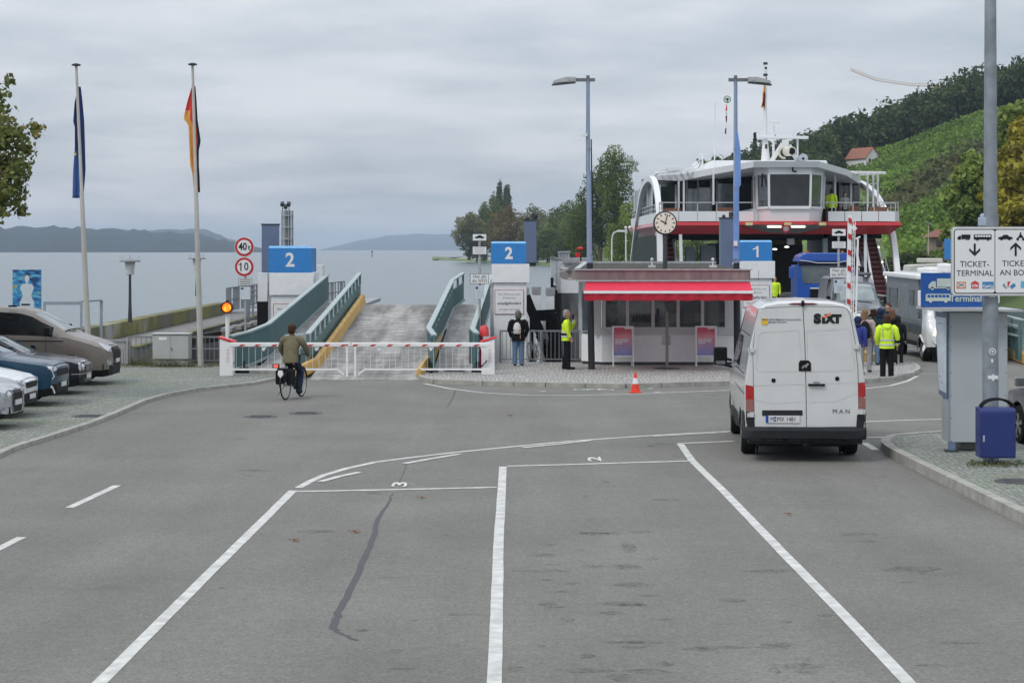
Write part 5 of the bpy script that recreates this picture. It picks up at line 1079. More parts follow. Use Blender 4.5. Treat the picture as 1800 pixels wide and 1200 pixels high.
# clock on the roof
Yc = 56.2; rt = thing('station_clock', 'round white-faced clock with black rim standing on the kiosk roof', 'clock', (X(1169,Yc),Yc,Z(474,Yc))); x, z = X(1169,Yc), Z(392,Yc)
a = Shift(rt); a.cyl((x,Yc,Z(474,Yc)-.05),(x,Yc,z-.32),.065,n=14); a.done('post', M('anthracite', (.07,.075,.085), .5, .2, .1), smooth=40)
a = Shift(rt); a.lathe([(.30,-.10),(.335,-.09),(.345,0),(.335,.12),(.28,.16)], (x,Yc,z), 40, axis='y'); a.done('case', M('clock_black', (.03,.03,.032), .4), smooth=40)
a = Shift(rt); a.cyl((x,Yc-.108,z),(x,Yc-.101,z),.30,n=40); a.done('dial', M('clock_dial', (.76,.74,.64), .5, var=.03))
a = Shift(rt)
for i in range(12):
    q = i*math.pi/6; c, s_ = math.sin(q), math.cos(q); a.bar((x+c*.215,Yc-.111,z+s_*.215),(x+c*.275,Yc-.111,z+s_*.275),.028,.004,up=(0,1,0))
def hand(a, deg, L0, L1, wd, yy): q = R(deg); c, s_ = math.sin(q), math.cos(q); a.bar((x-c*L0,yy,z-s_*L0),(x+c*L1,yy,z+s_*L1),wd,.004,up=(0,1,0))
a.done('hour_marks', INK); a = Shift(rt); hand(a, 296, .05, .16, .03, Yc-.117); hand(a, 14, .05, .25, .022, Yc-.122); a.cyl((x,Yc-.126,z),(x,Yc-.110,z),.022,n=12); a.done('hands', INK)
# lamp posts
def lamp_post(label, px, pb, pyt, Y, side, base_dark, zb=.1):
    x = X(px,Y); zt = Z(pyt,Y); rt = thing('lamp_post', label, 'lamp post', (x,Y,zb), group='pale blue lamp posts at the kiosk'); zd = Z(base_dark,Y)
    xb = X(pb,Y)-x
    a = MB(); a.tube([(xb,0,0),(xb*.5,0,zd-zb)], [.095,.090], 14); a.obj('base', M('anthracite_post', (.035,.038,.044), .5, .2, .1), rt, smooth=40)
    a = MB(); a.tube([(xb*.5,0,zd-zb+.002),(xb*.3,0,(zd+zt)/2-zb),(0,0,(zd+zt)/2-zb+.01),(0,0,zt-zb)], [.085,.078,.06,.052], 14)
    for t in (.2,.4,.62): zz = (zd+(zt-zd)*t)-zb; a.cyl((xb*.3*(1-t),0,zz),(xb*.3*(1-t),0,zz+.03),.092-.03*t,n=14)
    a.obj('pole', POLEB, rt, smooth=40)
    a = MB(); h = zt-zb; s_ = side; a.box(min(-s_*.20,s_*.36),max(-s_*.20,s_*.36),-.05,.05,h-.04,h+.05); a.cyl((0,0,h-.15),(0,0,h+.13),.05,n=10); a.obj('bracket', M('bracket_grey', (.15,.16,.17), .5, .3), rt)
    a = MB(); a.cbox((s_*.48,0,h-.0),(.26,.18,.17)); a.prism([(s_*.55,h-.06),(s_*.60,h+.09),(s_*.98,h-.02),(s_*1.0,h-.10)] if s_ > 0 else [(s_*1.0,h-.10),(s_*.98,h-.02),(s_*.60,h+.09),(s_*.55,h-.06)], 'xz', -.12, .12); a.cyl((s_*.48,-.09,h),(s_*.48,-.105,h),.05,n=12); a.obj('lamp_head', M('lamp_head_grey', (.40,.42,.42), .5), rt, bevel=.01)
    a = MB(); a.prism([(s_*.35,h-.085),(s_*1.02,h-.155),(s_*1.02,h-.13),(s_*.37,h-.05)] if s_ > 0 else [(s_*.37,h-.05),(s_*1.02,h-.13),(s_*1.02,h-.155),(s_*.35,h-.085)], 'xz', -.14, .14); a.obj('diffuser', M('diffuser_dark', (.05,.055,.06), .4), rt)
    return rt, x, zt
rt, x, zt = lamp_post('pale blue lamp post left of the kiosk clock, lamp head pointing to the left', 1033.5, 1040, 141, 55.6, -1, 462)
a = MB(); a.cbox((-.10,-.06,Z(238,55.6)-.1),(.16,.10,.07)); a.obj('camera', SIGNW, rt); a = MB(); a.tube([(.09,-.03,Z(245,55.6)-.1),(.12,-.03,4.5),(.11,-.03,3.0)], .018, 6); a.tube([(.08,-.06,3.2),(.22,-.06,3.35),(.28,-.06,3.1)], .012, 5); a.obj('cable', BLACK, rt)
rt, x, zt = lamp_post('pale blue lamp post right of the kiosk clock, lamp head pointing to the right', 1293, 1296, 141, 55.8, 1, 462)
a = MB(); a.prism([(-.09,Z(455,55.8)-.1),(.07,Z(455,55.8)-.1),(.09,Z(330,55.8)-.1),(.14,Z(325,55.8)-.1),(.13,Z(265,55.8)-.1),(.05,Z(232,55.8)-.1),(-.0,Z(232,55.8)-.1)], 'xz', -.11, -.095)
for v in range(0): pass
a.obj('banner', M('light_blue_banner', (.16,.29,.60), .7, var=.2, vs=1.5), rt)
a = MB(); a.cbox((-.02,-.16,Z(428,55.8)-.1),(.10,.12,.14)); a.obj('camera', SIGNW, rt)
# small lamps/cameras left of the ferry arch
rt = thing('street_lamp', 'small white curved street lamp behind the kiosk roof, left of the ferry', 'street lamp', (X(1075.5,140),140,0)); Y=140
a = Shift(rt); a.tube([(X(1075.5,Y),Y,-1),(X(1075.5,Y),Y,Z(420,Y)),(X(1078,Y),Y,Z(410,Y)),(X(1084,Y),Y,Z(407,Y)),(X(1091,Y),Y,Z(405.5,Y))], .045, 8); a.done('pole', SIGNW, smooth=40); a = Shift(rt); a.cbox((X(1092,Y),Y,Z(406,Y)),(.5,.3,.15)); a.done('lamp_head', SIGNW)
rt = thing('camera_mast', 'white mast with camera domes close to the ferry arch', 'mast', (X(1100.5,130),130,0)); Y=130
a = Shift(rt); a.cyl((X(1100.5,Y),Y,-1),(X(1100.5,Y),Y,Z(402,Y)),.06,n=8); a.box(X(1098.5,Y),X(1102.5,Y),Y-.1,Y+.1,Z(411,Y),Z(404,Y)); a.done('pole', SIGNW); a = Shift(rt); a.ball((X(1100,Y),Y,Z(400,Y)),.10); a.ball((X(1107,Y),Y,Z(400,Y)),.12); a.ball((X(1101,Y),Y,Z(424,Y)),.09); a.done('camera', WHITE, smooth=60)
# poster stands
PST = bpy.data.materials.new('poster_gradient'); PST.use_nodes = True; N_, L_ = nodes(PST); tc_ = N_.new('ShaderNodeTexCoord'); sp_ = N_.new('ShaderNodeSeparateXYZ'); L_.new(tc_.outputs['Generated'], sp_.inputs[0]); r_ = N_.new('ShaderNodeValToRGB'); nz_ = N_.new('ShaderNodeTexNoise'); nz_.inputs['Scale'].default_value = 2.5; L_.new(tc_.outputs['Generated'], nz_.inputs['Vector'])
mm_ = N_.new('ShaderNodeMath'); mm_.operation = 'MULTIPLY_ADD'; L_.new(nz_.outputs['Fac'], mm_.inputs[0]); mm_.inputs[1].default_value = .25; L_.new(sp_.outputs[2], mm_.inputs[2]); L_.new(mm_.outputs[0], r_.inputs[0]); e_ = r_.color_ramp.elements
e_[0].position = .1; e_[0].color = (.15,.20,.50,1); e_[1].position = 1.0; e_[1].color = (.52,.06,.11,1); q_ = e_.new(.5); q_.color = (.42,.24,.40,1); q_ = e_.new(.75); q_.color = (.66,.26,.30,1); L_.new(r_.outputs[0], N_['Principled BSDF'].inputs['Base Color']); N_['Principled BSDF'].inputs['Roughness'].default_value = .3
def poster(label, px, Y):
    rt = thing('poster_stand', label, 'poster stand', (X(px,Y),Y,.1), group='poster stands at the kiosk'); f = Y/FPX; k = Z(573,57)-.1
    a = MB()
    for s_ in (-1,1): a.bar((s_*.29,-.16,0),(s_*.29,.0,1.16),.035,.035); a.bar((s_*.27,.30,0),(s_*.27,.02,1.16),.03,.03)
    a.obj('leg', WHITE, rt)
    a = MB(); rot = Matrix.Rotation(R(-7.8),3,'X')
    def B(x0_,x1_,y0_,y1_,z0_,z1_,mi):
        b = MB(); b.box(x0_,x1_,y0_,y1_,z0_,z1_); a.add([rot @ Vector(v)+Vector((0,-.02,0)) for v in b.v], b.f, mi)
    B(-.31,.31,-.06,-.03,.27,1.17,0); a.obj('frame', WHITE, rt); a = MB(); B(-.265,.265,-.07,-.062,.315,1.125,0); a.obj('poster', PST, rt); a = MB()
    b = MB(); b.box(.05,.265,-.074,-.071,1.08,1.125,0); txt(b, 'Sie möchten Ihren\nFahrschein direkt\nan Bord?', .062, (-.22,-.0735,.72), .004, .85, 0, align='LEFT', lsp=.9)
    for i in range(3): b.box(-.14,.12,-.0735,-.0715,.40+i*.07,.415+i*.07,1); b.ball((-.2,-.072,.41+i*.07),(.014,.002,.014),6,0)
    a.add([rot @ Vector(v)+Vector((0,-.02,0)) for v in b.v], b.f); a.m = list(b.m); a.obj('lettering', [SIGNW, M('faint_blue', (.3,.36,.62), .6)], rt)
poster('red-to-blue poster stand, left of the thin post at the kiosk', 1095, 57.0); poster('red-to-blue poster stand, right of the thin post, by the van mirror', 1241, 57.1)
rt = thing('card_reader_post', 'thin brown-grey post with a small box in front of the kiosk', 'post', (X(1172.5,56),56,.1)); a = MB(); a.box(-.04,.04,-.04,.04,0,Z(548,56)-.1); a.obj('post', M('weathered_grey', (.22,.21,.19), .7), rt)
a = MB(); a.box(-.135,-.045,-.07,.07,Z(606,56)-.1,Z(590,56)-.1); a.box(.045,.11,-.06,.07,Z(606,56)-.1,Z(590,56)-.1); a.obj('box', M('box_grey', (.32,.33,.33), .5), rt); a = MB(); a.lathe([(.40,.0),(.38,.012),(.1,.02)], n=24); a.obj('foot', DSTEEL, rt)
for v in (0,):
    pass
# traffic cones
def cone(label, px, py, z, h=.5):
    x, y = G(px,py,z); rt = thing('traffic_cone', label, 'traffic cone', (x,y,z), group='red and white traffic cones', sc=h/.5); CR = M('cone_red', (.72,.05,.02), .5, var=.1)
    a = MB(); a.box(-.15,.15,-.15,.15,0,.03); a.obj('foot', CR, rt, bevel=.01)
    r_ = lambda z_: .118-.19*z_*1.0; a = MB(); a.lathe([(r_(.03),.03),(r_(.22),.22)], n=20); a.lathe([(r_(.36),.36),(r_(.49)+.002,.49),(.012,.50)], n=20); a.obj('body', CR, rt, smooth=40)
    a = MB(); a.lathe([(r_(.22)+.002,.22),(r_(.36)+.002,.36)], n=20); a.obj('reflective_band', SIGNW, rt, smooth=40); return rt
rt = cone('red traffic cone standing on the road in front of the kiosk', 1117, 690, 0)
cone('red and white cone half hidden behind the right barrier cabinet', 830, 637, .25, .52)
rt = thing('red_bucket_lamp', 'red plastic warning lamp on top of the right barrier cabinet', 'warning lamp', (X(851,55.3),55.3,1.05)); a = MB(); a.lathe([(.13,0),(.14,.02),(.125,.2),(.09,.29),(.03,.30)], n=18); a.obj('body', M('translucent_red', (.72,.06,.06), .35, coat=.4), rt, smooth=40); a = MB(); a.tube([(-.1,0,.22),(0,0,.34),(.1,0,.22)], .012, 6); a.obj('handle', RED, rt)
rt = thing('red_post', 'dark red post beside the right barrier cabinet', 'post', (X(846,55.5),55.5,.1)); a = MB(); a.box(-.05,.05,-.05,.05,0,.95); a.obj('shaft', M('deep_red', (.25,.01,.03), .5), rt)
# ================================================================ FERRY
F0 = 105.0; XL, XR = 7.95, 20.75
rt = thing('car_ferry', 'white car ferry with red band, open car deck and side arches', 'ferry', (14.35,105,-1.3))
def fx(px, Y=F0): return X(px, Y)
def fz(py, Y=F0): return Z(py, Y)
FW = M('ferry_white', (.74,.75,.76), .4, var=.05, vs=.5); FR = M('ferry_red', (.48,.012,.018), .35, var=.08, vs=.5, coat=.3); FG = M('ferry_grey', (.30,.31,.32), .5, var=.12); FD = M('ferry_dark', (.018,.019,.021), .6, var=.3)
GLF = glass('ferry_glass', (.035,.042,.048), 1.8)
a = Shift(rt); a.prism([(XL+1.5,105.5),(XR-1.5,105.5),(XR,112),(XR,132),(XR-2,137),(XL+2,137),(XL,132),(XL,112)], 'xy', -1.6, .20); a.done('hull', FW)
a = Shift(rt); a.box(XL+.1,XR-.1,106,136,.205,.32); a.box(10.8,17.6,104.2,106,-.1,.16); a.done('car_deck', M('ferry_deck_paint', (.09,.10,.10), .6))
# upper deck slab with red bevelled band
zt, zm, zb = fz(389.5), fz(396), fz(411.5)
a = Shift(rt)
prof = [(zt,0),(zm,-.10),(zb,.45)]
def band(mb, x0, x1, y0, y1, mi=0):
    for (z0,o0),(z1,o1) in zip(prof, prof[1:]): mb.add([(x0+o0,y0+o0,z0),(x1-o0,y0+o0,z0),(x1-o1,y0+o1,z1),(x0+o1,y0+o1,z1)], [(0,1,2,3)], mi); mb.add([(x0+o0,y0+o0,z0),(x0+o1,y0+o1,z1),(x0+o1,y1,z1),(x0+o0,y1,z0)], [(0,1,2,3)], mi); mb.add([(x1-o0,y0+o0,z0),(x1-o1,y0+o1,z1),(x1-o1,y1,z1),(x1-o0,y1,z0)], [(0,1,2,3)], mi)
band(a, XL, XR, 105, 132); a.done('red_band', FR)
a = Shift(rt); a.box(XL+.02,XR-.02,105.02,132,zt-.12,zt-.01); a.done('upper_deck', FG)
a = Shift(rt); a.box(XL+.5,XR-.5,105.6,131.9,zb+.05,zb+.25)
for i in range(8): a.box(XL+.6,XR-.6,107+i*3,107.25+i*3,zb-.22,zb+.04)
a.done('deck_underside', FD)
# centre bow of the bridge deck
a = Shift(rt); pts = [(fx(1300,104.9),104.9),(fx(1330,103.6),103.6),(fx(1430,103.6),103.6),(fx(1457,104.9),104.9)]
for (x0,y0),(x1,y1) in zip(pts, pts[1:]): a.add([(x0,y0,zt),(x1,y1,zt),(x1,y1,zm+.02),(x0,y0,zm+.02)], [(0,1,2,3)])
a.add([(x,y,zt) for x,y in pts], [(0,1,2,3)]); a.done('red_lip', M('ferry_light_red', (.60,.06,.06), .4))
a = Shift(rt); q = [(fx(1331,105.3),105.6),(fx(1365,103.9),104.6),(fx(1412,103.9),104.6),(fx(1440,105.3),105.6)]
a.add([(x,y,zm+.018) for x,y in pts]+[(x,y+.9,zb+.02) for x,y in q]+[(q[0][0],108,zb+.02),(q[3][0],108,zb+.02)], [(0,1,5,4),(1,2,6,5),(2,3,7,6),(4,5,6,7),(4,7,9,8)]); a.done('bridge_underside', M('bridge_underside_grey', (.30,.29,.28), .6))
def emat(name, col, st):
    m = bpy.data.materials.new(name); m.use_nodes = True; b = m.node_tree.nodes['Principled BSDF']; b.inputs['Base Color'].default_value = (*col,1); n = m.node_tree.nodes.new('ShaderNodeTexNoise'); n.inputs['Scale'].default_value = 3
    b.inputs['Emission Color'].default_value = (*col,1); b.inputs['Emission Strength'].default_value = st; return m
TUBE = emat('lit_tube', (1,.95,.82), 2.2); LAMPY = M('lamp_yellow', (.62,.60,.30), .4)
for p0, p1 in ((1349,1373),(1391,1415)): a = Shift(rt); a.bar((fx(p0,103.9),103.9,fz(398.5,103.9)),(fx(p1,103.9),103.9,fz(398.5,103.9)),.12,.09); a.done('light_tube', TUBE)
for p in (1317,1385,1446): a = Shift(rt); a.box(fx(p-6,103.45),fx(p+6,103.45),103.42,103.55,fz(396,103.4),fz(391,103.4)); a.done('signal_lamp', LAMPY)
a = Shift(rt); c = (fx(1381.5,103.4),103.4,fz(402,103.4)); a.cyl(c,(c[0],c[1]-.03,c[2]),.20,n=20,mi=0); a.cyl((c[0],c[1]-.031,c[2]),(c[0],c[1]-.04,c[2]),.13,n=20,mi=1); a.done('round_sign', [SRED, FG])
# bulwark panels and railing of the upper deck
def panels(p0, p1, n, y=104.95):
    x0, x1 = fx(p0), fx(p1); w_ = (x1-x0)/n
    for i in range(n): a = Shift(rt); a.box(x0+w_*i+.02,x0+w_*(i+1)-.02,y,y+.05,fz(389),fz(371.5)); a.done('bulwark_panel', FW)
panels(1160,1325,5); panels(1455,1574,4)
a = Shift(rt)
for p0,p1 in ((1159,1327),(1425,1574)):
    for py in (356,): a.bar((fx(p0),105,fz(py)),(fx(p1),105,fz(py)),.05,.055)
    n = int((p1-p0)/31)
    for i in range(n+1): x = fx(p0+(p1-p0)*i/n); a.bar((x,105,fz(389)),(x,105,fz(356)),.05,.05)
for x in (XL+.1,XR-.1):
    for zz in (fz(356),fz(364)): a.bar((x,105,zz),(x,131.5,zz),.05,.05)
    for i in range(14): a.bar((x,105+i*2,zt),(x,105+i*2,fz(356)),.04,.04)
a.done('railing', M('rail_light_grey', (.50,.51,.52), .4, .3))
a = Shift(rt)
for x in (XL+.05,XR-.05): a.box(x-.03,x+.03,105.1,131.5,zt,fz(371.5))
a.done('side_bulwark', FW)
# wheelhouse
WH = [(fx(1326,106.4),106.4),(fx(1331,105.2),105.2),(fx(1352,103.7),103.7),(fx(1424,103.7),103.7),(fx(1443,105.2),105.2),(fx(1447,106.4),106.4)]
WT = [(x+(x-fx(1388))*.03,y-.12) for x,y in WH]
zs = [fz(389,104), fz(365,104), fz(307,104), fz(290,104)]
def ring(mb, P0, z0, P1, z1, mi=0, skip=()):
    for i in range(len(P0)-1):
        if i in skip: continue
        mb.add([(*P0[i],z0),(*P0[i+1],z0),(*P1[i+1],z1),(*P1[i],z1)], [(0,1,2,3)], mi)
LO = [(x+(fx(1388)-x)*.05,y+.1) for x,y in WH]
a = Shift(rt); ring(a, LO, zs[0], [(x+(fx(1388)-x)*.03,y+.05) for x,y in WH], zs[1]-.25); ring(a, [(x+(fx(1388)-x)*.03,y+.05) for x,y in WH], zs[1]-.25, WH, zs[1]); ring(a, WT, zs[2], WT, zs[3]); a.box(fx(1331),fx(1441),106.3,116,zs[0],zs[1]); a.done('wheelhouse_base', FW)
a = Shift(rt); IN = lambda P: [(x+(fx(1388)-x)*.012,y+.04) for x,y in P]; ring(a, IN(WH), zs[1], IN(WT), zs[2]); a.done('wheelhouse_window', GLF)
a = Shift(rt)
for p, q in zip(WH, WT): a.bar((*p,zs[1]),(*q,zs[2]),.11,.11)
a.bar((*WH[2],zs[1]),(*WH[3],zs[1]),.15,.15); a.bar((*WH[1],zs[1]),(*WH[2],zs[1]),.1,.12); a.bar((*WH[3],zs[1]),(*WH[4],zs[1]),.1,.12); a.done('window_frame', FW)
a = Shift(rt); a.box(fx(1353),fx(1423),103.75,103.77,fz(318,104),fz(307,104)); a.done('sun_blind', M('blind_navy', (.01,.012,.03), .5))
a = Shift(rt); a.tube([(fx(1386),103.5,zs[3]-.1),(fx(1386),103.35,fz(303)),(fx(1392),103.3,fz(304))], .05, 6); a.tube([(fx(1337),104.3,fz(306)),(fx(1336),104.2,fz(330))], .04, 6); a.done('wiper', BLACK)
# roof canopy
edge = [(1150,118,309,316),(1196,113,306,318),(1240,109,298,309),(1325,103.2,283.5,294),(1440,103.2,283.5,294),(1490,107.5,298,309),(1512,112,311,323),(1513,118,315,322)]
a = Shift(rt); top = [(X(p,Y),Y,Z(t,Y)) for p,Y,t,b in edge]; bot = [(X(p,Y),Y+.15,Z(b,Y)) for p,Y,t,b in edge]; n = len(edge); bk = 130
vt = top+[(top[-1][0],bk,8.1),(top[0][0],bk,8.1)]; vb = bot+[(bot[-1][0],bk,7.6),(bot[0][0],bk,7.6)]; k = n+2
ct = (14.4,115,8.35); a.add(vt+vb+[ct,(14.4,115,7.75)], [(i,i+1,k+i+1,k+i) for i in range(k-1)]+[(i,i+1,2*k) for i in range(k-1)]+[(k-1,0,2*k)]+[(k+i+1,k+i,2*k+1) for i in range(k-1)]+[(k,2*k-1,2*k+1)]); a.done('roof_canopy', FW)
a = Shift(rt); xa, xb = fx(1245,112), fx(1457,112); a.prism([(xa-.15,8.0),(xb+.1,8.0),(xb-.15,Z(282,112)),(xa+.25,Z(282,112))], 'xz', 112, 126); a.prism([(fx(1222,116),8.0),(xa,8.0),(xa,Z(284,116)),(fx(1235,116),Z(284,116))], 'xz', 116, 126); a.done('roof_house', FW)
def pergola(pp, Yf, n, x_in):
    a = Shift(rt)
    return a
a = Shift(rt)
for i in range(9): x = fx(1156+i*10,112); a.bar((x,111,Z(305,112)),(x+.2,119,Z(303,119)),.06,.12)
a.bar((fx(1150,112),111.5,Z(304,112)),(fx(1245,112),110.5,Z(299,112)),.08,.12); a.bar((fx(1148,112),118,Z(309,112)),(fx(1172,112),111,Z(297,112)),.08,.10); a.bar((fx(1172,112),111,Z(297,112)),(fx(1240,112),111,Z(298,112)),.08,.08)
for i in range(8): x = fx(1478+i*9.5,110); a.bar((x,109,Z(304.5,110)),(x,117,Z(303,117)),.06,.12)
a.bar((fx(1470,110),109.5,Z(303.5,110)),(fx(1553,110),109.5,Z(304.5,110)),.12,.16); a.bar((fx(1505,110),109.2,Z(309,110)),(fx(1553,110),109.2,Z(305,110)),.08,.08)
a.done('pergola', FW)
a = Shift(rt)
for p,y0,y1,Y in ((1193,318,389,112),(1202,317,389,111.5),(1254,300,360,108),(1468,300,389,108),(1525,308,388,110),(1535,307,388,110),(1543,306,362,110),(1496,316,389,112)): a.bar((X(p,Y),Y,Z(y1,Y)),(X(p,Y),Y,Z(y0,Y)),.10,.10)
a.bar((X(1525,110),110,Z(323,110)),(X(1543,110),110,Z(323,110)),.05,.05); a.done('roof_post', FW)
# deck house walls and windows
Yh = 114
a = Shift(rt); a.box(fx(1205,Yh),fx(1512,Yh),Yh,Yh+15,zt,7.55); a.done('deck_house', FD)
for p0,p1,y0,y1 in ((1209,1226,332,388),(1228,1248,330,388),(1262,1289,323,378),(1292,1320,323,378),(1440,1462,322,384),(1478,1508,326,384)):
    a = Shift(rt); a.box(X(p0,Yh),X(p1,Yh),Yh-.05,Yh-.01,Z(y1,Yh),Z(y0,Yh)); a.done('saloon_window', glass('saloon_glass_sky', (.20,.25,.28), 1.9, .06) if p1 < 1295 else GLF)  # paler base colour on the left panes paints in their sky reflection
a = Shift(rt); 
for p in (1207,1227,1250,1260,1291,1322,1438,1464,1476,1510): a.box(X(p,Yh)-.05,X(p,Yh)+.05,Yh-.07,Yh-.055,zt,7.5)
a.done('mullion', FG)
a = Shift(rt); a.box(XL+.15,XL+.2,113,131,zt,7.3); a.box(XL+.2,fx(1188,116),116,116.05,zt,7.2); a.done('side_glass', glass('green_tinted_glass', (.03,.05,.04), 1.35, .1))
a = Shift(rt)
for y in (113,117,121,125,129): a.box(XL+.1,XL+.14,y,y+.12,zt,7.4)
for p in (1160,1188): a.box(X(p,115.9)-.05,X(p,115.9)+.05,115.85,115.95,zt,7.3)
a.done('glass_frame', FW)
for p0,p1,Y,y0,y1 in ((1166,1196,107,366,372),(1430,1460,108,364,371),(1475,1510,108,362,371),(1528,1560,107,364,371),(1262,1300,108,365,372)): a = Shift(rt); a.box(X(p0,Y),X(p1,Y),Y,Y+.4,zt+.01,Z(y0,Y)); a.done('bench', M('bench_wood', (.20,.09,.055), .6))
# arches
def arch(prof, x, nm='arch'):
    a = Shift(rt); P = []; pr = [Vector((x,y,z)) for y,z in prof]
    for i in range(len(pr)-1):
        p0, p1, p2, p3 = pr[max(i-1,0)], pr[i], pr[i+1], pr[min(i+2,len(pr)-1)]
        for j in range(5): t = j/5; P.append(.5*((2*p1)+(-p0+p2)*t+(2*p0-5*p1+4*p2-p3)*t*t+(-p0+3*p1-3*p2+p3)*t**3))
    P.append(pr[-1]); n = len(P); vs = []
    for i, p in enumerate(P):
        t = (P[min(i+1,n-1)]-P[max(i-1,0)]).normalized(); nn = Vector((0,-t.z,t.y)); 
        for sx, sn in ((-1,-1),(1,-1),(1,1),(-1,1)): vs.append(p+Vector((sx*.15,0,0))+nn*sn*.16)
    a.add(vs, [(4*i+j,4*i+(j+1)%4,4*i+4+(j+1)%4,4*i+4+j) for i in range(n-1) for j in range(4)]+[(0,1,2,3),(4*n-1,4*n-2,4*n-3,4*n-4)]); a.done(nm, FW)
arch([(105.2,.2),(105.4,2.5),(105.9,4.6),(107,6.2),(109.5,7.2),(113.5,7.55),(119,7.1),(123.5,5.6),(127,4),(130,2.2),(131,.2)], XL)
arch([(105,.2),(105.8,2.4),(107.2,4.4),(110,5.9),(113.5,6.9),(118.6,7.55),(125,7.6),(131,6.6),(135,4.8),(138,.2)], XR)
a = Shift(rt); a.box(XL-.02,XL+.06,107.5,129,.4,4.25); a.done('side_screen', M('screen_tree_reflection', (.016,.026,.018), .6, var=.5, vs=.8))  # dark green colour stands for trees reflected in the side glass
# stairs
MAR = M('maroon_steps', (.11,.012,.016), .6, var=.15)
def stairs(p0, p1, lights):
    x0, x1 = X(p0,107), X(p1,107); a = Shift(rt); n = 15
    for i in range(n): y, z = 106+i*.34, .45+i*.26; a.box(x0,x1,y,y+.34,z-.06,z+.02,0); a.box(x0,x1,y+.30,y+.33,z+.02,z+.2,0); a.box(x0,x1,y-.02,y-.001,z-.02,z+.02,1)
    a.done('steps', [MAR, M('step_nosing', (.30,.20,.20), .5)])
    for sx in (x0-.1,x1+.05): a = Shift(rt); a.bar((sx,105.7,.3),(sx,111.2,4.4),.08,.30); a.done('stringer', FW)
    a = Shift(rt)
    for sx in (x0-.1,x1+.08):
        a.bar((sx,105.7,1.3),(sx,111.2,5.3),.05,.05)
        for i in range(5): a.bar((sx,105.8+i*1.1,.5+i*.82),(sx,105.8+i*1.1,1.35+i*.82),.035,.035)
    a.done('stair_rail', MATS['rail_light_grey'])
    if lights:
        for i in range(5): a = Shift(rt); a.ball((x1-.02,106.3+i*1.05,1.15+i*.82),.05); a.done('step_light', emat('step_lamp', (1,.85,.55), 4.) if i == 0 else bpy.data.materials['step_lamp'])
stairs(1524,1560,True); stairs(1166,1192,False)
a = Shift(rt); a.bar((X(1541,105),105,.3),(X(1518,106),106,4.6),.10,.12,up=(1,0,0)); a.bar((X(1524,105),105,.4),(X(1504,106),106,3.6),.10,.12,up=(1,0,0))
a.bar((X(1200,105.3),105.3,.2),(X(1196,105.3),105.3,4.3),.16,.16); a.bar((X(1521,105.5),105.5,.2),(X(1521,105.5),105.5,4.3),.14,.14); a.done('bow_strut', FW)
# things on the car deck
a = Shift(rt); a.box(X(1300,118),X(1346,118),118,131,.33,4.2); a.box(X(1346,117)+.01,X(1412,117),117.2,131,.33,Z(430,117)); a.box(X(1490,116),X(1508,116),116,132,.33,4.2); a.done('engine_casing', M('casing_grey', (.085,.08,.07), .6, var=.2))
a = Shift(rt); a.box(X(1352,117.9)-.3,X(1352,117.9),117.8,117.95,Z(432,118),Z(412,118)); a.done('casing_window', GLF)
a = Shift(rt); a.box(X(1330,116),X(1410,116),116,116.3,Z(430,116),Z(422,116)); a.done('yellow_beam', M('beam_ochre', (.22,.17,.05), .5))
for p0,p1,pt in ((1206,1222,434),(1233,1258,431)): a = Shift(rt); a.box(X(p0,109),X(p1,109),109,109.8,.33,Z(pt,109)); a.done('deck_locker', M('locker_grey', (.22,.26,.29), .5, var=.15))
a = Shift(rt); a.box(X(1262,112),X(1290,112),112,118,.33,Z(428,112)); a.box(XR-.5,XR-.3,112,132,.33,4.2); a.done('side_casing', FD)
a = Shift(rt); a.box(X(1447,107),X(1455,107),107,107.4,.33,zb); a.done('pillar', M('pale_blue_pillar', (.33,.42,.45), .5))
a = Shift(rt); a.box(X(1382,108),X(1394,108),107.5,107.8,Z(430,108),Z(414,108)); a.done('hanging_sign', FW)
for px,py in ((1383,434),(1362,438)): a = Shift(rt); a.ball((X(px,112),112,Z(py,112)),(.14,.1,.05)); a.done('deck_light', TUBE)
# masts
Ym = 106
def mx_(p): return X(p,Ym)
a = Shift(rt); a.tube([(mx_(1346),Ym,8.0),(mx_(1345),Ym,Z(240,Ym)),(mx_(1345),Ym,Z(118,Ym))], [.28,.12,.08], 10); a.done('main_mast', FW, smooth=40)
a = Shift(rt)
for py,r_ in ((114,.12),(122,.09),(134,.12),(140,.08)): a.cyl((mx_(1345.5),Ym,Z(py,Ym)),(mx_(1345.5),Ym,Z(py-4,Ym)),r_,n=10)
a.box(mx_(1344),mx_(1348),Ym-.2,Ym-.1,Z(262,Ym),Z(254,Ym)); a.done('mast_light', DSTEEL)
a = Shift(rt); a.bar((mx_(1333),Ym-.2,Z(242,Ym)),(mx_(1420),Ym-.2,Z(242.5,Ym)),.16,.16); a.done('radar_bar', FW, bevel=.03)
a = Shift(rt); a.cyl((mx_(1364),Ym+1,8),(mx_(1364),Ym+1,Z(218,Ym)),.07,n=8); a.bar((mx_(1355),Ym+1,Z(214,Ym)),(mx_(1375),Ym+1,Z(214,Ym)),.12,.06); a.cyl((mx_(1402),Ym,8),(mx_(1402),Ym,Z(244,Ym)),.05,n=8); a.done('aerial', FW)
a = Shift(rt); a.bar((mx_(1352),Ym-.3,8.1),(mx_(1374),Ym-.3,Z(254,Ym)),.22,.22,up=(0,1,0)); a.bar((mx_(1402),Ym-.3,8.1),(mx_(1386),Ym-.3,Z(256,Ym)),.2,.2,up=(0,1,0)); a.box(mx_(1374),mx_(1385),Ym-.4,Ym,Z(262,Ym),Z(246,Ym)); a.done('light_bracket', FW)
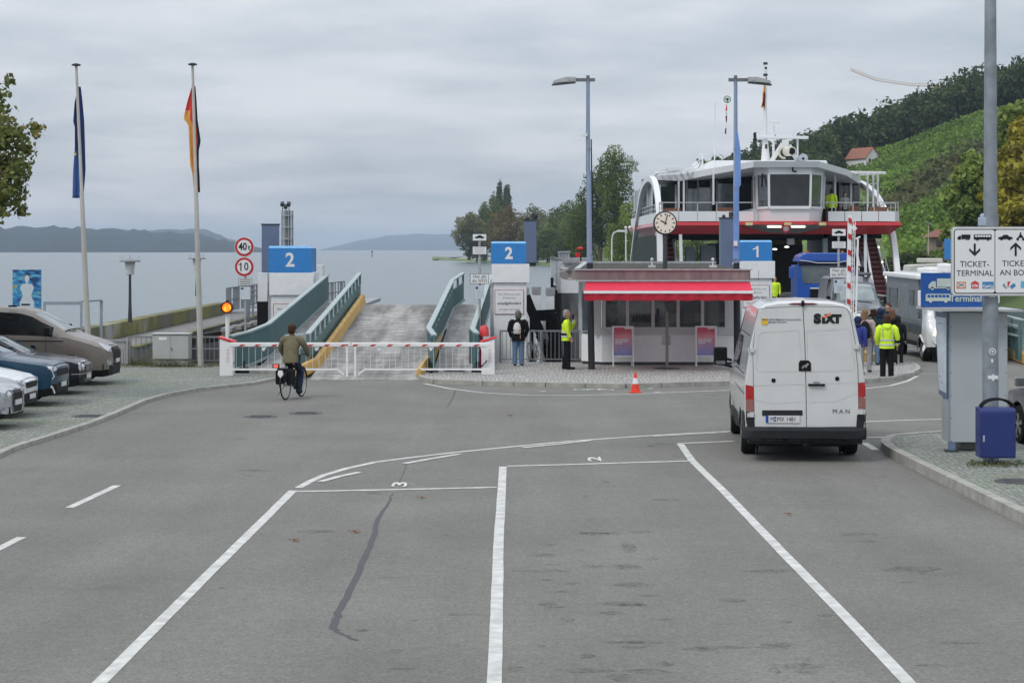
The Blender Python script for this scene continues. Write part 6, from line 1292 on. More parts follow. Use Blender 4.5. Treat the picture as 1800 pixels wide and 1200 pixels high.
a = Shift(rt); a.cyl((mx_(1381),Ym-.6,Z(267,Ym)),(mx_(1386),Ym-1.3,Z(268,Ym)),.27,.25,18,0); a.cyl((mx_(1386),Ym-1.31,Z(268,Ym)),(mx_(1386),Ym-1.33,Z(268,Ym)),.18,n=18,mi=1)
for r_ in (.26,.32): a.tube([(mx_(1375)+r_*math.cos(t),Ym-.9,Z(270,Ym)+r_*math.sin(t)) for t in np.linspace(1.6,4.9,10)], .03, 5)
a.done('searchlight', [M('cream_metal', (.62,.60,.52), .4), BLACK], smooth=40)
a = Shift(rt); a.cyl((mx_(1404),Ym-.2,Z(279,Ym)),(mx_(1408),Ym-.8,Z(280,Ym)),.12,.27,20,0); a.cyl((mx_(1408),Ym-.81,Z(280,Ym)),(mx_(1408),Ym-.82,Z(280,Ym)),.07,n=12,mi=1); a.done('horn', [M('horn_grey', (.42,.46,.50), .4), BLACK], smooth=40)
a = Shift(rt); a.cyl((mx_(1276),Ym+6,8.2),(mx_(1277),Ym+6,Z(180,Ym+6)),.035,n=6); a.cyl((mx_(1260),Ym+8,8.2),(mx_(1260),Ym+8,Z(272,Ym+8)),.05,n=6); a.bar((mx_(1254),Ym+8,Z(271,Ym+8)),(mx_(1267),Ym+8,Z(271,Ym+8)),.05,.05); a.tube([(mx_(1233),Ym+6,8.3),(mx_(1236),Ym+6,Z(292,Ym+6)),(mx_(1245),Ym+6,Z(286,Ym+6))], .09, 6); a.done('whip_mast', FW)
x, z = X(1278.5,112), Z(175,112); a = Shift(rt); a.cyl((x,112,z),(x,112.03,z),.21,n=24,mi=0); a.cyl((x,111.98,z),(x,111.995,z),.165,n=24,mi=1); a.box(x-.04,x+.04,111.97,111.979,z-.13,z+.08,0); a.box(x-.11,x+.11,111.97,111.979,z-.02,z+.06,0); a.done('green_disc', [M('disc_green', (.03,.14,.07), .5), SIGNW])
def pennant(label, rows, mats, mf, Y):
    a = MB(); vs = []; n = 6
    zs_ = np.linspace(rows[0][0], rows[-1][0], 16)
    for py in zs_:
        xl, xr = np.interp(py, [r[0] for r in rows], [r[1] for r in rows]), np.interp(py, [r[0] for r in rows], [r[2] for r in rows])
        for j in range(n): vs.append((X(xl+(xr-xl)*j/(n-1),Y), Y-.15+.06*math.sin(j*2+py*.2), Z(py,Y)))
    a.v = vs; a.f = [(i*n+j,i*n+j+1,(i+1)*n+j+1,(i+1)*n+j) for i in range(15) for j in range(n-1)]; a.m = [mf(i/15,(j+.5)/(n-1)) for i in range(15) for j in range(n-1)]
    o = a.obj('pennant', mats, fixn=False); s_ = o.modifiers.new('thickness','SOLIDIFY'); s_.thickness = .02; tag(o, label, 'flag')
pennant('small black red and gold pennant hanging from the ferry mast', [(150,1342,1344.5),(162,1341,1344.5),(180,1339,1344),(190,1337,1344.5)], [FGO,M('flag_maroon',(.14,.02,.025),.8)], lambda t,u: 0 if t < .33 or t > .93 or u < .25 else 1, 106)
pennant('thin red and white streamer on the ferry whip mast', [(184,1276.5,1277.5),(194,1275,1277.7),(210,1275,1277.2),(222,1275.5,1276.8),(236,1274,1275.5)], [FRD,SIGNW,M('flag_maroon')], lambda t,u: [0,1,2,1,2][min(4,int(t*5))], 112)

# ================================================================ VEHICLES
def vsec(w, rw, zt, belt, zb):
    belt = min(belt, zt-.06); k = min(1, max(0,(zt-belt-.06)/.45))
    p3 = (rw, zt-.02-.12*k); p5 = (w*.985, belt+.02+.0*k); p5 = (p5[0], min(p5[1], p3[1]-.01))
    p4 = ((p3[0]+p5[0])/2+.02*k, (p3[1]+p5[1])/2)
    return [(0,zt),(rw*.55,zt-.010),(rw*.84,zt-.015-.035*k),p3,p4,p5,(w,belt-.09),(w,belt+(zb-belt)*.55),(w*.988,zb+.17),(w*.93,zb)]
def loft(keys, L, wheels, R_w, R_a, step=.055, smooth=.0):
    K = np.array(keys, float); f = sorted(set(list(np.round(np.arange(0, L+1e-6, step),4))+[k[0] for k in keys])); f = [q for q in f if q <= L+1e-6]
    cols = [np.interp(f, K[:,0], K[:,i]) for i in range(1,6)]
    for c in range(5):
        if c in (0,1,2,3):
            y = cols[c].copy()
            for _ in range(2): y[1:-1] = (y[:-2]+2*y[1:-1]+y[2:])/4
            cols[c] = y
    S_ = []
    for i, q in enumerate(f):
        p = vsec(*[c[i] for c in cols])
        for fw in wheels:
            d = abs(q-fw)
            if d < R_a:
                za = R_w+math.sqrt(R_a*R_a-d*d); p[9] = (p[9][0]*.99, max(p[9][1], za)); p[8] = (p[8][0]+.015, max(p[8][1], za+.0)); p[7] = (p[7][0]+.01, max(p[7][1], za+.06)); p[6] = (p[6][0], max(p[6][1], min(za+.16, p[5][1]-.01)))
        S_.append(p)
    return f, S_
def vehicle(root, keys, L, wheels, R_w, R_a, paintm, side_glass, front_glass, rear_glass=None, matf=None, glassm=None, blackf=None, mats_extra=(), step=.055, gname='window'):
    f, S_ = loft(keys, L, wheels, R_w, R_a, step); k = 10; n = 2*k-1; V = []
    for q, p in zip(f, S_):
        ringp = [(-q, y, z) for y, z in p]+[(-q, -y, z) for y, z in p[:0:-1]]; V += ringp    # +y side down, then -y side from sill back up
    body = MB(); gl = {}
    F = []; FM = []
    def seg(j): return j if j < k-1 else (9 if j == k-1 else n-1-j)     # 0..8 side segments, 9 underside
    for i in range(len(f)-1):
        qm = (f[i]+f[i+1])/2
        for j in range(n):
            s_ = seg(j); fc = (i*n+j, i*n+(j+1)%n, (i+1)*n+(j+1)%n, (i+1)*n+j); key = None
            if s_ in (3,4):
                for a0, a1 in side_glass:
                    if a0 <= qm <= a1 and S_[i][3][1]-S_[i][5][1] > .10: key = ('s', a0, j < k)
            if s_ in (0,1) and front_glass and front_glass[0] <= qm <= front_glass[1]: key = ('f',)
            if s_ in (0,1) and rear_glass and rear_glass[0] <= qm <= rear_glass[1]: key = ('r',)
            if key: gl.setdefault(key, []).append(fc)
            else:
                F.append(fc); m = 0
                if s_ in (8,9): m = 1
                if matf: m = matf(qm, s_, m)
                FM.append(m)
    body.v = V; body.f = F+[tuple(range(n))[::-1], tuple((len(f)-1)*n+j for j in range(n))]; body.m = FM+[matf(0,7,0) if matf else 0, matf(L,7,0) if matf else 0]
    o = body.obj('body', [paintm, BLACK]+list(mats_extra), root, smooth=38)
    gm_ = glassm or glass('car_glass', (.02,.025,.028), 1.75)
    for key, fs in gl.items():
        idx = sorted({v for fc in fs for v in fc}); mp = {v:i for i,v in enumerate(idx)}
        g = MB(); g.v = [V[v] for v in idx]; g.f = [tuple(mp[v] for v in fc) for fc in fs]; g.m = [0]*len(fs)
        g.obj({'s':'side_window','f':'windscreen','r':'rear_window'}[key[0]], gm_ if not isinstance(gm_, dict) else gm_[key[0]], root, smooth=60)
    full = [tuple(fc) for fc in F]+[fc for fs in gl.values() for fc in fs]+body.f[len(F):]
    return BVHTree.FromPolygons([Vector(v) for v in V], full)
def proj(bvh, p, d, off):
    p, d = Vector(p), Vector(d).normalized(); h = bvh.ray_cast(p-d*4, d); q = h[0] if h[0] is not None else p
    if abs(d.x) > .9 and abs(q.x-p.x) > .35 and p.x < -2: q = Vector((p.x+.02, p.y, p.z))
    return q-d*off
def decal(mb, bvh, pts, d, off=.006, mi=0, rings=3, sub=3, inner=None):
    P = []; n0 = len(pts)
    for i in range(n0):
        a, b = Vector(pts[i]), Vector(pts[(i+1)%n0])
        for j in range(sub): P.append(a.lerp(b, j/sub))
    c = sum(P, Vector())/len(P) if inner is None else Vector(inner); n = len(P); vs = []
    for r in range(1, rings+1):
        for p in P: vs.append(proj(bvh, c.lerp(p, r/rings), d, off))
    vs.append(proj(bvh, c, d, off)); m = len(vs)-1
    fs = [(m, i, (i+1)%n) for i in range(n)]+[((r-1)*n+i, r*n+i, r*n+(i+1)%n, (r-1)*n+(i+1)%n) for r in range(1,rings) for i in range(n)]
    return mb.add(vs, fs, mi)
def seam(mb, bvh, pts, d, wd=.012, off=.004, mi=0, closed=False, sub=4):
    if closed: pts = list(pts)+[pts[0]]
    Q = [Vector(a).lerp(Vector(b), j/sub) for a, b in zip(pts, pts[1:]) for j in range(sub)]+[Vector(pts[-1])]; D = Vector(d).normalized(); vs = []
    for i, p in enumerate(Q):
        t = (Q[min(i+1,len(Q)-1)]-Q[max(i-1,0)]).normalized(); nn = t.cross(D).normalized()*wd/2
        vs += [proj(bvh, p-nn, d, off), proj(bvh, p+nn, d, off)]
    return mb.add(vs, [(2*i,2*i+1,2*i+3,2*i+2) for i in range(len(Q)-1)], mi)
RIM = M('alloy_rim', (.36,.37,.38), .3, .7, .1); WELL = M('wheel_well', (.012,.012,.012), .9)
def wheel(root, fx_, y, r, w_=.22, dark=False, name='wheel', rimm=None):
    s_ = 1 if y > 0 else -1; a = MB(); a.lathe([(r*.60,-w_/2),(r*.90,-w_/2),(r*.985,-w_*.36),(r,0),(r*.985,w_*.36),(r*.90,w_/2),(r*.60,w_/2)], (-fx_,y,r), 28, axis='y', cap=False); o = a.obj(name, RUBBER, root, smooth=40)
    a = MB(); a.lathe([(r*.61,-w_/2+.02),(r*.66,-w_/2-.004),(r*.60,-w_/2+.03)] if s_ < 0 else [(r*.61,w_/2-.02),(r*.66,w_/2+.004),(r*.60,w_/2-.03)], (-fx_,y,r), 28, axis='y', cap=False)
    yy = y+s_*(w_/2-.02)
    for i in range(5):
        q = i*1.2566+.3
        for dq in (-.14,.14): a.bar((-fx_+.04*math.cos(q),yy,r+.04*math.sin(q)),(-fx_+r*.60*math.cos(q+dq),yy,r+r*.60*math.sin(q+dq)),r*.10,.03,up=(0,1,0))
    a.cyl((-fx_,yy-.02,r),(-fx_,yy+.02*1,r),r*.16,n=14); a.obj('rim', rimm or RIM, o, smooth=35)
    a = MB(); a.cyl((-fx_,y-s_*.16,r),(-fx_,y-s_*.15,r),r*.98,n=20); a.cyl((-fx_,y-.02,r),(-fx_,y+.01,r),r*.59,n=20); a.obj('brake', WELL, o)
def wheels4(root, L, fr, rr, y, r, w_=.22):
    for f_ in (fr, rr):
        for s_ in (1,-1): wheel(root, f_, s_*y, r, w_)
def mirror(root, x, y, z, s_, col, sc=1.0):
    a = MB(); a.bar((x,y-s_*.10,z-.05),(x,y+s_*.04,z),.05,.05); a.cbox((x,y+s_*.10*sc,z+.03*sc),(.10*sc,.16*sc,.13*sc)); a.obj('wing_mirror', col, root, bevel=.02)
def plate_de(mb, c, w_, h_, t='', face='-x', mi=(0,1,2), d=-1):
    x, y, z = c; mb.box(min(x,x+d*.008),max(x,x+d*.008),y-w_/2,y+w_/2,z-h_/2,z+h_/2,mi[0]); e = d*.009
    yb = y+w_/2 if face == '-x' else y-w_/2; s_ = -1 if face == '-x' else 1
    mb.box(min(x+d*.008,x+e),max(x+d*.008,x+e),min(yb,yb+s_*.045),max(yb,yb+s_*.045),z-h_/2,z+h_/2,mi[1])
    if t: txt(mb, t, h_*.95, (x+d*.011,y+s_*.022,z-.002), 0, .60*w_/.52, mi[2], face)
PLM = [M('plate_white', (.62,.62,.62), .4, var=.03), M('plate_blue', (.01,.06,.35), .4), INK]

# ---- white van (hero)
yaw = R(3.6); Lv = 5.99; rear = Vector((X(1415.5,32.3),32.3,0)); fw = Vector((math.sin(yaw),math.cos(yaw),0)); nose = rear+fw*Lv
rt = thing('delivery_van', 'white high-roof delivery van seen from behind, waiting in the right lane', 'van', tuple(nose), R(90)-yaw)
VW = paint('van_white', (.60,.61,.605), .28)
vk = [(0,.62,.50,.78,.60,.30),(.05,.80,.62,.92,.80,.27),(.18,.93,.72,1.06,.95,.25),(.6,.985,.80,1.22,1.10,.24),(.95,.99,.86,1.36,1.22,.24),(1.05,.99,.86,1.45,1.30,.24),
      (1.75,.99,.80,2.22,1.36,.24),(2.05,.99,.77,2.48,1.38,.25),(2.5,.99,.76,2.60,1.38,.30),(4.0,.99,.76,2.66,1.38,.32),(5.6,.99,.755,2.655,1.38,.33),(5.88,.99,.765,2.645,1.37,.34),(5.96,.985,.765,2.635,1.36,.35),(5.99,.975,.76,2.61,1.34,.36)]
def vmat(q, s_, m):
    if s_ in (7,8) and q > .1: return 1 if s_ == 8 else (0 if q < 5.55 and not (.35 < q < .0) else 0)
    return m
bv = vehicle(rt, vk, Lv, [1.0,4.64], .345, .46, VW, [(1.35,2.55)], (1.12,1.95), None, glassm={'s':glass('van_side_glass', (.05,.06,.065), 1.8),'f':glass('van_glass'),'r':glass('van_glass')})
for f_ in (1.0,4.64):
    for s_ in (1,-1): wheel(rt, f_, s_*.86, .345, .235)
dx = (1,0,0)                                                        # rays travelling forward onto the rear face
def vp(px, py): return (-Lv, -(px-1415.5)/106.8, HC-(py-HY)/106.8)
def rpoly(mb, pix, mi=0, off=.006, **k): return decal(mb, bv, [vp(*p) for p in pix], dx, off, mi, **k)
def rseam(mb, pix, wd=.012, mi=0, off=.012, closed=False): return seam(mb, bv, [vp(*p) for p in pix], dx, wd, off, mi, closed)
GAP = M('door_gap', (.03,.03,.032), .8); PRS = M('press_shade_grey', (.55,.56,.56), .35, coat=.5)  # flat, slightly darker strips paint the shading of pressed panels and creases
lt = [(1333,544),(1345,541.5),(1410.9,538.5),(1414.3,600),(1416.3,680),(1417.2,751),(1327,753),(1325.5,690),(1324,620),(1328,570)]
rtp = [(1411.5,538.5),(1475,539),(1488,541.5),(1494,556),(1502,600),(1507,650),(1508.5,749),(1417.8,750.5),(1416.9,680),(1414.9,600)]
for nm, pl, inn in (('rear_door', lt, [(1334,590),(1340,584.5),(1404,580.5),(1410,650),(1404,652.5),(1335,653.5),(1329.5,648)]), ('rear_door', rtp, [(1418,582),(1488,578),(1494,583),(1502,646),(1497,650.5),(1424,652.5),(1419.5,648)])):
    a = MB(); rpoly(a, pl, off=.010, rings=5, sub=4); o = a.obj(nm, VW, rt, smooth=50)
    a = MB(); rseam(a, inn, .020, 0, .0125, True); a.obj('panel_edge_shade', PRS, o, smooth=50)
    a = MB(); rseam(a, [(p[0],p[1]) for p in pl], .006, 0, .0115, True); a.obj('door_gap', GAP, o)
a = MB(); rseam(a, [(1326,678),(1414,675),(1507,672)], .014, 0, .0128); rseam(a, [(1327,703),(1360,709),(1414,706)], .010, 0, .0126); rseam(a, [(1420,707),(1470,705),(1507,690)], .010, 0, .0126); a.obj('crease_shade', PRS, rt)
TLR = M('tail_red', (.40,.012,.016), .2, var=.3, vs=14, coat=.8); TLC = M('tail_clear', (.30,.12,.11), .2, var=.4, vs=40, coat=.8)
for s_, px in ((1,[(1311.5,676.5),(1325.5,679),(1325.5,702),(1311.5,702)]),(-1,[(1507.5,672),(1519.5,671),(1521,697),(1507.5,697)])):
    d = Vector((1,-s_*.35,0)); a = MB(); pts = [Vector(vp(*p)) for p in px]; decal(a, bv, pts, d, .012, 0)
    lo = [(p[0],p[1]+ (22 if i < 2 else 22)) for i,p in enumerate([px[3],px[2]])]; decal(a, bv, [Vector(vp(*px[3])),Vector(vp(*px[2])),Vector(vp(px[2][0],px[2][1]+22)),Vector(vp(px[3][0]+.5,px[3][1]+20))], d, .012, 1); a.obj('tail_light', [TLR, TLC], rt)
BMP = M('bumper_grey', (.022,.024,.027), .6, var=.1)
a = MB(); secs = []
prof = [(-.02,.37),(-.13,.40),(-.15,.53),(-.10,.575),(-.01,.58)]
ys = [1.01,.995,.93,.80,.4,0,-.4,-.80,-.93,-.995,-1.01]; xo = [.42,.10,.02,.0,0,0,0,0,.02,.10,.42]
for y, xf in zip(ys, xo): secs += [(-Lv+xf+ox*(1 if abs(y) < 1.0 else .2)+0*y, y*(1+.0), z) for ox, z in prof]
a.add(secs, [(5*i+j,5*i+5+j,5*i+6+j,5*i+1+j) for i in range(10) for j in range(4)]); a.box(-Lv+.0,-Lv+.45,-.93,.93,.30,.37); a.obj('rear_bumper', BMP, rt, smooth=50)
a = MB()
for s_ in (1,-1): rpoly(a, [(1415.5-s_*q,p) for q,p in ((90,728),(103.5,722),(104.5,757),(88,757))], 0, .018)
rpoly(a, [(1340,721),(1410.5,720.5),(1410.5,729.5),(1340,730.5)], 0, .020); a.obj('black_trim', BMP, rt)
a = MB(); c = vp(1376,736.5); xx = proj(bv, c, dx, .02).x; plate_de(a, (xx, c[1], c[2]), .555, .118); txt(a, 'M', .105, (xx-.012,c[1]+.155+.02,c[2]-.002), 0, .72, 2, '-x'); txt(a, 'MX 1481', .105, (xx-.012,c[1]-.06,c[2]-.002), 0, .80, 2, '-x')
for dz in (.026,-.022): a.cyl((xx-.010,c[1]+.125,c[2]+dz),(xx-.012,c[1]+.125,c[2]+dz),.018,n=12,mi=1)
a.obj('licence_plate', PLM, rt)
a = MB(); rpoly(a, [(1404,652),(1404,637),(1407,633),(1421,633),(1425,637),(1425.5,652)], 0, .022); a.obj('emblem_plate', BLACK, rt)
lion = [(1408.5,646),(1411,642.5),(1416,640.5),(1418,638),(1421,638),(1421.5,640.5),(1419.5,642),(1418.5,644.5),(1417,646.5),(1415,644.5),(1413,645),(1411.5,648),(1409.5,648.5),(1410.5,645.5)]
def flat(mb, pix, off, mi=0): mb.add([proj(bv, vp(*p), dx, off) for p in pix], [tuple(range(len(pix)))], mi)
a = MB(); flat(a, lion, .028); a.obj('lion_emblem', CHROME, rt)
a = MB()
for p in ((1360,668.5),(1471,665)): q = proj(bv, vp(*p), dx, .012); a.cyl(q, q-Vector((.012,0,0)), .036, n=18)
q = proj(bv, vp(1435,676), dx, .012); a.cbox(q-Vector((.03,0,0)), (.03,.26,.035)); a.cbox(q-Vector((.01,.12,0)), (.04,.03,.04)); a.cbox(q-Vector((.01,-.12,0)), (.04,.03,.04)); a.obj('door_handle', BLACK, rt, bevel=.006)
a = MB(); q = proj(bv, vp(1435,673), dx, .012); a.prism([(q.y-.06,q.z),(q.y+.06,q.z),(q.y+.04,q.z+.03),(q.y-.04,q.z+.03)], 'yz', q.x-.008, q.x); a.obj('handle_recess', FG, rt)
for p in ((1321,615.5),(1506,609.5),(1320,729.5),(1513.5,723.5)):
    a = MB(); q = proj(bv, vp(*p), dx, .01); a.cbox(q-Vector((.012,0,0)), (.03,.11,.07)); 
    for k_ in (-1,1): a.cyl(q+Vector((-.028,-.03*(1 if p[0] > 1400 else -1),k_*.018)), q+Vector((-.033,-.03*(1 if p[0] > 1400 else -1),k_*.018)), .007, n=8, mi=1)
    a.obj('hinge', [M('hinge_grey', (.55,.55,.55), .4), BLACK], rt, bevel=.004)
a = MB(); rpoly(a, [(1384,534),(1395,532.3),(1430,532.3),(1438,534),(1430,535.5),(1393,535.5)], 0, .012); a.obj('brake_light', M('brake_dark_red', (.16,.015,.03), .3), rt)
a = MB(); q = proj(bv, vp(1411,533), dx, .03); a.cbox(q, (.08,.05,.09)); a.obj('camera', BLACK, rt, bevel=.012)
a = MB(); q = proj(bv, vp(1453,559.5), dx, .016)
txt(a, 'S', .20, (q.x-.002,q.y+.155,q.z-.012), .017, 1.10, 0, '-x'); txt(a, 'XT', .175, (q.x-.002,q.y-.105,q.z-.012), .016, 1.05, 0, '-x')
a.prism([(q.y+.080,q.z-.085),(q.y+.030,q.z-.085),(q.y+.030,q.z+.02),(q.y+.080,q.z+.02)], 'yz', q.x-.004, q.x-.001, 0)
a.obj('rental_logo', INK, rt)
a = MB(); qx = q.x-.005; pts = [(q.y+.082,q.z+.045),(q.y+.045,q.z+.035),(q.y+.0,q.z+.058),(q.y-.045,q.z+.092),(q.y-.06,q.z+.10),(q.y-.06,q.z+.065),(q.y-.02,q.z+.035),(q.y+.03,q.z+.012),(q.y+.078,q.z+.022)]; a.add([(qx,y,z) for y,z in pts], [tuple(range(len(pts)))]); a.obj('logo_swoosh', M('sixt_orange', (.80,.20,.08), .5), rt)
a = MB(); q = proj(bv, vp(1344.5,564), dx, .016); a.box(q.x-.003,q.x,q.y-.05,q.y+.05,q.z-.055,q.z+.04,0); a.ball((q.x-.002,q.y,q.z-.05),(.002,.045,.02),10,0); txt(a, 'ADAC', .036, (q.x-.005,q.y,q.z+.022), .001, 1, 1, '-x')
txt(a, 'ADAC-Mitglieder kommen bei Sixt\ngünstig in die Kurve', .038, (q.x-.004,q.y-.06,q.z+.002), .0006, .98, 1, '-x', 1.05, 'LEFT'); a.obj('sticker', [M('sticker_yellow', (.72,.46,.05), .5), M('navy_ink', (.02,.03,.10), .5)], rt)
a = MB(); q = proj(bv, vp(1478,722.5), dx, .016); txt(a, 'M A N', .098, (q.x-.003,q.y,q.z), .0, 1.05, 0, '-x'); a.obj('badge', M('badge_grey', (.10,.105,.11), .3, .5), rt)
a = MB(); a.cyl((-Lv-.02,.32,.36),(-Lv-.12,.32,.34),.05,n=10); a.bar((-Lv+.2,.0,.30),(-Lv-.1,.0,.30),.10,.08); a.bar((-Lv-.05,-.1,.33),(-Lv-.05,-.75,.33),.05,.03); a.box(-5.6,-.6,-.75,.75,.22,.34); a.obj('underbody', BLACK, rt)
# side of the van (vehicle left)
a = MB(); dy = (0,-1,0)
for s_ in (1,-1):
    d = (0,-s_,0)
    decal(a, bv, [(-1.6,s_,.62),(-4.1,s_,.62),(-4.1,s_,.42),(-1.55,s_,.42)], d, .014, 0, rings=2, sub=6); decal(a, bv, [(-5.15,s_,.80),(-5.9,s_,.80),(-5.9,s_,.45),(-5.12,s_,.45)], d, .014, 0, rings=2, sub=4)
a.obj('side_cladding', BMP, rt)
a = MB()
for s_ in (1,):
    d = (0,-s_,0); seam(a, bv, [(-2.62,s_,2.35),(-2.62,s_,1.4),(-2.62,s_,.7)], d, .014, .004); seam(a, bv, [(-1.5,s_,1.32),(-1.42,s_,.75),(-2.62,s_,.66)], d, .014, .004); seam(a, bv, [(-2.7,s_,2.05),(-5.4,s_,2.05),(-5.4,s_,1.42),(-2.75,s_,1.40)], d, .016, .004, closed=True); seam(a, bv, [(-2.7,s_,1.1),(-5.8,s_,1.1)], d, .012, .004)
a.obj('door_gap', GAP, rt)
a = MB(); decal(a, bv, [(-2.85,1,1.98),(-3.85,1,1.98),(-3.85,1,1.46),(-2.85,1,1.46)], dy, .008, 0, rings=3, sub=5); a.obj('side_window', MATS['van_side_glass'], rt)
a = MB(); a.bar((-1.55,.98,1.42),(-1.55,1.16,1.47),.10,.05); a.cbox((-1.55,1.20,1.50),(.18,.25,.34)); a.bar((-1.55,.98,1.30),(-1.55,1.2,1.36),.08,.05); a.obj('wing_mirror', BLACK, rt, bevel=.05)
a = MB(); a.cbox((-1.645,1.20,1.385),(.014,.17,.06)); a.obj('mirror_glass', M('mirror_glass', (.30,.31,.33), .08, .9), rt)
a = MB(); a.bar((-1.55,-.98,1.42),(-1.55,-1.16,1.47),.10,.05); a.cbox((-1.55,-1.22,1.50),(.16,.18,.28)); a.obj('wing_mirror', BLACK, rt, bevel=.04)
a = MB()
for s_ in (1,-1): decal(a, bv, [(0,s_*.50,.98),(0,s_*.80,1.04),(0,s_*.86,.82),(0,s_*.52,.80)], (-1,-s_*.5,0), .012)
a.obj('headlight', M('headlight_clear', (.46,.49,.52), .12, .3, .5, 14, coat=1), rt); a = MB(); decal(a, bv, [(0,.48,.95),(0,-.48,.95),(0,-.5,.62),(0,.5,.62)], (-1,0,0), .012); a.obj('grille', BLACK, rt)

# ---- parked cars on the left, noses to the right
HL = MATS['headlight_clear']
CG = glass('windscreen_glass', (.13,.18,.19), 2.1, .05); SG = glass('tinted_side_glass', (.008,.010,.011), 1.45)
def front_details(rt, bv, s, grille, lights, plate_z, nose_w, fog=None, badge=True, grm=None):
    a = MB(); decal(a, bv, [(0,y,z) for y,z in grille], (-1,0,0), .014, 0, rings=4, sub=4); a.obj('grille', grm or BLACK, rt)
    for s_ in (1,-1):
        a = MB()
        for poly in lights: decal(a, bv, [(0,s_*y,z) for y,z in poly], (-1,-s_*.75,-.05), .010, 0, rings=4, sub=4)
        a.obj('headlight', HL, rt, smooth=50)
    if fog:
        for s_ in (1,-1): a = MB(); decal(a, bv, [(0,s_*y,z) for y,z in fog], (-1,-s_*.6,0), .012, 0, rings=3, sub=3); a.obj('fog_light', HL, rt)
    a = MB(); x = proj(bv, (0,0,plate_z), (-1,0,0), .03).x; a.box(x-.012,x,-.24,.24,plate_z-.05,plate_z+.05,0); a.box(x,x+.002,-.26,-.215,plate_z-.055,plate_z+.055,1); a.obj('licence_plate', PLM[:2], rt)
def car(name, label, px, Y, rz, keys, L, wf, wr, Rw, Ra, w_, pm, sg, fg, rg, mirror_at, step=.055, zg=.06, glassm=None, **k):
    rt = thing(name, label, 'van' if 'van' in name else 'car', (X(px,Y),Y,zg), R(rz), group='vehicles parked nose-out on the cobbles')
    bv = vehicle(rt, keys, L, [wf,wr], Rw, Ra, pm, sg, fg, rg, step=step, glassm=glassm or {'s':SG,'f':CG,'r':CG}, **k)
    wheels4(rt, L, wf, wr, w_-.11, Rw); 
    for s_ in (1,-1): mirror(rt, -mirror_at[0], s_*(w_+.02), mirror_at[1], s_, BLACK if 'van' in name else pm, mirror_at[2])
    a = MB()
    for s_ in (1,-1): d = (0,-s_,0); seam(a, bv, [(-mirror_at[0]-.1,s_,mirror_at[1]-.12),(-mirror_at[0]-.05,s_,.5)], d, .012, .004); seam(a, bv, [(-mirror_at[0]-1.15,s_,mirror_at[1]-.12),(-mirror_at[0]-1.12,s_,.4)], d, .012, .004)
    a.obj('door_gap', GAP, rt)
    for s_ in (1,-1): a = MB(); h_ = mirror_at[1]-.15; decal(a, bv, [(-L,s_*.42,h_),(-L,s_*.78,h_),(-L,s_*.80,h_-.16),(-L,s_*.45,h_-.16)], (1,-s_*.6,0), .012); a.obj('tail_light', TLR, rt)
    return rt, bv
# taupe passenger van
TAU = M('taupe_paint', (.200,.170,.146), .34, .15, .06, coat=.4)
kv = [(0,.50,.42,.88,.75,.32),(.05,.74,.55,.96,.82,.24),(.18,.90,.66,1.04,.92,.22),(.45,.97,.74,1.13,1.02,.22),(.95,.985,.80,1.28,1.16,.22),(1.1,.985,.80,1.36,1.20,.22),(1.95,.985,.74,1.86,1.24,.22),(2.25,.985,.72,1.95,1.25,.23),(2.8,.985,.72,1.99,1.26,.24),(4.6,.98,.72,1.99,1.28,.28),(5.0,.95,.70,1.95,1.25,.3),(5.05,.9,.68,1.9,1.2,.32)]
rt, bv = car('passenger_van', 'taupe passenger van with black roof bars, farthest of the parked row', 205, 50.4, 0, kv, 5.05, .98, 3.95, .345, .44, .985, TAU, [(1.45,2.18),(2.18,3.22),(3.22,4.75)], (1.2,1.92), None, (1.5,1.34,1.5))
front_details(rt, bv, 1, [(-.42,1.0),(.42,1.0),(.46,.70),(.30,.62),(-.30,.62),(-.46,.70)], [[(.50,.98),(.70,1.03),(.93,1.10),(.96,.98),(.80,.86),(.54,.84)]], .60, .5, [(.58,.60),(.86,.66),(.84,.52),(.60,.50)])
a = MB(); decal(a, bv, [(0,-.9,.56),(0,.9,.56),(0,.88,.30),(0,-.88,.30)], (-1,0,0), .008, 0, rings=4, sub=6); a.obj('lower_bumper', BMP, rt); a = MB()
for f_ in (2.5,3.4,4.3):
    for s_ in (1,-1): a.cbox((-f_,s_*.66,2.0),(.22,.05,.045))
a.obj('roof_rail_mount', BLACK, rt, bevel=.01); a = MB(); seam(a, bv, [(-.55,-1,1.12),(-3,-1,1.14),(-4.9,-1,1.16)], (0,1,0), .03, .008); a.obj('side_moulding', BMP, rt)
a = MB(); a.tube([(-1.06,.55,1.37),(-1.1,.1,1.40),(-1.15,-.45,1.39)], .012, 5); a.tube([(-1.06,.1,1.37),(-1.1,-.3,1.40),(-1.15,-.72,1.37)], .012, 5); a.obj('wiper', BLACK, rt)
# dark navy saloon with twin round lights
NAV = M('navy_black_paint', (.008,.009,.018), .32, 0, .1, coat=.45)
ks = [(0,.45,.40,.70,.60,.30),(.05,.66,.52,.76,.68,.24),(.2,.80,.62,.82,.76,.20),(.5,.86,.68,.87,.82,.18),(1.2,.90,.72,.96,.90,.18),(1.32,.90,.70,.99,.91,.18),(2.05,.90,.60,1.37,.94,.18),(2.6,.90,.58,1.43,.95,.18),(3.3,.90,.58,1.38,.96,.2),(4.0,.89,.62,1.08,.95,.22),(4.6,.85,.64,1.02,.92,.26),(4.8,.7,.5,.9,.8,.35)]
rt, bv = car('saloon_car', 'dark navy saloon with twin round headlights between the taupe van and blue car', 154, 47.0, 0, ks, 4.8, .86, 3.7, .32, .38, .90, NAV, [(1.5,2.4),(2.46,3.75)], (1.38,2.02), (3.4,3.95), (1.55,1.0,1.1))
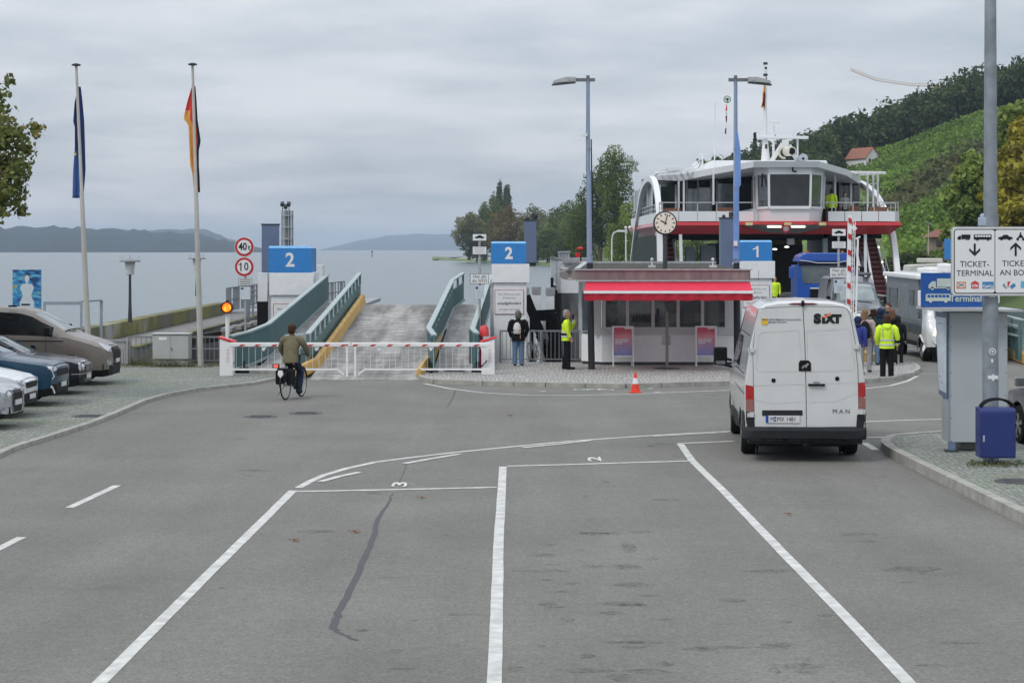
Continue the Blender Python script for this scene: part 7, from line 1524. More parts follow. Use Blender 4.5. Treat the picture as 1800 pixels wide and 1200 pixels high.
def disc(cy, cz, r, n=12): return [(cy+r*math.cos(6.283*i/n)*1.05, cz+r*math.sin(6.283*i/n)) for i in range(n)]
front_details(rt, bv, 1, [(-.28,.76),(.28,.76),(.22,.56),(-.22,.56)], [disc(.44,.655,.085), disc(.64,.67,.10)], .42, .5, grm=M('grille_silver', (.16,.16,.17), .3, .6, .5, 60))
a = MB(); seam(a, bv, [(0,-.85,.50),(0,-.5,.49),(0,.5,.49),(0,.85,.50)], (-1,0,0), .02, .012, sub=6); decal(a, bv, [(0,-.30,.785),(0,.30,.785),(0,.29,.765),(0,-.29,.765)], (-1,0,0), .016, 0); a.obj('chrome_strip', CHROME, rt)
# blue crossover
BLU = M('petrol_blue_paint', (.009,.046,.090), .3, .1, .08, coat=.5)
kx = [(0,.55,.45,.86,.74,.34),(.05,.76,.58,.92,.80,.26),(.2,.86,.68,.97,.88,.22),(.6,.91,.72,1.02,.94,.21),(1.05,.915,.74,1.09,1.0,.21),(1.18,.915,.72,1.13,1.01,.21),(1.95,.915,.62,1.49,1.03,.21),(2.5,.915,.60,1.57,1.04,.22),(3.4,.91,.60,1.50,1.07,.24),(4.3,.88,.62,1.18,1.05,.3),(4.55,.8,.58,1.0,.9,.4)]
rt, bv = car('crossover_car', 'petrol blue crossover with slim white daytime lights in the parked row', 110, 43.6, -1, kx, 4.55, .9, 3.6, .35, .42, .915, BLU, [(1.4,2.3),(2.36,3.6)], (1.24,1.92), (3.5,4.2), (1.45,1.12,1.2))
front_details(rt, bv, 1, [(-.5,.80),(.5,.80),(.46,.66),(-.46,.66)], [[(.50,.86),(.70,.885),(.90,.90),(.90,.84),(.72,.76),(.52,.79)]], .46, .5)
for s_ in (1,-1): a = MB(); seam(a, bv, [(0,s_*.86,.88),(0,s_*.80,.80),(0,s_*.66,.66),(0,s_*.78,.60)], (-1,-s_*.75,0), .03, .014); seam(a, bv, [(0,s_*.60,.28),(0,s_*.74,.42),(0,s_*.82,.45)], (-1,-s_*.6,0), .05, .014); a.obj('daytime_light', SIGNW, rt)
a = MB(); decal(a, bv, [(0,-.7,.50),(0,.7,.50),(0,.62,.26),(0,-.62,.26)], (-1,0,0), .010, 0, rings=4, sub=5); a.obj('lower_grille', BLACK, rt)
# white hatchback
WHT = paint('car_white', (.68,.70,.73), .25)
kh = [(0,.50,.42,.74,.64,.34),(.05,.72,.56,.80,.72,.26),(.2,.83,.64,.86,.80,.22),(.55,.87,.68,.94,.88,.2),(.95,.875,.70,1.02,.94,.2),(1.08,.875,.68,1.06,.95,.2),(1.8,.875,.60,1.42,.97,.2),(2.4,.875,.58,1.48,.98,.2),(3.3,.87,.58,1.42,1.0,.22),(3.9,.84,.6,1.15,.98,.3),(4.05,.75,.5,.95,.85,.4)]
rt, bv = car('hatchback_car', 'white hatchback, its snub nose just behind the silver car', 55, 40.5, -1, kh, 4.05, .82, 3.35, .31, .37, .875, WHT, [(1.3,2.2),(2.26,3.3)], (1.14,1.76), (3.35,3.85), (1.35,1.05,1.1))
front_details(rt, bv, 1, [(-.46,.72),(.46,.72),(.40,.60),(-.40,.60)], [[(.46,.76),(.66,.79),(.82,.80),(.82,.72),(.66,.66),(.48,.66)]], .42, .5)
a = MB(); decal(a, bv, [(0,-.55,.50),(0,.55,.50),(0,.6,.32),(0,-.6,.32)], (-1,0,0), .010, 0, rings=4, sub=5); a.obj('lower_grille', BLACK, rt)
# silver estate nearest
SIL = M('silver_paint', (.42,.43,.45), .3, .25, .05, coat=.5)
rt, bv = car('estate_car', 'silver car with tall dark framed grille, nearest of the parked row', 30, 37.9, -2, ks, 4.8, .86, 3.7, .32, .38, .90, SIL, [(1.5,2.4),(2.46,3.75)], (1.38,2.02), (3.4,3.95), (1.55,1.0,1.1))
front_details(rt, bv, 1, [(-.30,.74),(.30,.74),(.34,.50),(.26,.32),(-.26,.32),(-.34,.50)], [[(.40,.72),(.58,.745),(.80,.74),(.80,.66),(.64,.58),(.42,.60)]], .50, .5, [(.50,.42),(.80,.44),(.78,.32),(.52,.30)])
a = MB(); seam(a, bv, [(0,y,z) for y,z in [(-.31,.75),(.31,.75),(.35,.50),(.27,.31),(-.27,.31),(-.35,.50)]], (-1,0,0), .025, .018, closed=True); a.obj('chrome_frame', CHROME, rt)
# grey car at the right edge
rt, bv = car('parked_car', 'grey car cut off by the right edge of the photo, its front wheel showing', 1844, 36.3, 95, kx, 4.55, .9, 3.6, .35, .42, .915, M('grey_metallic', (.13,.14,.16), .28, .3, .06, coat=.8), [(1.4,2.3),(2.36,3.6)], (1.24,1.92), (3.5,4.2), (1.45,1.12,1.2), zg=0)
rt['group'] = 'vehicles beyond the ticket island'; 
front_details(rt, bv, 1, [(-.5,.80),(.5,.80),(.46,.66),(-.46,.66)], [[(.50,.86),(.70,.885),(.90,.90),(.90,.84),(.72,.76),(.52,.79)]], .46, .5)
del rt['group']
# ---- grey camper van coming off the ferry
GCM = M('camper_grey', (.13,.145,.165), .32, .3, .06, coat=.6)
rt = thing('camper_van', 'grey panel camper van with dark roof boxes driving off behind the motorhome', 'van', (X(1515,78),78,.08), R(-90), sc=.92)
kc = [(0,.70,.60,.86,.70,.34),(.06,.88,.72,.98,.86,.28),(.25,.98,.84,1.16,1.05,.26),(.75,1.02,.90,1.34,1.22,.26),(.9,1.02,.90,1.42,1.30,.26),(1.45,1.02,.86,2.05,1.34,.26),(1.7,1.02,.85,2.28,1.35,.26),(2.2,1.02,.86,2.52,1.36,.3),(5.8,1.02,.86,2.54,1.36,.34),(5.99,1.0,.84,2.5,1.34,.36)]
bv = vehicle(rt, kc, 5.99, [.95,4.98], .34, .42, GCM, [(1.2,2.0),(2.8,3.6)], (.95,1.52), None, glassm={'s':SG,'f':M('pale_windscreen', (.22,.27,.27), .12, var=.25, vs=2, ior=1.9),'r':SG}, step=.09)
wheels4(rt, 5.99, .95, 4.98, .90, .34)
for s_ in (1,-1): a = MB(); a.bar((-1.25,s_*1.0,1.5),(-1.25,s_*1.18,1.5),.05,.05); a.cbox((-1.22,s_*1.25,1.5),(.12,.16,.34)); a.obj('wing_mirror', BLACK, rt, bevel=.03)
for s_ in (1,-1): a = MB(); decal(a, bv, [(0,s_*.70,1.08),(0,s_*.92,1.12),(0,s_*.96,.86),(0,s_*.74,.86)], (-1,-s_*.6,0), .012); a.obj('headlight', HL, rt)
a = MB(); decal(a, bv, [(0,-.62,.98),(0,.62,.98),(0,.66,.80),(0,-.66,.80)], (-1,0,0), .012, 0); a.obj('grille', BLACK, rt)
a = MB()
for zz in (1.00,.93): seam(a, bv, [(0,-.5,zz),(0,.5,zz)], (-1,0,0), .03, .02)
seam(a, bv, [(-.5,-.85,2.10),(-.5,-.1,2.16)], (-1,0,0), .025, .006); seam(a, bv, [(-.5,.1,2.16),(-.5,.85,2.10)], (-1,0,0), .025, .006); a.obj('bright_trim', SIGNW, rt)
a = MB(); a.cbox((-2.9,.62,2.62),(1.9,.30,.12)); a.cbox((-2.9,-.62,2.60),(1.4,.4,.10)); a.obj('roof_box', M('roof_box_grey', (.10,.11,.12), .5), rt, bevel=.03); a = MB(); a.tube([(-.82,.6,1.40),(-.9,0,1.46),(-.95,-.5,1.44)], .014, 5); a.tube([(-.82,-.1,1.40),(-.9,-.4,1.46),(-.95,-.85,1.42)], .014, 5); a.obj('wiper', BLACK, rt)
# ---- blue truck
rt = thing('lorry', 'blue lorry cab with white line over the windscreen, still on the ferry bow', 'truck', (X(1453,90),90,.22)); TB = M('truck_blue', (.015,.085,.40), .35, var=.08, coat=.5)
f = 90/FPX; tx = lambda p: (p-1453)*f; tz = lambda p: Z(p,90)-.22
a = MB(); a.prism([(tx(1401),.4),(tx(1505),.4),(tx(1505),tz(466)),(tx(1401),tz(466))], 'xz', 0, 2.0); a.prism([(tx(1403),tz(460)),(tx(1503),tz(460)),(tx(1499),tz(449)),(tx(1490),tz(444.5)),(tx(1418),tz(444.5)),(tx(1408),tz(449))], 'xz', .12, 2.0); a.obj('cab', TB, rt, bevel=.05)
a = MB(); a.prism([(tx(1404),tz(466)),(tx(1502),tz(466)),(tx(1503),tz(459.5)),(tx(1403),tz(459.5))], 'xz', -.12, .3); a.obj('sun_visor', M('visor_navy', (.012,.018,.05), .3), rt, bevel=.02)
a = MB(); pl = [(1405,457.5),(1420,459),(1436,462),(1468,462),(1484,459),(1500,457.5)]
for p, q in zip(pl, pl[1:]): a.bar((tx(p[0]),-.14,tz(p[1])),(tx(q[0]),-.14,tz(q[1])),.03,.075,up=(0,1,0))
a.obj('white_line', SIGNW, rt)
a = MB(); a.prism([(tx(1411),tz(498)),(tx(1496),tz(498)),(tx(1499),tz(467)),(tx(1408),tz(467))], 'xz', -.02, -.003); a.obj('windscreen', M('truck_windscreen', (.10,.13,.14), .12, var=.3, vs=2, ior=1.8), rt)
a = MB(); a.box(tx(1424),tx(1484),-.06,-.003,.55,tz(507)); a.obj('grille', BLACK, rt, bevel=.02); a = MB(); a.box(tx(1424),tx(1484),-.07,-.061,tz(507.5),tz(505.5)); a.obj('grille_strip', SIGNW, rt); a = MB(); a.box(tx(1401),tx(1505),-.14,.2,.2,.53); a.obj('bumper', BMP, rt, bevel=.03)
for s_ in (-1,1):
    a = MB(); xx = tx(1453+s_*62); a.box(xx-.10,xx+.10,-.1,.1,tz(489),tz(469)); a.bar((xx,0,tz(470)),(tx(1453+s_*46),.05,tz(466)),.07,.07); a.obj('wing_mirror', TB if s_ < 0 else BLACK, rt, bevel=.03)
    a = MB(); a.cyl((tx(1453+s_*31),.5,tz(444)),(tx(1453+s_*31),.5,tz(440.5)),.07,n=10); a.obj('beacon', M('amber_beacon', (.55,.12,.03), .3), rt)
    a = MB(); a.box(tx(1453+s_*48)-.15,tx(1453+s_*48)+.15,-.155,-.141,.30,.45); a.obj('headlight', HL, rt)
for x_ in (-1.0,1.0):
    for y_ in (1.2,4.8): a = MB(); a.lathe([(.28,-.14),(.5,-.14),(.5,.14),(.28,.14)], (0,0,0), 22, axis='x'); a.v = [(v[0]+x_,v[1]+y_,v[2]+.5-.12+.0) for v in a.v]; a.obj('wheel', RUBBER, rt, smooth=40)
a = MB(); a.box(-1.1,1.1,2.3,7.5,.95,1.15); a.obj('flat_bed', M('cargo_grey', (.06,.06,.065), .5), rt); a = MB(); a.box(-.5,.5,.3,8.3,.55,.9); a.obj('chassis', BLACK, rt)
# ---- motorhome
MHG = M('motorhome_grey', (.055,.058,.062), .3, .1, .25, 1.2, coat=.5); MHW = paint('motorhome_white', (.70,.71,.72), .3)
rt = thing('motorhome', 'grey and white motorhome with roof boxes, headlights on, leaving the ramp', 'motorhome', (13.97,60.4,0), R(-90))
km = [(0,.78,.72,.80,.66,.38),(.08,1.0,.90,.98,.84,.32),(.3,1.12,1.02,1.20,1.05,.30),(.42,1.14,1.05,1.36,1.18,.30),(.75,1.15,1.08,2.20,1.26,.30),(.95,1.16,1.10,2.60,1.28,.32),(1.4,1.16,1.12,2.74,1.3,.36),(2,1.16,1.12,2.78,1.3,.42),(6.8,1.16,1.12,2.78,1.3,.45),(7.0,1.12,1.08,2.74,1.28,.5)]
def mmat(q, s_, m):
    if s_ in (8,9): return 1
    if s_ == 7: return 3 if q > .9 else 0
    return 2 if (s_ in (3,4,5,6) and q > .95) else 0
bv = vehicle(rt, km, 7.0, [1.05,5.0], .34, .44, MHW, [(1.05,1.6)], (.42,.86), None, matf=mmat, glassm={'s':SG,'f':CG,'r':SG}, mats_extra=(MHG, M('motorhome_skirt', (.17,.17,.17), .4)), step=.09)
wheels4(rt, 7, 1.05, 5.0, 1.02, .34, .24)
a = MB(); d = (0,1,0)
for x0,x1,z0,z1 in ((-5.9,-4.9,1.55,2.2),(-6.7,-6.15,1.6,2.2),(-2.9,-2.2,1.7,2.2)): decal(a, bv, [(x0,-1.2,z1),(x1,-1.2,z1),(x1,-1.2,z0),(x0,-1.2,z0)], d, .012)
a.obj('side_window', SG, rt); a = MB(); seam(a, bv, [(-3.9,-1.2,2.35),(-3.2,-1.2,2.35),(-3.2,-1.2,.6),(-3.9,-1.2,.6)], d, .03, .012, closed=True); seam(a, bv, [(-2.0,-1.2,1.05),(-2.6,-1.2,.8),(-6.8,-1.2,.8)], d, .02, .012); a.obj('door_outline', M('outline_grey', (.28,.28,.29), .4), rt)
a = MB(); decal(a, bv, [(-4.75,-1.2,1.85),(-4.68,-1.2,1.85),(-4.68,-1.2,1.45),(-4.75,-1.2,1.45)], d, .015); a.obj('yellow_sticker', M('sticker_yellow'), rt) if 0 else a.obj('yellow_sticker', MATS['sticker_yellow'], rt)
a = MB(); a.bar((-1.3,-1.18,2.62),(-6.9,-1.18,2.66),.16,.16); a.obj('awning_box', WHITE, rt, bevel=.04)
for x_,y_,w1,w2,h_ in ((-1.9,.1,1.3,.9,.28),(-4.2,0,1.0,.7,.16),(-5.7,.2,.9,.9,.12)): a = MB(); a.cbox((x_,y_,2.755+h_/2),(w1,w2,h_)); a.obj('roof_unit', WHITE, rt, bevel=.06)
a = MB(); a.bar((-.6,-1.12,2.40),(-.5,-1.26,2.25),.05,.05); a.cbox((-.48,-1.30,1.98),(.10,.16,.48)); a.obj('wing_mirror', WHITE, rt, bevel=.04); a = MB(); a.bar((-.6,1.08,2.40),(-.5,1.12,2.15),.03,.03); a.cbox((-.48,1.12,1.98),(.06,.06,.3)); a.obj('wing_mirror', WHITE, rt, bevel=.04)
for s_ in (1,-1):
    a = MB(); decal(a, bv, [(0,s_*.72,1.06),(0,s_*.98,1.10),(0,s_*1.05,.84),(0,s_*.78,.82)], (-1,-s_*.5,0), .012, rings=4, sub=4); a.obj('headlight', emat('lit_headlight', (1,.86,.66), .8) if s_ > 0 else bpy.data.materials['lit_headlight'], rt)
    a = MB(); c = proj(bv, (0,s_*.90,.97), (-1,-s_*.5,0), .02); a.ball(c,.07); a.obj('bulb', TUBE, rt)
    a = MB(); seam(a, bv, [(0,s_*1.08,.66),(0,s_*.95,.55),(0,s_*.8,.52)], (-1,-s_*.5,0), .04, .02); a.obj('bumper_trim', CHROME, rt)
a = MB(); decal(a, bv, [(0,-.6,.88),(0,.6,.88),(0,.62,.62),(0,-.62,.62)], (-1,0,0), .012); a.obj('grille', BLACK, rt)
a = MB()
for s_ in (1,-1):
    pts = [(-1.05+.47*math.cos(t), s_*1.2, .34+.47*math.sin(t)) for t in np.linspace(-.1,3.24,12)]; seam(a, bv, pts, (0,-s_,0), .07, .012, sub=1)
a.obj('wheel_arch_trim', MHW, rt)
# stretch of parked boats/buildings far right: white service roofs behind the motorhome
rt = thing('moored_boat', 'white moored boat roof line seen above the motorhome', 'boat', (X(1640,140),140,-1.3)); Y = 140
a = Shift(rt); a.prism([(X(1585,Y),-1.5),(X(1690,Y),-1.5),(X(1695,Y),-.2),(X(1578,Y),-.2)], 'xz', Y, Y+3.2); a.done('hull', WHITE, bevel=.1)
a = Shift(rt); a.prism([(X(1592,Y),-.2),(X(1680,Y),-.2),(X(1672,Y),Z(462,Y)),(X(1602,Y),Z(466,Y))], 'xz', Y+.4, Y+2.8); a.box(X(1622,Y),X(1662,Y),Y+.8,Y+2.2,Z(462,Y),Z(454,Y)); a.done('cabin', M('boat_cream', (.55,.54,.48), .5), bevel=.08)
a = Shift(rt); a.box(X(1600,Y),X(1668,Y),Y+.37,Y+.395,.4,1.4); a.done('cabin_window', GLF)
rt = thing('blue_panel', 'plain bright blue panel on a post behind the ticket sign', 'sign', (X(1666,70),70,0)); Y = 70
a = Shift(rt); a.box(X(1660.5,Y),X(1674,Y),70,70.06,Z(456,Y),Z(420,Y)); a.done('panel', BLUE); a = Shift(rt); a.cyl((X(1668,Y),70.1,0),(X(1668,Y),70.1,Z(422,Y)),.04); a.done('post', STEEL)
# ================================================================ PEOPLE
def skin(nodes_, edges, root=0, sub=2):
    """one continuous surface grown round a skeleton; nodes [(x,y,z,rx,ry)]"""
    me = bpy.data.meshes.new('skeleton'); me.from_pydata([n[:3] for n in nodes_], edges, []); o = bpy.data.objects.new('skeleton', me); COL.objects.link(o)
    m = o.modifiers.new('s', 'SKIN'); m.branch_smoothing = .3
    for i, n in enumerate(nodes_): v = me.skin_vertices[0].data[i]; v.radius = (n[3], n[4]); v.use_root = (i == root)
    s = o.modifiers.new('d', 'SUBSURF'); s.levels = sub; s.render_levels = sub
    dg = bpy.context.evaluated_depsgraph_get(); e = bpy.data.meshes.new_from_object(o.evaluated_get(dg))
    vs = [tuple(v.co) for v in e.vertices]; fs = [tuple(p.vertices) for p in e.polygons]
    bpy.data.objects.remove(o); bpy.data.meshes.remove(me); bpy.data.meshes.remove(e); return vs, fs
def garment(mb, secs, n=18, mi=0, wob=.006):
    """closed elliptical loft [(x,y,z,rx,ry)] with a little cloth unevenness"""
    vs = []; k = len(secs); ph = rng.random()*6
    S2 = []
    for i in range(k-1):
        for j in range(3): t = j/3; S2.append([secs[i][q]*(1-t)+secs[i+1][q]*t for q in range(5)])
    S2.append(list(secs[-1])); k = len(S2)
    for i, (x,y,z,rx,ry) in enumerate(S2):
        for j in range(n):
            q = 6.283*j/n; f = 1+wob/max(rx,.05)*math.sin(q*3+i*1.7+ph)+wob*.7/max(rx,.05)*math.sin(q*5-i*2.3); vs.append((x+rx*f*math.cos(q), y+ry*f*math.sin(q), z))
    fs = [(i*n+j, i*n+(j+1)%n, (i+1)*n+(j+1)%n, (i+1)*n+j) for i in range(k-1) for j in range(n)]+[tuple(range(n))[::-1], tuple((k-1)*n+j for j in range(n))]
    return mb.add(vs, fs, mi)
SKINM = M('skin', (.48,.27,.19), .55, var=.08)
JEANS = M('blue_jeans', (.11,.19,.30), .85, var=.25, vs=14); BLKC = M('black_cloth', (.008,.008,.010), .85, var=.3, vs=10); HIV = M('high_vis_yellow', (.62,.86,.03), .6, var=.10, vs=7); REFL = M('reflective_tape', (.52,.54,.55), .35, var=.15, vs=30)
GREYT = M('light_grey_cloth', (.30,.30,.30), .85, var=.25, vs=14); NAVYC = M('navy_cloth', (.02,.028,.075), .85, var=.25, vs=10); GRN = M('dark_green_cloth', (.018,.040,.035), .85, var=.3); OLIVE = M('olive_cloth', (.155,.135,.082), .85, var=.22, vs=9, bump=.4, bs=20); PINK = M('dusty_pink_cloth', (.42,.32,.31), .85, var=.15)
SHOE = M('shoe_black', (.015,.015,.015), .6); SHOEW = M('shoe_white', (.5,.5,.5), .6)
HAIRS = dict(grey=M('grey_hair', (.30,.28,.25), .7, var=.35, vs=40, streak=.3), darkgrey=M('dark_grey_hair', (.13,.12,.11), .7, var=.35, vs=40), brown=M('brown_hair', (.055,.028,.014), .6, var=.5, vs=40), black=M('black_hair', (.012,.010,.009), .5, var=.3, vs=40), blond=M('dark_blond_hair', (.22,.13,.065), .6, var=.4, vs=40), red=M('reddish_hair', (.16,.07,.035), .6, var=.4, vs=40))
def person(label, loc, face, h, top, legs, hair, style='short', arms=None, legp=None, shoes=SHOE, coat=.78, bulk=1.0, group=None, head_turn=0., parent_only=False, cat='person', hood=None, lean=0.):
    """face: heading in degrees clockwise from +Y (away from the camera)"""
    rt = thing('person', label, cat, loc, -R(face), group=group, sc=h/1.75)
    A = dict(l=((.20,0,1.42),(.245,-.03,1.14),(.25,.03,.90)), r=((-.20,0,1.42),(-.245,-.03,1.14),(-.25,.03,.90))); A.update(arms or {})
    Lg = dict(l=((.095,0,.93),(.105,.015,.50),(.11,-.01,.09),(.12,.12,.035)), r=((-.095,0,.93),(-.105,.015,.50),(-.11,-.01,.09),(-.12,.12,.035))); Lg.update(legp or {})
    ly = lean; b = bulk; so_ = 0 if arms else ly
    hd = Matrix.Rotation(R(head_turn),3,'Z'); HC_ = Vector((0,ly*1.0+.015,1.64))
    N_ = [(0,Lg['l'][0][1],.96,.12,.10),(0,ly*.3+Lg['l'][0][1]*.5,1.12,.125,.09),(0,ly*.7,1.32,.155,.10),(0,ly,1.46,.075,.07),(0,ly,1.53,.052,.055),(0,ly+.01,1.60,.075,.085),(0,ly+.01,1.70,.078,.092)]
    E = [(0,1),(1,2),(2,3),(3,4),(4,5),(5,6)]
    for s_ in ('l','r'):
        s0, e0, w0 = A[s_]; i = len(N_); wv = Vector(w0); ev = Vector(e0); hv = wv+(wv-ev).normalized()*.09
        N_ += [(s0[0]*.82,s0[1]+so_,s0[2]-.01,.048,.048),(*e0,.042,.042),(*w0,.028,.030),(*hv,.034,.018)]; E += [(2,i),(i,i+1),(i+1,i+2),(i+2,i+3)]
        hp, kn, an, to = Lg[s_]; i = len(N_); N_ += [(*hp,.085,.085),(*kn,.055,.055),(*an,.038,.040),(*to,.038,.028)]; E += [(0,i),(i,i+1),(i+1,i+2),(i+2,i+3)]
    vs, fs = skin(N_, E); a = MB(); a.add(vs, fs)
    for s_ in ('l','r'):                                            # fingers and thumb
        s0, e0, w0 = [Vector(q) for q in A[s_]]; d = (w0-e0).normalized(); side = Vector((0,1,0))-d*d.y; side = side.normalized() if side.length > .1 else Vector((1,0,0)); inn = d.cross(side)*(1 if s_ == 'l' else -1)
        base = w0+d*.10
        for k_, (o_, ln) in enumerate(((.030,.070),(.010,.080),(-.010,.075),(-.030,.058))):
            p = base+side*o_; a.tube([p-d*.02, p+d*ln*.5+inn*.006, p+d*ln*.85+inn*.03], [.0095,.0085,.006], 6)
        p = w0+d*.05+side*.03; a.tube([p, p+side*.03+d*.03+inn*.01, p+side*.035+d*.065+inn*.02], [.011,.010,.007], 6)
    hx = lambda x,y,z: tuple(hd @ Vector((x,y,0))+Vector((HC_.x,HC_.y,z)))
    a.ball(hx(0,.098,1.632), (.016,.02,.022), 8); a.ball(hx(.082,0,1.635), (.012,.02,.03), 8); a.ball(hx(-.082,0,1.635), (.012,.02,.03), 8)
    a.ball(hx(0,.012,1.655), (.083,.100,.112), 14); a.ball(hx(0,.045,1.565), (.05,.05,.035), 10)
    n0 = len(a.f); a.ball(hx(.030,.095,1.66), (.012,.008,.009), 8, 1); a.ball(hx(-.030,.095,1.66), (.012,.008,.009), 8, 1); a.ball(hx(0,.090,1.592), (.024,.010,.007), 8, 2)
    a.obj('body', [SKINM, M('eye_dark', (.03,.02,.02), .3), M('lips', (.35,.13,.11), .5)], rt, smooth=70)
    # trousers
    a = MB(); garment(a, [(0,0,.86,.135*b,.115*b),(0,0,.93,.158*b,.125*b),(0,ly*.1,1.04,.148*b,.115*b)])
    for s_ in ('l','r'):
        hp, kn, an, to = [Vector(q) for q in Lg[s_]]; m0 = hp.lerp(kn,.45); m1 = kn.lerp(an,.5); a.tube([(hp.x*.80,hp.y,hp.z+.02),m0+Vector((0,.01,0)),kn,m1-Vector((0,.01,0)),an+Vector((0,0,-.035))], [.096*b,.090*b,.070*b,.068*b,.064*b], 14)
    a.obj('trousers', legs, rt, smooth=70)
    # jacket
    a = MB(); hy = Lg['l'][0][1]
    garment(a, [(0,hy,coat,.178*b,.138*b),(0,hy,coat+.03,.176*b,.136*b),(0,hy*.9,1.0,.170*b,.132*b),(0,hy*.6+ly*.3,1.14,.166*b,.126*b),(0,hy*.3+ly*.6,1.30,.188*b,.132*b),(0,ly*.9,1.40,.180*b,.118*b),(0,ly,1.46,.120*b,.095),(0,ly,1.505,.066,.068),(0,ly,1.53,.062,.064)])
    for s_ in ('l','r'):
        s0, e0, w0 = [Vector(q) for q in A[s_]]; s0 = s0+Vector((0,so_,0)); sg = 1 if s_ == 'l' else -1
        m0 = s0.lerp(e0,.45); m1 = e0.lerp(w0,.5); a.tube([(s0.x*.55,s0.y,s0.z-.01),(s0.x*.88,s0.y,s0.z-.015),s0.lerp(e0,.18),m0,e0,m1,w0+(w0-e0).normalized()*.015], [.075,.088*b,.084*b,.073*b,.063*b,.056,.048], 12)
    a.obj('jacket', top, rt, smooth=75)
    for s_ in ('l','r'):
        hp, kn, an, to = [Vector(q) for q in Lg[s_]]; a = MB(); c_ = an.lerp(to,.42); a.ball((c_.x,c_.y-.02,c_.z-.022),(.052,.125,.050),12); a.ball((to.x,to.y+.0,to.z+.008),(.050,.085,.040),10); a.obj('shoe', shoes, rt, smooth=70)
    # hair
    a = MB(); hm_ = HAIRS.get(hair, None) if isinstance(hair, str) else hair
    def tuft(c, r, n=16):
        k0 = len(a.v); a.ball(c, r, n); 
        for i in range(k0, len(a.v)): v = Vector(a.v[i]); a.v[i] = tuple(v+(v-Vector(c)).normalized()*rng.normal()*.005)
    tuft(hx(0,-.018,1.69), (.100,.110,.102)); tuft(hx(0,-.050,1.63), (.094,.074,.100))
    if style == 'long': tuft(hx(0,-.06,1.55), (.10,.06,.14)); tuft(hx(0,-.065,1.45), (.105,.05,.12)); tuft(hx(.07,0,1.58), (.035,.06,.10)); tuft(hx(-.07,0,1.58), (.035,.06,.10))
    if style == 'bob': tuft(hx(0,-.035,1.585), (.102,.075,.075)); tuft(hx(.07,.0,1.60), (.03,.05,.07)); tuft(hx(-.07,.0,1.60), (.03,.05,.07))
    if style == 'curly':
        for i in range(14): q = i*.9; tuft(hx(.09*math.cos(q),-.03+.08*math.sin(q),1.60+.012*i), (.045,.045,.045), 8)
    if style == 'hood': a = MB(); a.ball(hx(0,-.02,1.67), (.118,.125,.135), 16); a.ball(hx(0,-.07,1.52), (.12,.09,.08), 12)
    a.obj('hood' if style == 'hood' else 'hair', hm_, rt, smooth=70)
    if hood: a = MB(); garment(a, [(0,ly-.10,1.36,.06,.05),(0,ly-.10,1.42,.115,.075),(0,ly-.06,1.49,.125,.095),(0,ly-.03,1.53,.09,.09)]); a.obj('collar_hood', hood, rt, smooth=70)
    return rt
def tape(rt, zz, rx, ry, hh=.045, y=0., nm='reflective_band', m=None):
    a = MB(); n = 28; vs = []
    for z in (zz-hh/2, zz+hh/2):
        for j in range(n): q = 6.283*j/n; vs.append((rx*math.cos(q), y+ry*math.sin(q), z))
    a.add(vs, [(j,(j+1)%n,n+(j+1)%n,n+j) for j in range(n)]); a.obj(nm, m or REFL, rt, smooth=70)
def pack(rt, m, c, r, nm='backpack'):
    o = MB(); garment(o, [(c[0],c[1],c[2]-r[2],r[0]*.8,r[1]*.7),(c[0],c[1],c[2]-r[2]*.85,r[0]*.98,r[1]*.95),(c[0],c[1]-.01,c[2]-r[2]*.1,r[0],r[1]),(c[0],c[1],c[2]+r[2]*.6,r[0]*.8,r[1]*.8),(c[0],c[1],c[2]+r[2]*.92,r[0]*.45,r[1]*.5),(c[0],c[1],c[2]+r[2],r[0]*.2,r[1]*.3)], wob=.002); o = o.obj(nm, m, rt, smooth=60)
    b = MB()
    b.tube([(c[0]-.03,c[1]-.0,c[2]+r[2]*1.0),(c[0],c[1],c[2]+r[2]*1.2),(c[0]+.03,c[1],c[2]+r[2]*1.0)], .008, 6); b.tube([(c[0]+r[0]*1.02*math.cos(t),c[1]-r[1]*.95,c[2]-r[2]*.25+r[2]*.10*math.sin(t)) for t in np.linspace(3.3,6.1,8)], .006, 4); b.obj('strap', BLKC, o)
    return o
def GP(px, py, z=0.): x, y = G(px, py, z); return (x, y, z)
rt = person('person in black jacket and jeans with small white backpack, back turned, by the railing', GP(911,642.5,.1), 2, 1.58, BLKC, JEANS, 'darkgrey', 'bob', coat=.80, bulk=1.22, arms=dict(l=((.21,0,1.42),(.29,.0,1.16),(.24,.10,.95)), r=((-.21,0,1.42),(-.29,.0,1.16),(-.24,.10,.95))))
pack(rt, M('backpack_white', (.62,.60,.57), .6), (-.03,-.20,1.22), (.125,.07,.185)); a = MB(); a.box(.06,.09,-.22,-.20,.88,1.02); a.obj('strap_end', M('tan_leather', (.35,.16,.09), .6), rt)
rt = person('person in yellow high-vis jacket by the kiosk, hand raised to the mouth, grey hair', GP(996,649,.1), 92, 1.66, HIV, BLKC, 'grey', 'short', coat=.86, bulk=1.12, arms=dict(r=((-.20,0,1.42),(-.26,.15,1.20),(-.11,.24,1.44)), l=((.20,0,1.42),(.24,.02,1.16),(.22,.10,.98))), legp=dict(l=((.09,0,.93),(.09,.05,.50),(.09,.05,.09),(.10,.19,.035)), r=((-.09,0,.93),(-.09,-.01,.50),(-.09,-.07,.09),(-.10,.07,.035))), hood=BLKC)
tape(rt, 1.11, .200, .158, .05); tape(rt, .99, .203, .162, .05); tape(rt, 1.05, .202, .160, .07, m=BLKC, nm='dark_band'); a = MB(); a.bar((-.10,.19,1.36),(-.09,.21,1.46),.07,.07); a.obj('cuff_band', REFL, rt); a = MB(); a.cbox((-.08,.19,1.57),(.03,.05,.13)); a.obj('phone', BLACK, rt)
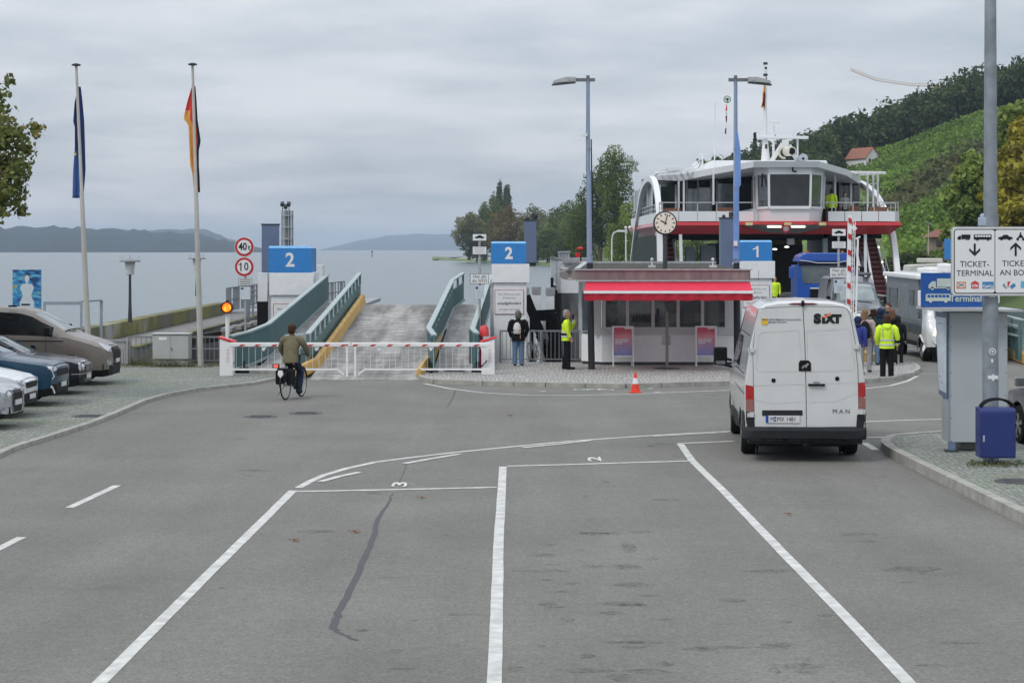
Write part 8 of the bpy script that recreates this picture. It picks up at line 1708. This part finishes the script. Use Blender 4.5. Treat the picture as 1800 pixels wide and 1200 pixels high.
rt = person('person in yellow high-vis jacket and black trousers standing on the road beside the group', GP(1559,668,0), 8, 1.73, HIV, BLKC, 'brown', 'bob', coat=.86, bulk=1.15, hood=HIV, arms=dict(l=((.20,0,1.42),(.28,-.04,1.16),(.27,.06,.95)), r=((-.20,0,1.42),(-.27,-.02,1.16),(-.24,.10,.98))))
tape(rt, 1.09, .207, .162, .045); tape(rt, .96, .212, .168, .045); a = MB()
for x_ in (-.13,.13): a.add([(x_-.02,-.158,1.16),(x_+.02,-.158,1.16),(x_*.95+.02,-.150,1.40),(x_*.95-.02,-.150,1.40)], [(0,1,2,3)])
a.obj('shoulder_band', M('shoulder_tape', (.45,.52,.25), .4), rt); a = MB(); a.bar((.28,-.02,1.10),(.275,.02,1.04),.125,.125); a.obj('cuff_band', BLKC, rt); a = MB(); a.bar((.275,.03,1.03),(.27,.045,.99),.122,.122); a.obj('cuff_tape', REFL, rt)
gp_ = 'people waiting on the cobbled island'
rt = person('dark-haired child in black with white shoes at the right of the waiting group', GP(1579,641,.1), 15, 1.42, BLKC, BLKC, 'black', 'short', coat=.88, shoes=SHOEW, group=gp_)
rt = person('person in dark green jacket and blue jeans in the middle of the waiting group', GP(1536,641,.1), 25, 1.60, GRN, JEANS, 'brown', 'curly', coat=.84, bulk=1.1, group=gp_)
rt = person('person with long dark blond hair, pink top, grey trousers and black backpack', GP(1521,654,.1), 20, 1.72, PINK, GREYT, 'blond', 'long', coat=.90, group=gp_, head_turn=-30); pack(rt, BLKC, (.03,-.20,1.20), (.16,.10,.24))
rt = person('child in navy hood and blue jacket half hidden by the white van', GP(1508,659,.1), 30, 1.55, M('royal_blue_cloth', (.025,.04,.24), .8), GREYT, NAVYC, 'hood', coat=.86, group=gp_)
rt = person('person with black hair whose face shows just past the van roof edge', GP(1501,636,.1), 230, 1.72, SIGNW, BLKC, 'black', 'bob', group=gp_)
rt = person('tallest brown-haired person at the back of the group in dark clothes', GP(1561,636,.1), 200, 1.74, NAVYC, BLKC, 'brown', 'short', group=gp_)
rt = person('person wearing a dark blue hood near the back of the group', GP(1547,638,.1), 40, 1.60, NAVYC, JEANS, NAVYC, 'hood', group=gp_)
rt = person('person with long reddish hair behind the high-vis jacket', GP(1568,640,.1), 20, 1.60, BLKC, BLKC, 'red', 'long', group=gp_)
gf = 'crew and passengers on the upper ferry deck'
for lb, px, Y, tp, hr, st, hh in (('crew member in yellow high-vis jacket on the ferry deck, left of the pair', 1446, 108, HIV, 'black', 'short', 1.72), ('crew member in yellow high-vis jacket on the ferry deck, right of the pair', 1462, 107.5, HIV, 'black', 'short', 1.80), ('dark-haired passenger in a grey top on the upper ferry deck', 1485, 108, GREYT, 'black', 'bob', 1.62)):
    rt = person(lb, (X(px,Y),Y,4.96), 170 if st == 'bob' else 20, hh, tp, BLKC, hr, st, group=gf)
    if tp is HIV: tape(rt, 1.05, .176, .136)
rt = person('crew member in yellow jacket standing on the car deck beside pillar one', (X(1362,98),98,.35), 180, 1.75, HIV, BLKC, 'brown', 'short')
# the helmsman behind the glass is left dark
# ---- cyclist and bicycle
by_ = 46.2; bxp = X(516,by_); hdg = R(-14)                         # heading slightly to the right of straight away
bk = thing('bicycle', 'black city bicycle with red rear lamp and dark panniers, ridden away from the camera', 'bicycle', (bxp,by_,0), hdg)
FRM = M('bike_black', (.015,.015,.017), .35, var=.1)
for yy in (-.53,.53):
    a = MB(); n = 30; P_ = [(0,yy+.335*math.cos(6.283*i/n),.345+.335*math.sin(6.283*i/n)) for i in range(n+1)]; a.tube(P_, .018, 7, cap=False); o = a.obj('wheel', RUBBER, bk, smooth=60)
    a = MB(); a.tube([(0,yy+.312*math.cos(6.283*i/n),.345+.312*math.sin(6.283*i/n)) for i in range(n+1)], .009, 6, cap=False); a.cyl((-.04,yy,.345),(.04,yy,.345),.03,n=10)
    for i in range(16): q = i*.3927; a.cyl(((-1)**i*.025,yy,.345),(0,yy+.31*math.cos(q),.345+.31*math.sin(q)),.0016,n=3)
    a.obj('rim', STEEL, o); a = MB(); pts = [(0,yy+.375*math.cos(t),.345+.375*math.sin(t)) for t in (np.linspace(.35,3.2,12) if yy < 0 else np.linspace(.2,2.6,10))]; a.tube(pts, .022, 6, sq=.5); a.obj('mudguard', FRM, bk, smooth=60)
a = MB(); BB = (0,-.05,.29); ST = (0,-.20,.80); HT = (0,.36,.86); HB = (0,.40,.66); RA = (0,-.53,.345)
a.tube([BB,ST], .018, 8); a.tube([BB,HB], .022, 8); a.tube([(0,-.16,.66),HB], .018, 8); a.tube([HT,HB], .022, 8)
for s_ in (-.05,.05): a.tube([(0,-.05,.29),(s_,-.53,.345)], .010, 6); a.tube([(0,-.17,.70),(s_,-.53,.345)], .009, 6); a.tube([(s_*.8,.41,.64),(s_*.9,.53,.345)], .012, 6)
a.obj('frame', FRM, bk, smooth=60)
a = MB(); a.tube([HT,(0,.35,.98)], .014, 8); a.tube([(-.30,.16,1.02),(-.22,.28,1.03),(0,.35,1.0),(.22,.28,1.03),(.30,.16,1.02)], .012, 8); a.obj('handlebar', FRM, bk, smooth=60)
for s_ in (-1,1): a = MB(); a.tube([(s_*.30,.17,1.02),(s_*.315,.08,1.01)], .018, 8); a.obj('grip', RUBBER, bk, smooth=60)
a = MB(); a.tube([ST,(0,-.22,.90)], .014, 8); vs, fs = skin([(0,-.34,.93,.10,.03),(0,-.22,.93,.07,.03),(0,-.06,.925,.03,.022)], [(0,1),(1,2)], 1, 2); a.add(vs, fs); a.obj('saddle', FRM, bk, smooth=60)
a = MB(); a.box(-.07,.07,-.85,-.30,.70,.715); a.bar((-.06,-.80,.70),(-.05,-.53,.345),.012,.012); a.bar((.06,-.80,.70),(.05,-.53,.345),.012,.012); a.obj('rack', FRM, bk)
for s_, xx in ((1,.14),(-1,-.13)): a = MB(); a.cbox((xx,-.55,.53),(.13,.32,.34)); a.obj('pannier', BLKC, bk, bevel=.04)
a = MB(); a.prism([(-.05,.70),(.05,.70),(.06,.62),(0,.52),(-.06,.62)], 'xz', -.875, -.865); a.cyl((0,-.86,.62),(0,-.84,.62),.07,n=12); a.obj('reflector_tag', SIGNW, bk); a = MB(); a.cbox((0,-.80,.62),(.20,.10,.26)); a.obj('top_bag', BLKC, bk, bevel=.03)
a = MB(); a.cbox((-.11,-.87,.80),(.10,.03,.05)); a.obj('rear_lamp', emat('rear_lamp_red', (1,.08,.06), 1.2), bk); a = MB(); a.cbox((-.12,-.84,.80),(.16,.04,.09)); a.obj('lamp_housing', BLACK, bk)
a = MB(); a.cyl((-.16,-.05,.30),(.16,-.05,.28),.010,n=6); a.bar((.09,-.05,.29),(.10,.05,.15),.02,.01); a.bar((-.09,-.05,.29),(-.10,-.15,.43),.02,.01); a.cbox((.15,.05,.14),(.09,.07,.02)); a.cbox((-.15,-.15,.43),(.09,.07,.02)); a.lathe([(.09,-.004),(.09,.004)], (.05,-.05,.29), 18, axis='x'); a.obj('crank', DSTEEL, bk)
a = MB(); a.bar((-.05,-.45,.33),(-.20,-.50,.10),.014,.014); a.obj('stand', DSTEEL, bk)
rt = person('cyclist in olive jacket and dark trousers riding away towards ramp two', (bxp,by_-.0,.0), 14, 1.72, OLIVE, M('dark_navy_trousers', (.02,.03,.055), .8), 'brown', 'short', coat=.86, bulk=1.12, lean=-.10,
  arms=dict(l=((.20,-.10,1.42),(.33,.0,1.18),(.31,.13,1.03)), r=((-.20,-.10,1.42),(-.33,.0,1.18),(-.31,.13,1.03))),
  legp=dict(l=((.10,-.22,.93),(.13,.16,.60),(.13,.00,.17),(.14,.10,.15)), r=((-.10,-.22,.93),(-.13,.18,.74),(-.13,-.17,.46),(-.14,-.07,.44))))
# hands and arms were posed with the same shift in mind
# ================================================================ TICKET ISLAND, right foreground
Yp = 31.2; xp = X(1741,Yp); rt = thing('sign_mast', 'thick galvanised mast carrying the ticket sign, stickers at eye height', 'mast', (xp,Yp,.14))
GALV = M('galvanised_mast', (.25,.28,.31), .5, .35, .22, 5, bump=.25, bs=18)
a = MB(); a.tube([(0,0,0),(0,0,2.6)], [.128,.124], 24); a.obj('base', GALV, rt, smooth=40)
a = MB(); a.tube([(0,0,2.61),(0,0,Z(398,Yp)-.14)], [.124,.120], 24); a.tube([(0,0,Z(398,Yp)-.14),(0,0,Z(398,Yp)+.06)], .125, 24); a.tube([(0,0,Z(398,Yp)-.08),(0,0,9.6)], [.108,.080], 24); a.obj('shaft', GALV, rt, smooth=40)
a = MB(); a.box(-.05,.05,.10,.16,.5,.9); a.obj('access_door', GALV, rt)
def z2(py): return Z(py,Yp)-.14
a = MB(); a.cyl((.0,-.128,z2(617)),(.0,-.132,z2(617)),.055,n=20,mi=0); a.cyl((.0,-.133,z2(617)),(.0,-.135,z2(617)),.042,n=20,mi=1); a.prism([(-.02,z2(617)+.01),(0,z2(617)-.02),(.02,z2(617)+.01),(.01,z2(617)+.02),(0,z2(617)+.012),(-.01,z2(617)+.02)], 'xz', -.138, -.136, 0)
a.box(-.02,.012,-.132,-.128,z2(636),z2(630),0); a.box(-.07,.09,-.131,-.120,z2(665),z2(659),0); a.box(-.005,.03,-.134,-.120,z2(668),z2(657),0); a.obj('sticker', [SIGNW, M('sticker_dark', (.25,.28,.30), .5)], rt)
a = MB(); a.cyl((-.115,0,z2(383)),(-.115,0,z2(398)),.06,n=12); a.cbox((-.12,-.03,z2(390)),(.15,.12,.14)); a.ball((-.13,-.02,z2(380)),.045); a.ball((-.07,-.02,z2(380)),.045); a.obj('floodlight', M('pale_blue_fitting', (.35,.42,.52), .4), rt, bevel=.01)
rt = thing('ticket_sign', 'white direction sign reading ticket terminal and ticket an Bord on the mast', 'sign', (xp,Yp-.2,z2(520)+.14)); y0 = Yp-.2; f = Y0_ = (Yp-.2)/FPX
def sx(p): return (p-900)*f-xp
def sz(p): return HC-(p-HY)*f-(z2(520)+.14)
def rrect(x0,x1,z0,z1,r,n=6): return [(cx+r*math.cos(R(a0+90*i/n)), cz+r*math.sin(R(a0+90*i/n))) for cx,cz,a0 in ((x1-r,z1-r,0),(x0+r,z1-r,90),(x0+r,z0+r,180),(x1-r,z0+r,270)) for i in range(n+1)]
x0,x1,zA,zB = sx(1672.5),sx(1826),sz(520),sz(398.5)
a = MB(); a.prism(rrect(x0,x1,zA,zB,.07), 'xz', 0, .05, 0); a.obj('panel', M('sign_edge_grey', (.50,.51,.51), .4, .3), rt)
a = MB(); a.prism(rrect(x0+.015,x1-.015,zA+.015,zB-.015,.06), 'xz', -.004, -.001, 0); a.prism(rrect(x0+.035,x1-.035,zA+.035,zB-.035,.05), 'xz', -.007, -.0045, 1); a.prism(rrect(x0+.05,sx(1748.6)-.006,zA+.05,zB-.05,.035), 'xz', -.010, -.0075, 0); a.prism(rrect(sx(1748.6)+.006,x1-.05,zA+.05,zB-.05,.035), 'xz', -.010, -.0075, 0)
a.obj('face', [SIGNW, INK], rt)
a = MB()
truck_icon(a, sx(1694), -.012, sz(420.5), .205, 0, 1); bus_icon(a, sx(1727), -.012, sz(421), .28, 0, 1); car_icon(a, sx(1767), -.012, sz(420.5), .225, 0); 
mx0 = sx(1793.5)
for dx in (-.045,.045): a.cyl((mx0+dx,-.015,sz(420.5)),(mx0+dx,-.012,sz(420.5)),.022,n=12,mi=0)
a.prism([(mx0-.05,sz(418)),(mx0+.05,sz(418)),(mx0+.03,sz(414.5)),(mx0+.01,sz(411.5)),(mx0-.01,sz(411.5)),(mx0-.03,sz(415.5))], 'xz', -.015, -.012, 0); a.ball((mx0,-.013,sz(410)),(.014,.002,.014),8,0)
for px, up in ((1713,False),(1785,True)):
    cx = sx(px); t, b_ = sz(428 if not up else 426), sz(450); s_ = 1 if up else -1; tip = t if up else b_; tail = b_ if up else t
    a.box(cx-.016,cx+.016,-.015,-.012,min(tip,tail)+(.0 if up else .03),max(tip,tail)-(.03 if up else 0))
    a.prism([(cx,tip),(cx-.085,tip-s_*.085),(cx-.085,tip-s_*.125),(cx,tip-s_*.045),(cx+.085,tip-s_*.125),(cx+.085,tip-s_*.085)], 'xz', -.0155, -.0121)
txt(a, 'TICKET-', .128, (sx(1713),-.013,sz(464.5)), 0, 1.0); txt(a, 'TERMINAL', .128, (sx(1713.5),-.013,sz(480.5)), 0, .98)
txt(a, 'TICKET-', .128, (sx(1787),-.013,sz(463.5)), 0, 1.0); txt(a, 'AN BORD', .128, (sx(1788),-.013,sz(479.5)), 0, .98); a.obj('lettering', [INK, SIGNW], rt)
OR = M('logo_orange', (.62,.26,.12), .5); RD = M('logo_red', (.55,.06,.07), .5); BL = M('logo_blue', (.06,.22,.45), .5); BL2 = M('logo_cyan', (.12,.45,.65), .5)
a = MB(); c = sx(1689.5); a.box(c-.075,c+.075,-.014,-.011,sz(507),sz(495),1); a.prism([(c+.062*math.cos(t),sz(501)+.034*math.sin(t)) for t in np.linspace(0,6.28,21)[:-1]], 'xz', -.016, -.0145, 0); txt(a, 'DKV', .042, (c,-.018,sz(501)), .002, 1.0, 2)
c = sx(1713.5); a.prism([(c-.06,sz(507)),(c+.06,sz(507)),(c+.06,sz(498)),(c+.075,sz(498)),(c,sz(493)),(c-.075,sz(498)),(c-.06,sz(498))], 'xz', -.014, -.011, 3); txt(a, 'UTA', .055, (c,-.016,sz(502.5)), .003, .85, 0)
c = sx(1736.5); a.box(c-.09,c+.09,-.014,-.011,sz(507),sz(495),4)
for i in range(3): a.tube([(c-.085+.017*k,-.015,sz(502)+.008*math.sin(k*1.1+i)-.014*i) for k in range(11)], .004, 4, 0)
c = sx(1773.5)
for i, (mi) in enumerate((5,0,3,0,4)):
    q = R(50-25*i); u = Vector((-math.sin(q),0,math.cos(q))); v = Vector((math.cos(q),0,math.sin(q))); p = Vector((c,-.012-.0006*i,sz(508)))+u*.075; a.add([p-v*.028-u*.04,p+v*.028-u*.04,p+v*.028+u*.045,p-v*.028+u*.045], [(0,1,2,3)], mi)
c = sx(1803); a.box(c-.08,c+.08,-.014,-.011,sz(506),sz(494),6); a.obj('logo_row', [SIGNW, OR, INK, RD, BL, M('logo_grey', (.25,.27,.30), .5), BL2], rt)
# bin
BINB = M('bin_blue', (.014,.028,.15), .45, var=.10, vs=5, coat=.2)
rt = thing('litter_bin', 'dark blue metal litter bin with curved black hood fixed to the mast', 'litter bin', (X(1750,30.75),30.75,.14), R(-2)); f = 30.75/FPX
bx0, bx1 = (1719.5-1750)*f, (1781.5-1750)*f; zb_, zt_ = Z(803,30.75)-.14, Z(716,30.75)-.14
a = MB(); a.box(bx0,bx1,-.16,.22,zb_,zt_-.05); a.obj('housing', BINB, rt, bevel=.012)
a = MB(); a.box(bx0+.02,bx1-.02,-.168,-.1605,zb_+.02,zt_-.07); a.obj('door', BINB, rt, bevel=.004); a = MB(); a.box(bx0+.04,bx0+.07,-.178,-.1685,.36,.46); a.obj('lock', STEEL, rt, bevel=.004)
a = MB(); a.prism([(-.16,zt_-.05),(.22,zt_-.05),(.22,zt_+.0),(-.12,zt_-.0)], 'yz', bx0, bx1); a.obj('lid', BINB, rt, bevel=.01)
a = MB(); n = 12; cx = (bx0+bx1)/2+.02; a.tube([(cx+.26*math.cos(t), -.05, zt_-.02+.155*math.sin(t)) for t in np.linspace(.02,3.0,14)], .019, 8, sq=.6); a.tube([(cx+.25*math.cos(t), .12, zt_-.02+.15*math.sin(t)) for t in np.linspace(.02,3.0,14)], .019, 8, sq=.6); a.obj('hood', BLACK, rt, smooth=60)
# ticket terminal booth
Yt = 32.6; f = Yt/FPX; rt = thing('ticket_terminal', 'grey-white ticket terminal booth with blue truck and bus sign on its roof', 'ticket terminal', (X(1720,Yt),Yt,.14)); tx2 = lambda p: (p-1720)*f; tz2 = lambda p: Z(p,Yt)-.14
PAN = M('terminal_panel', (.42,.45,.47), .45, .1, .06, 1.5)
a = MB(); a.box(tx2(1667),tx2(1771),0,.5,tz2(777),tz2(549)); a.obj('cabinet', PAN, rt, bevel=.008)
a = MB(); a.box(tx2(1667),tx2(1669.5),-.012,-.001,tz2(777),tz2(549)); 
for py in range(575,780,40):
    for px in (1672,1768): a.cyl((tx2(px),-.004,tz2(py)),(tx2(px),-.001,tz2(py)),.008,n=8,mi=1)
a.obj('edge_trim', [M('trim_blue_grey', (.22,.27,.36), .4), BLACK], rt)
a = MB(); a.add([(tx2(1632),-.35,tz2(541)),(tx2(1790),-.35,tz2(543)),(tx2(1790),1.0,tz2(543)),(tx2(1632),1.0,tz2(541)),(tx2(1632),-.35,tz2(545)),(tx2(1790),-.35,tz2(547)),(tx2(1790),1.0,tz2(547)),(tx2(1632),1.0,tz2(545))], [(0,1,2,3),(7,6,5,4),(0,4,5,1),(1,5,6,2),(2,6,7,3),(3,7,4,0)]); a.obj('roof', M('terminal_roof', (.48,.49,.49), .4, .3, .1), rt)
for px, yy in ((1673,-.04),(1768,.36)):
    a = MB(); a.box(tx2(px)-.05,tx2(px)+.05,yy,yy+.10,.02,tz2(777)-.002); a.box(tx2(px)-.10,tx2(px)+.10,yy-.05,yy+.15,0,.03,1); a.obj('leg', [M('leg_blue_grey', (.13,.18,.28), .4), DSTEEL], rt)
a = MB(); a.box(tx2(1697),tx2(1735),.3,.75,0,.26); a.obj('plinth', M('plinth_grey', (.22,.22,.215), .7, var=.1), rt, bevel=.01)
# angled notice panel on its left
a = MB(); P0 = [(tx2(1641),.95,tz2(549)),(tx2(1664.5),-.0,tz2(549)),(tx2(1664.5),-.0,tz2(701)),(tx2(1655),.45,tz2(697))]
P0 = [(X(1644,Yt+.62)-X(1720,Yt),.62,tz2(549)),(tx2(1664.5),-.02,tz2(550)),(tx2(1664.5),-.02,tz2(700)),(X(1650,Yt+.62)-X(1720,Yt),.62,tz2(697))]
def thick(mb, P_, d, mi=0): D = Vector(d); vs = [Vector(p) for p in P_]+[Vector(p)+D for p in P_]; n = len(P_); mb.add(vs, [tuple(range(n)), tuple(range(n,2*n))[::-1]]+[(i,n+i,n+(i+1)%n,(i+1)%n) for i in range(n)], mi)
thick(a, P0, (.012,.012,0), 0); a.obj('notice_frame', MATS['leg_blue_grey'], rt)
ins = [Vector(p).lerp(sum((Vector(q) for q in P0), Vector())/4, .12)+Vector((-.006,-.006,0)) for p in P0]
a = MB(); a.add(ins, [(0,1,2,3)], 0)
for i in range(11):
    t = .08+.08*i; A_ = ins[0].lerp(ins[3], t); B_ = ins[1].lerp(ins[2], t); o_ = Vector((-.003,-.003,0)); s0 = .15+.1*((i*7)%3); e0 = .55+.1*((i*5)%4); h_ = Vector((0,0,.018)); a.add([A_.lerp(B_,s0)+o_,A_.lerp(B_,e0)+o_,A_.lerp(B_,e0)+o_-h_,A_.lerp(B_,s0)+o_-h_], [(0,1,2,3)], 1)
a.obj('notice', [M('notice_pale', (.60,.66,.72), .4), M('notice_ink', (.20,.30,.42), .5)], rt)
# blue roof sign
a = MB(); bz0, bz1 = tz2(541), tz2(480); a.box(tx2(1627),tx2(1745),.35,.40,bz0,bz1); a.obj('roof_sign', M('sign_deep_blue', (.018,.09,.33), .45, var=.06), rt, bevel=.004)
a = MB(); TI = M('pictogram_pale', (.50,.56,.52), .5)
truck_icon(a, tx2(1664), .343, tz2(507.5), .46, 0, 1); bus_icon(a, tx2(1657), .343, tz2(530), .42, 0, 1); txt(a, 'Terminal', .150, (tx2(1706),.342,tz2(526)), .003, 1.0, 0); a.obj('pictograms', [TI, MATS['sign_deep_blue']], rt)
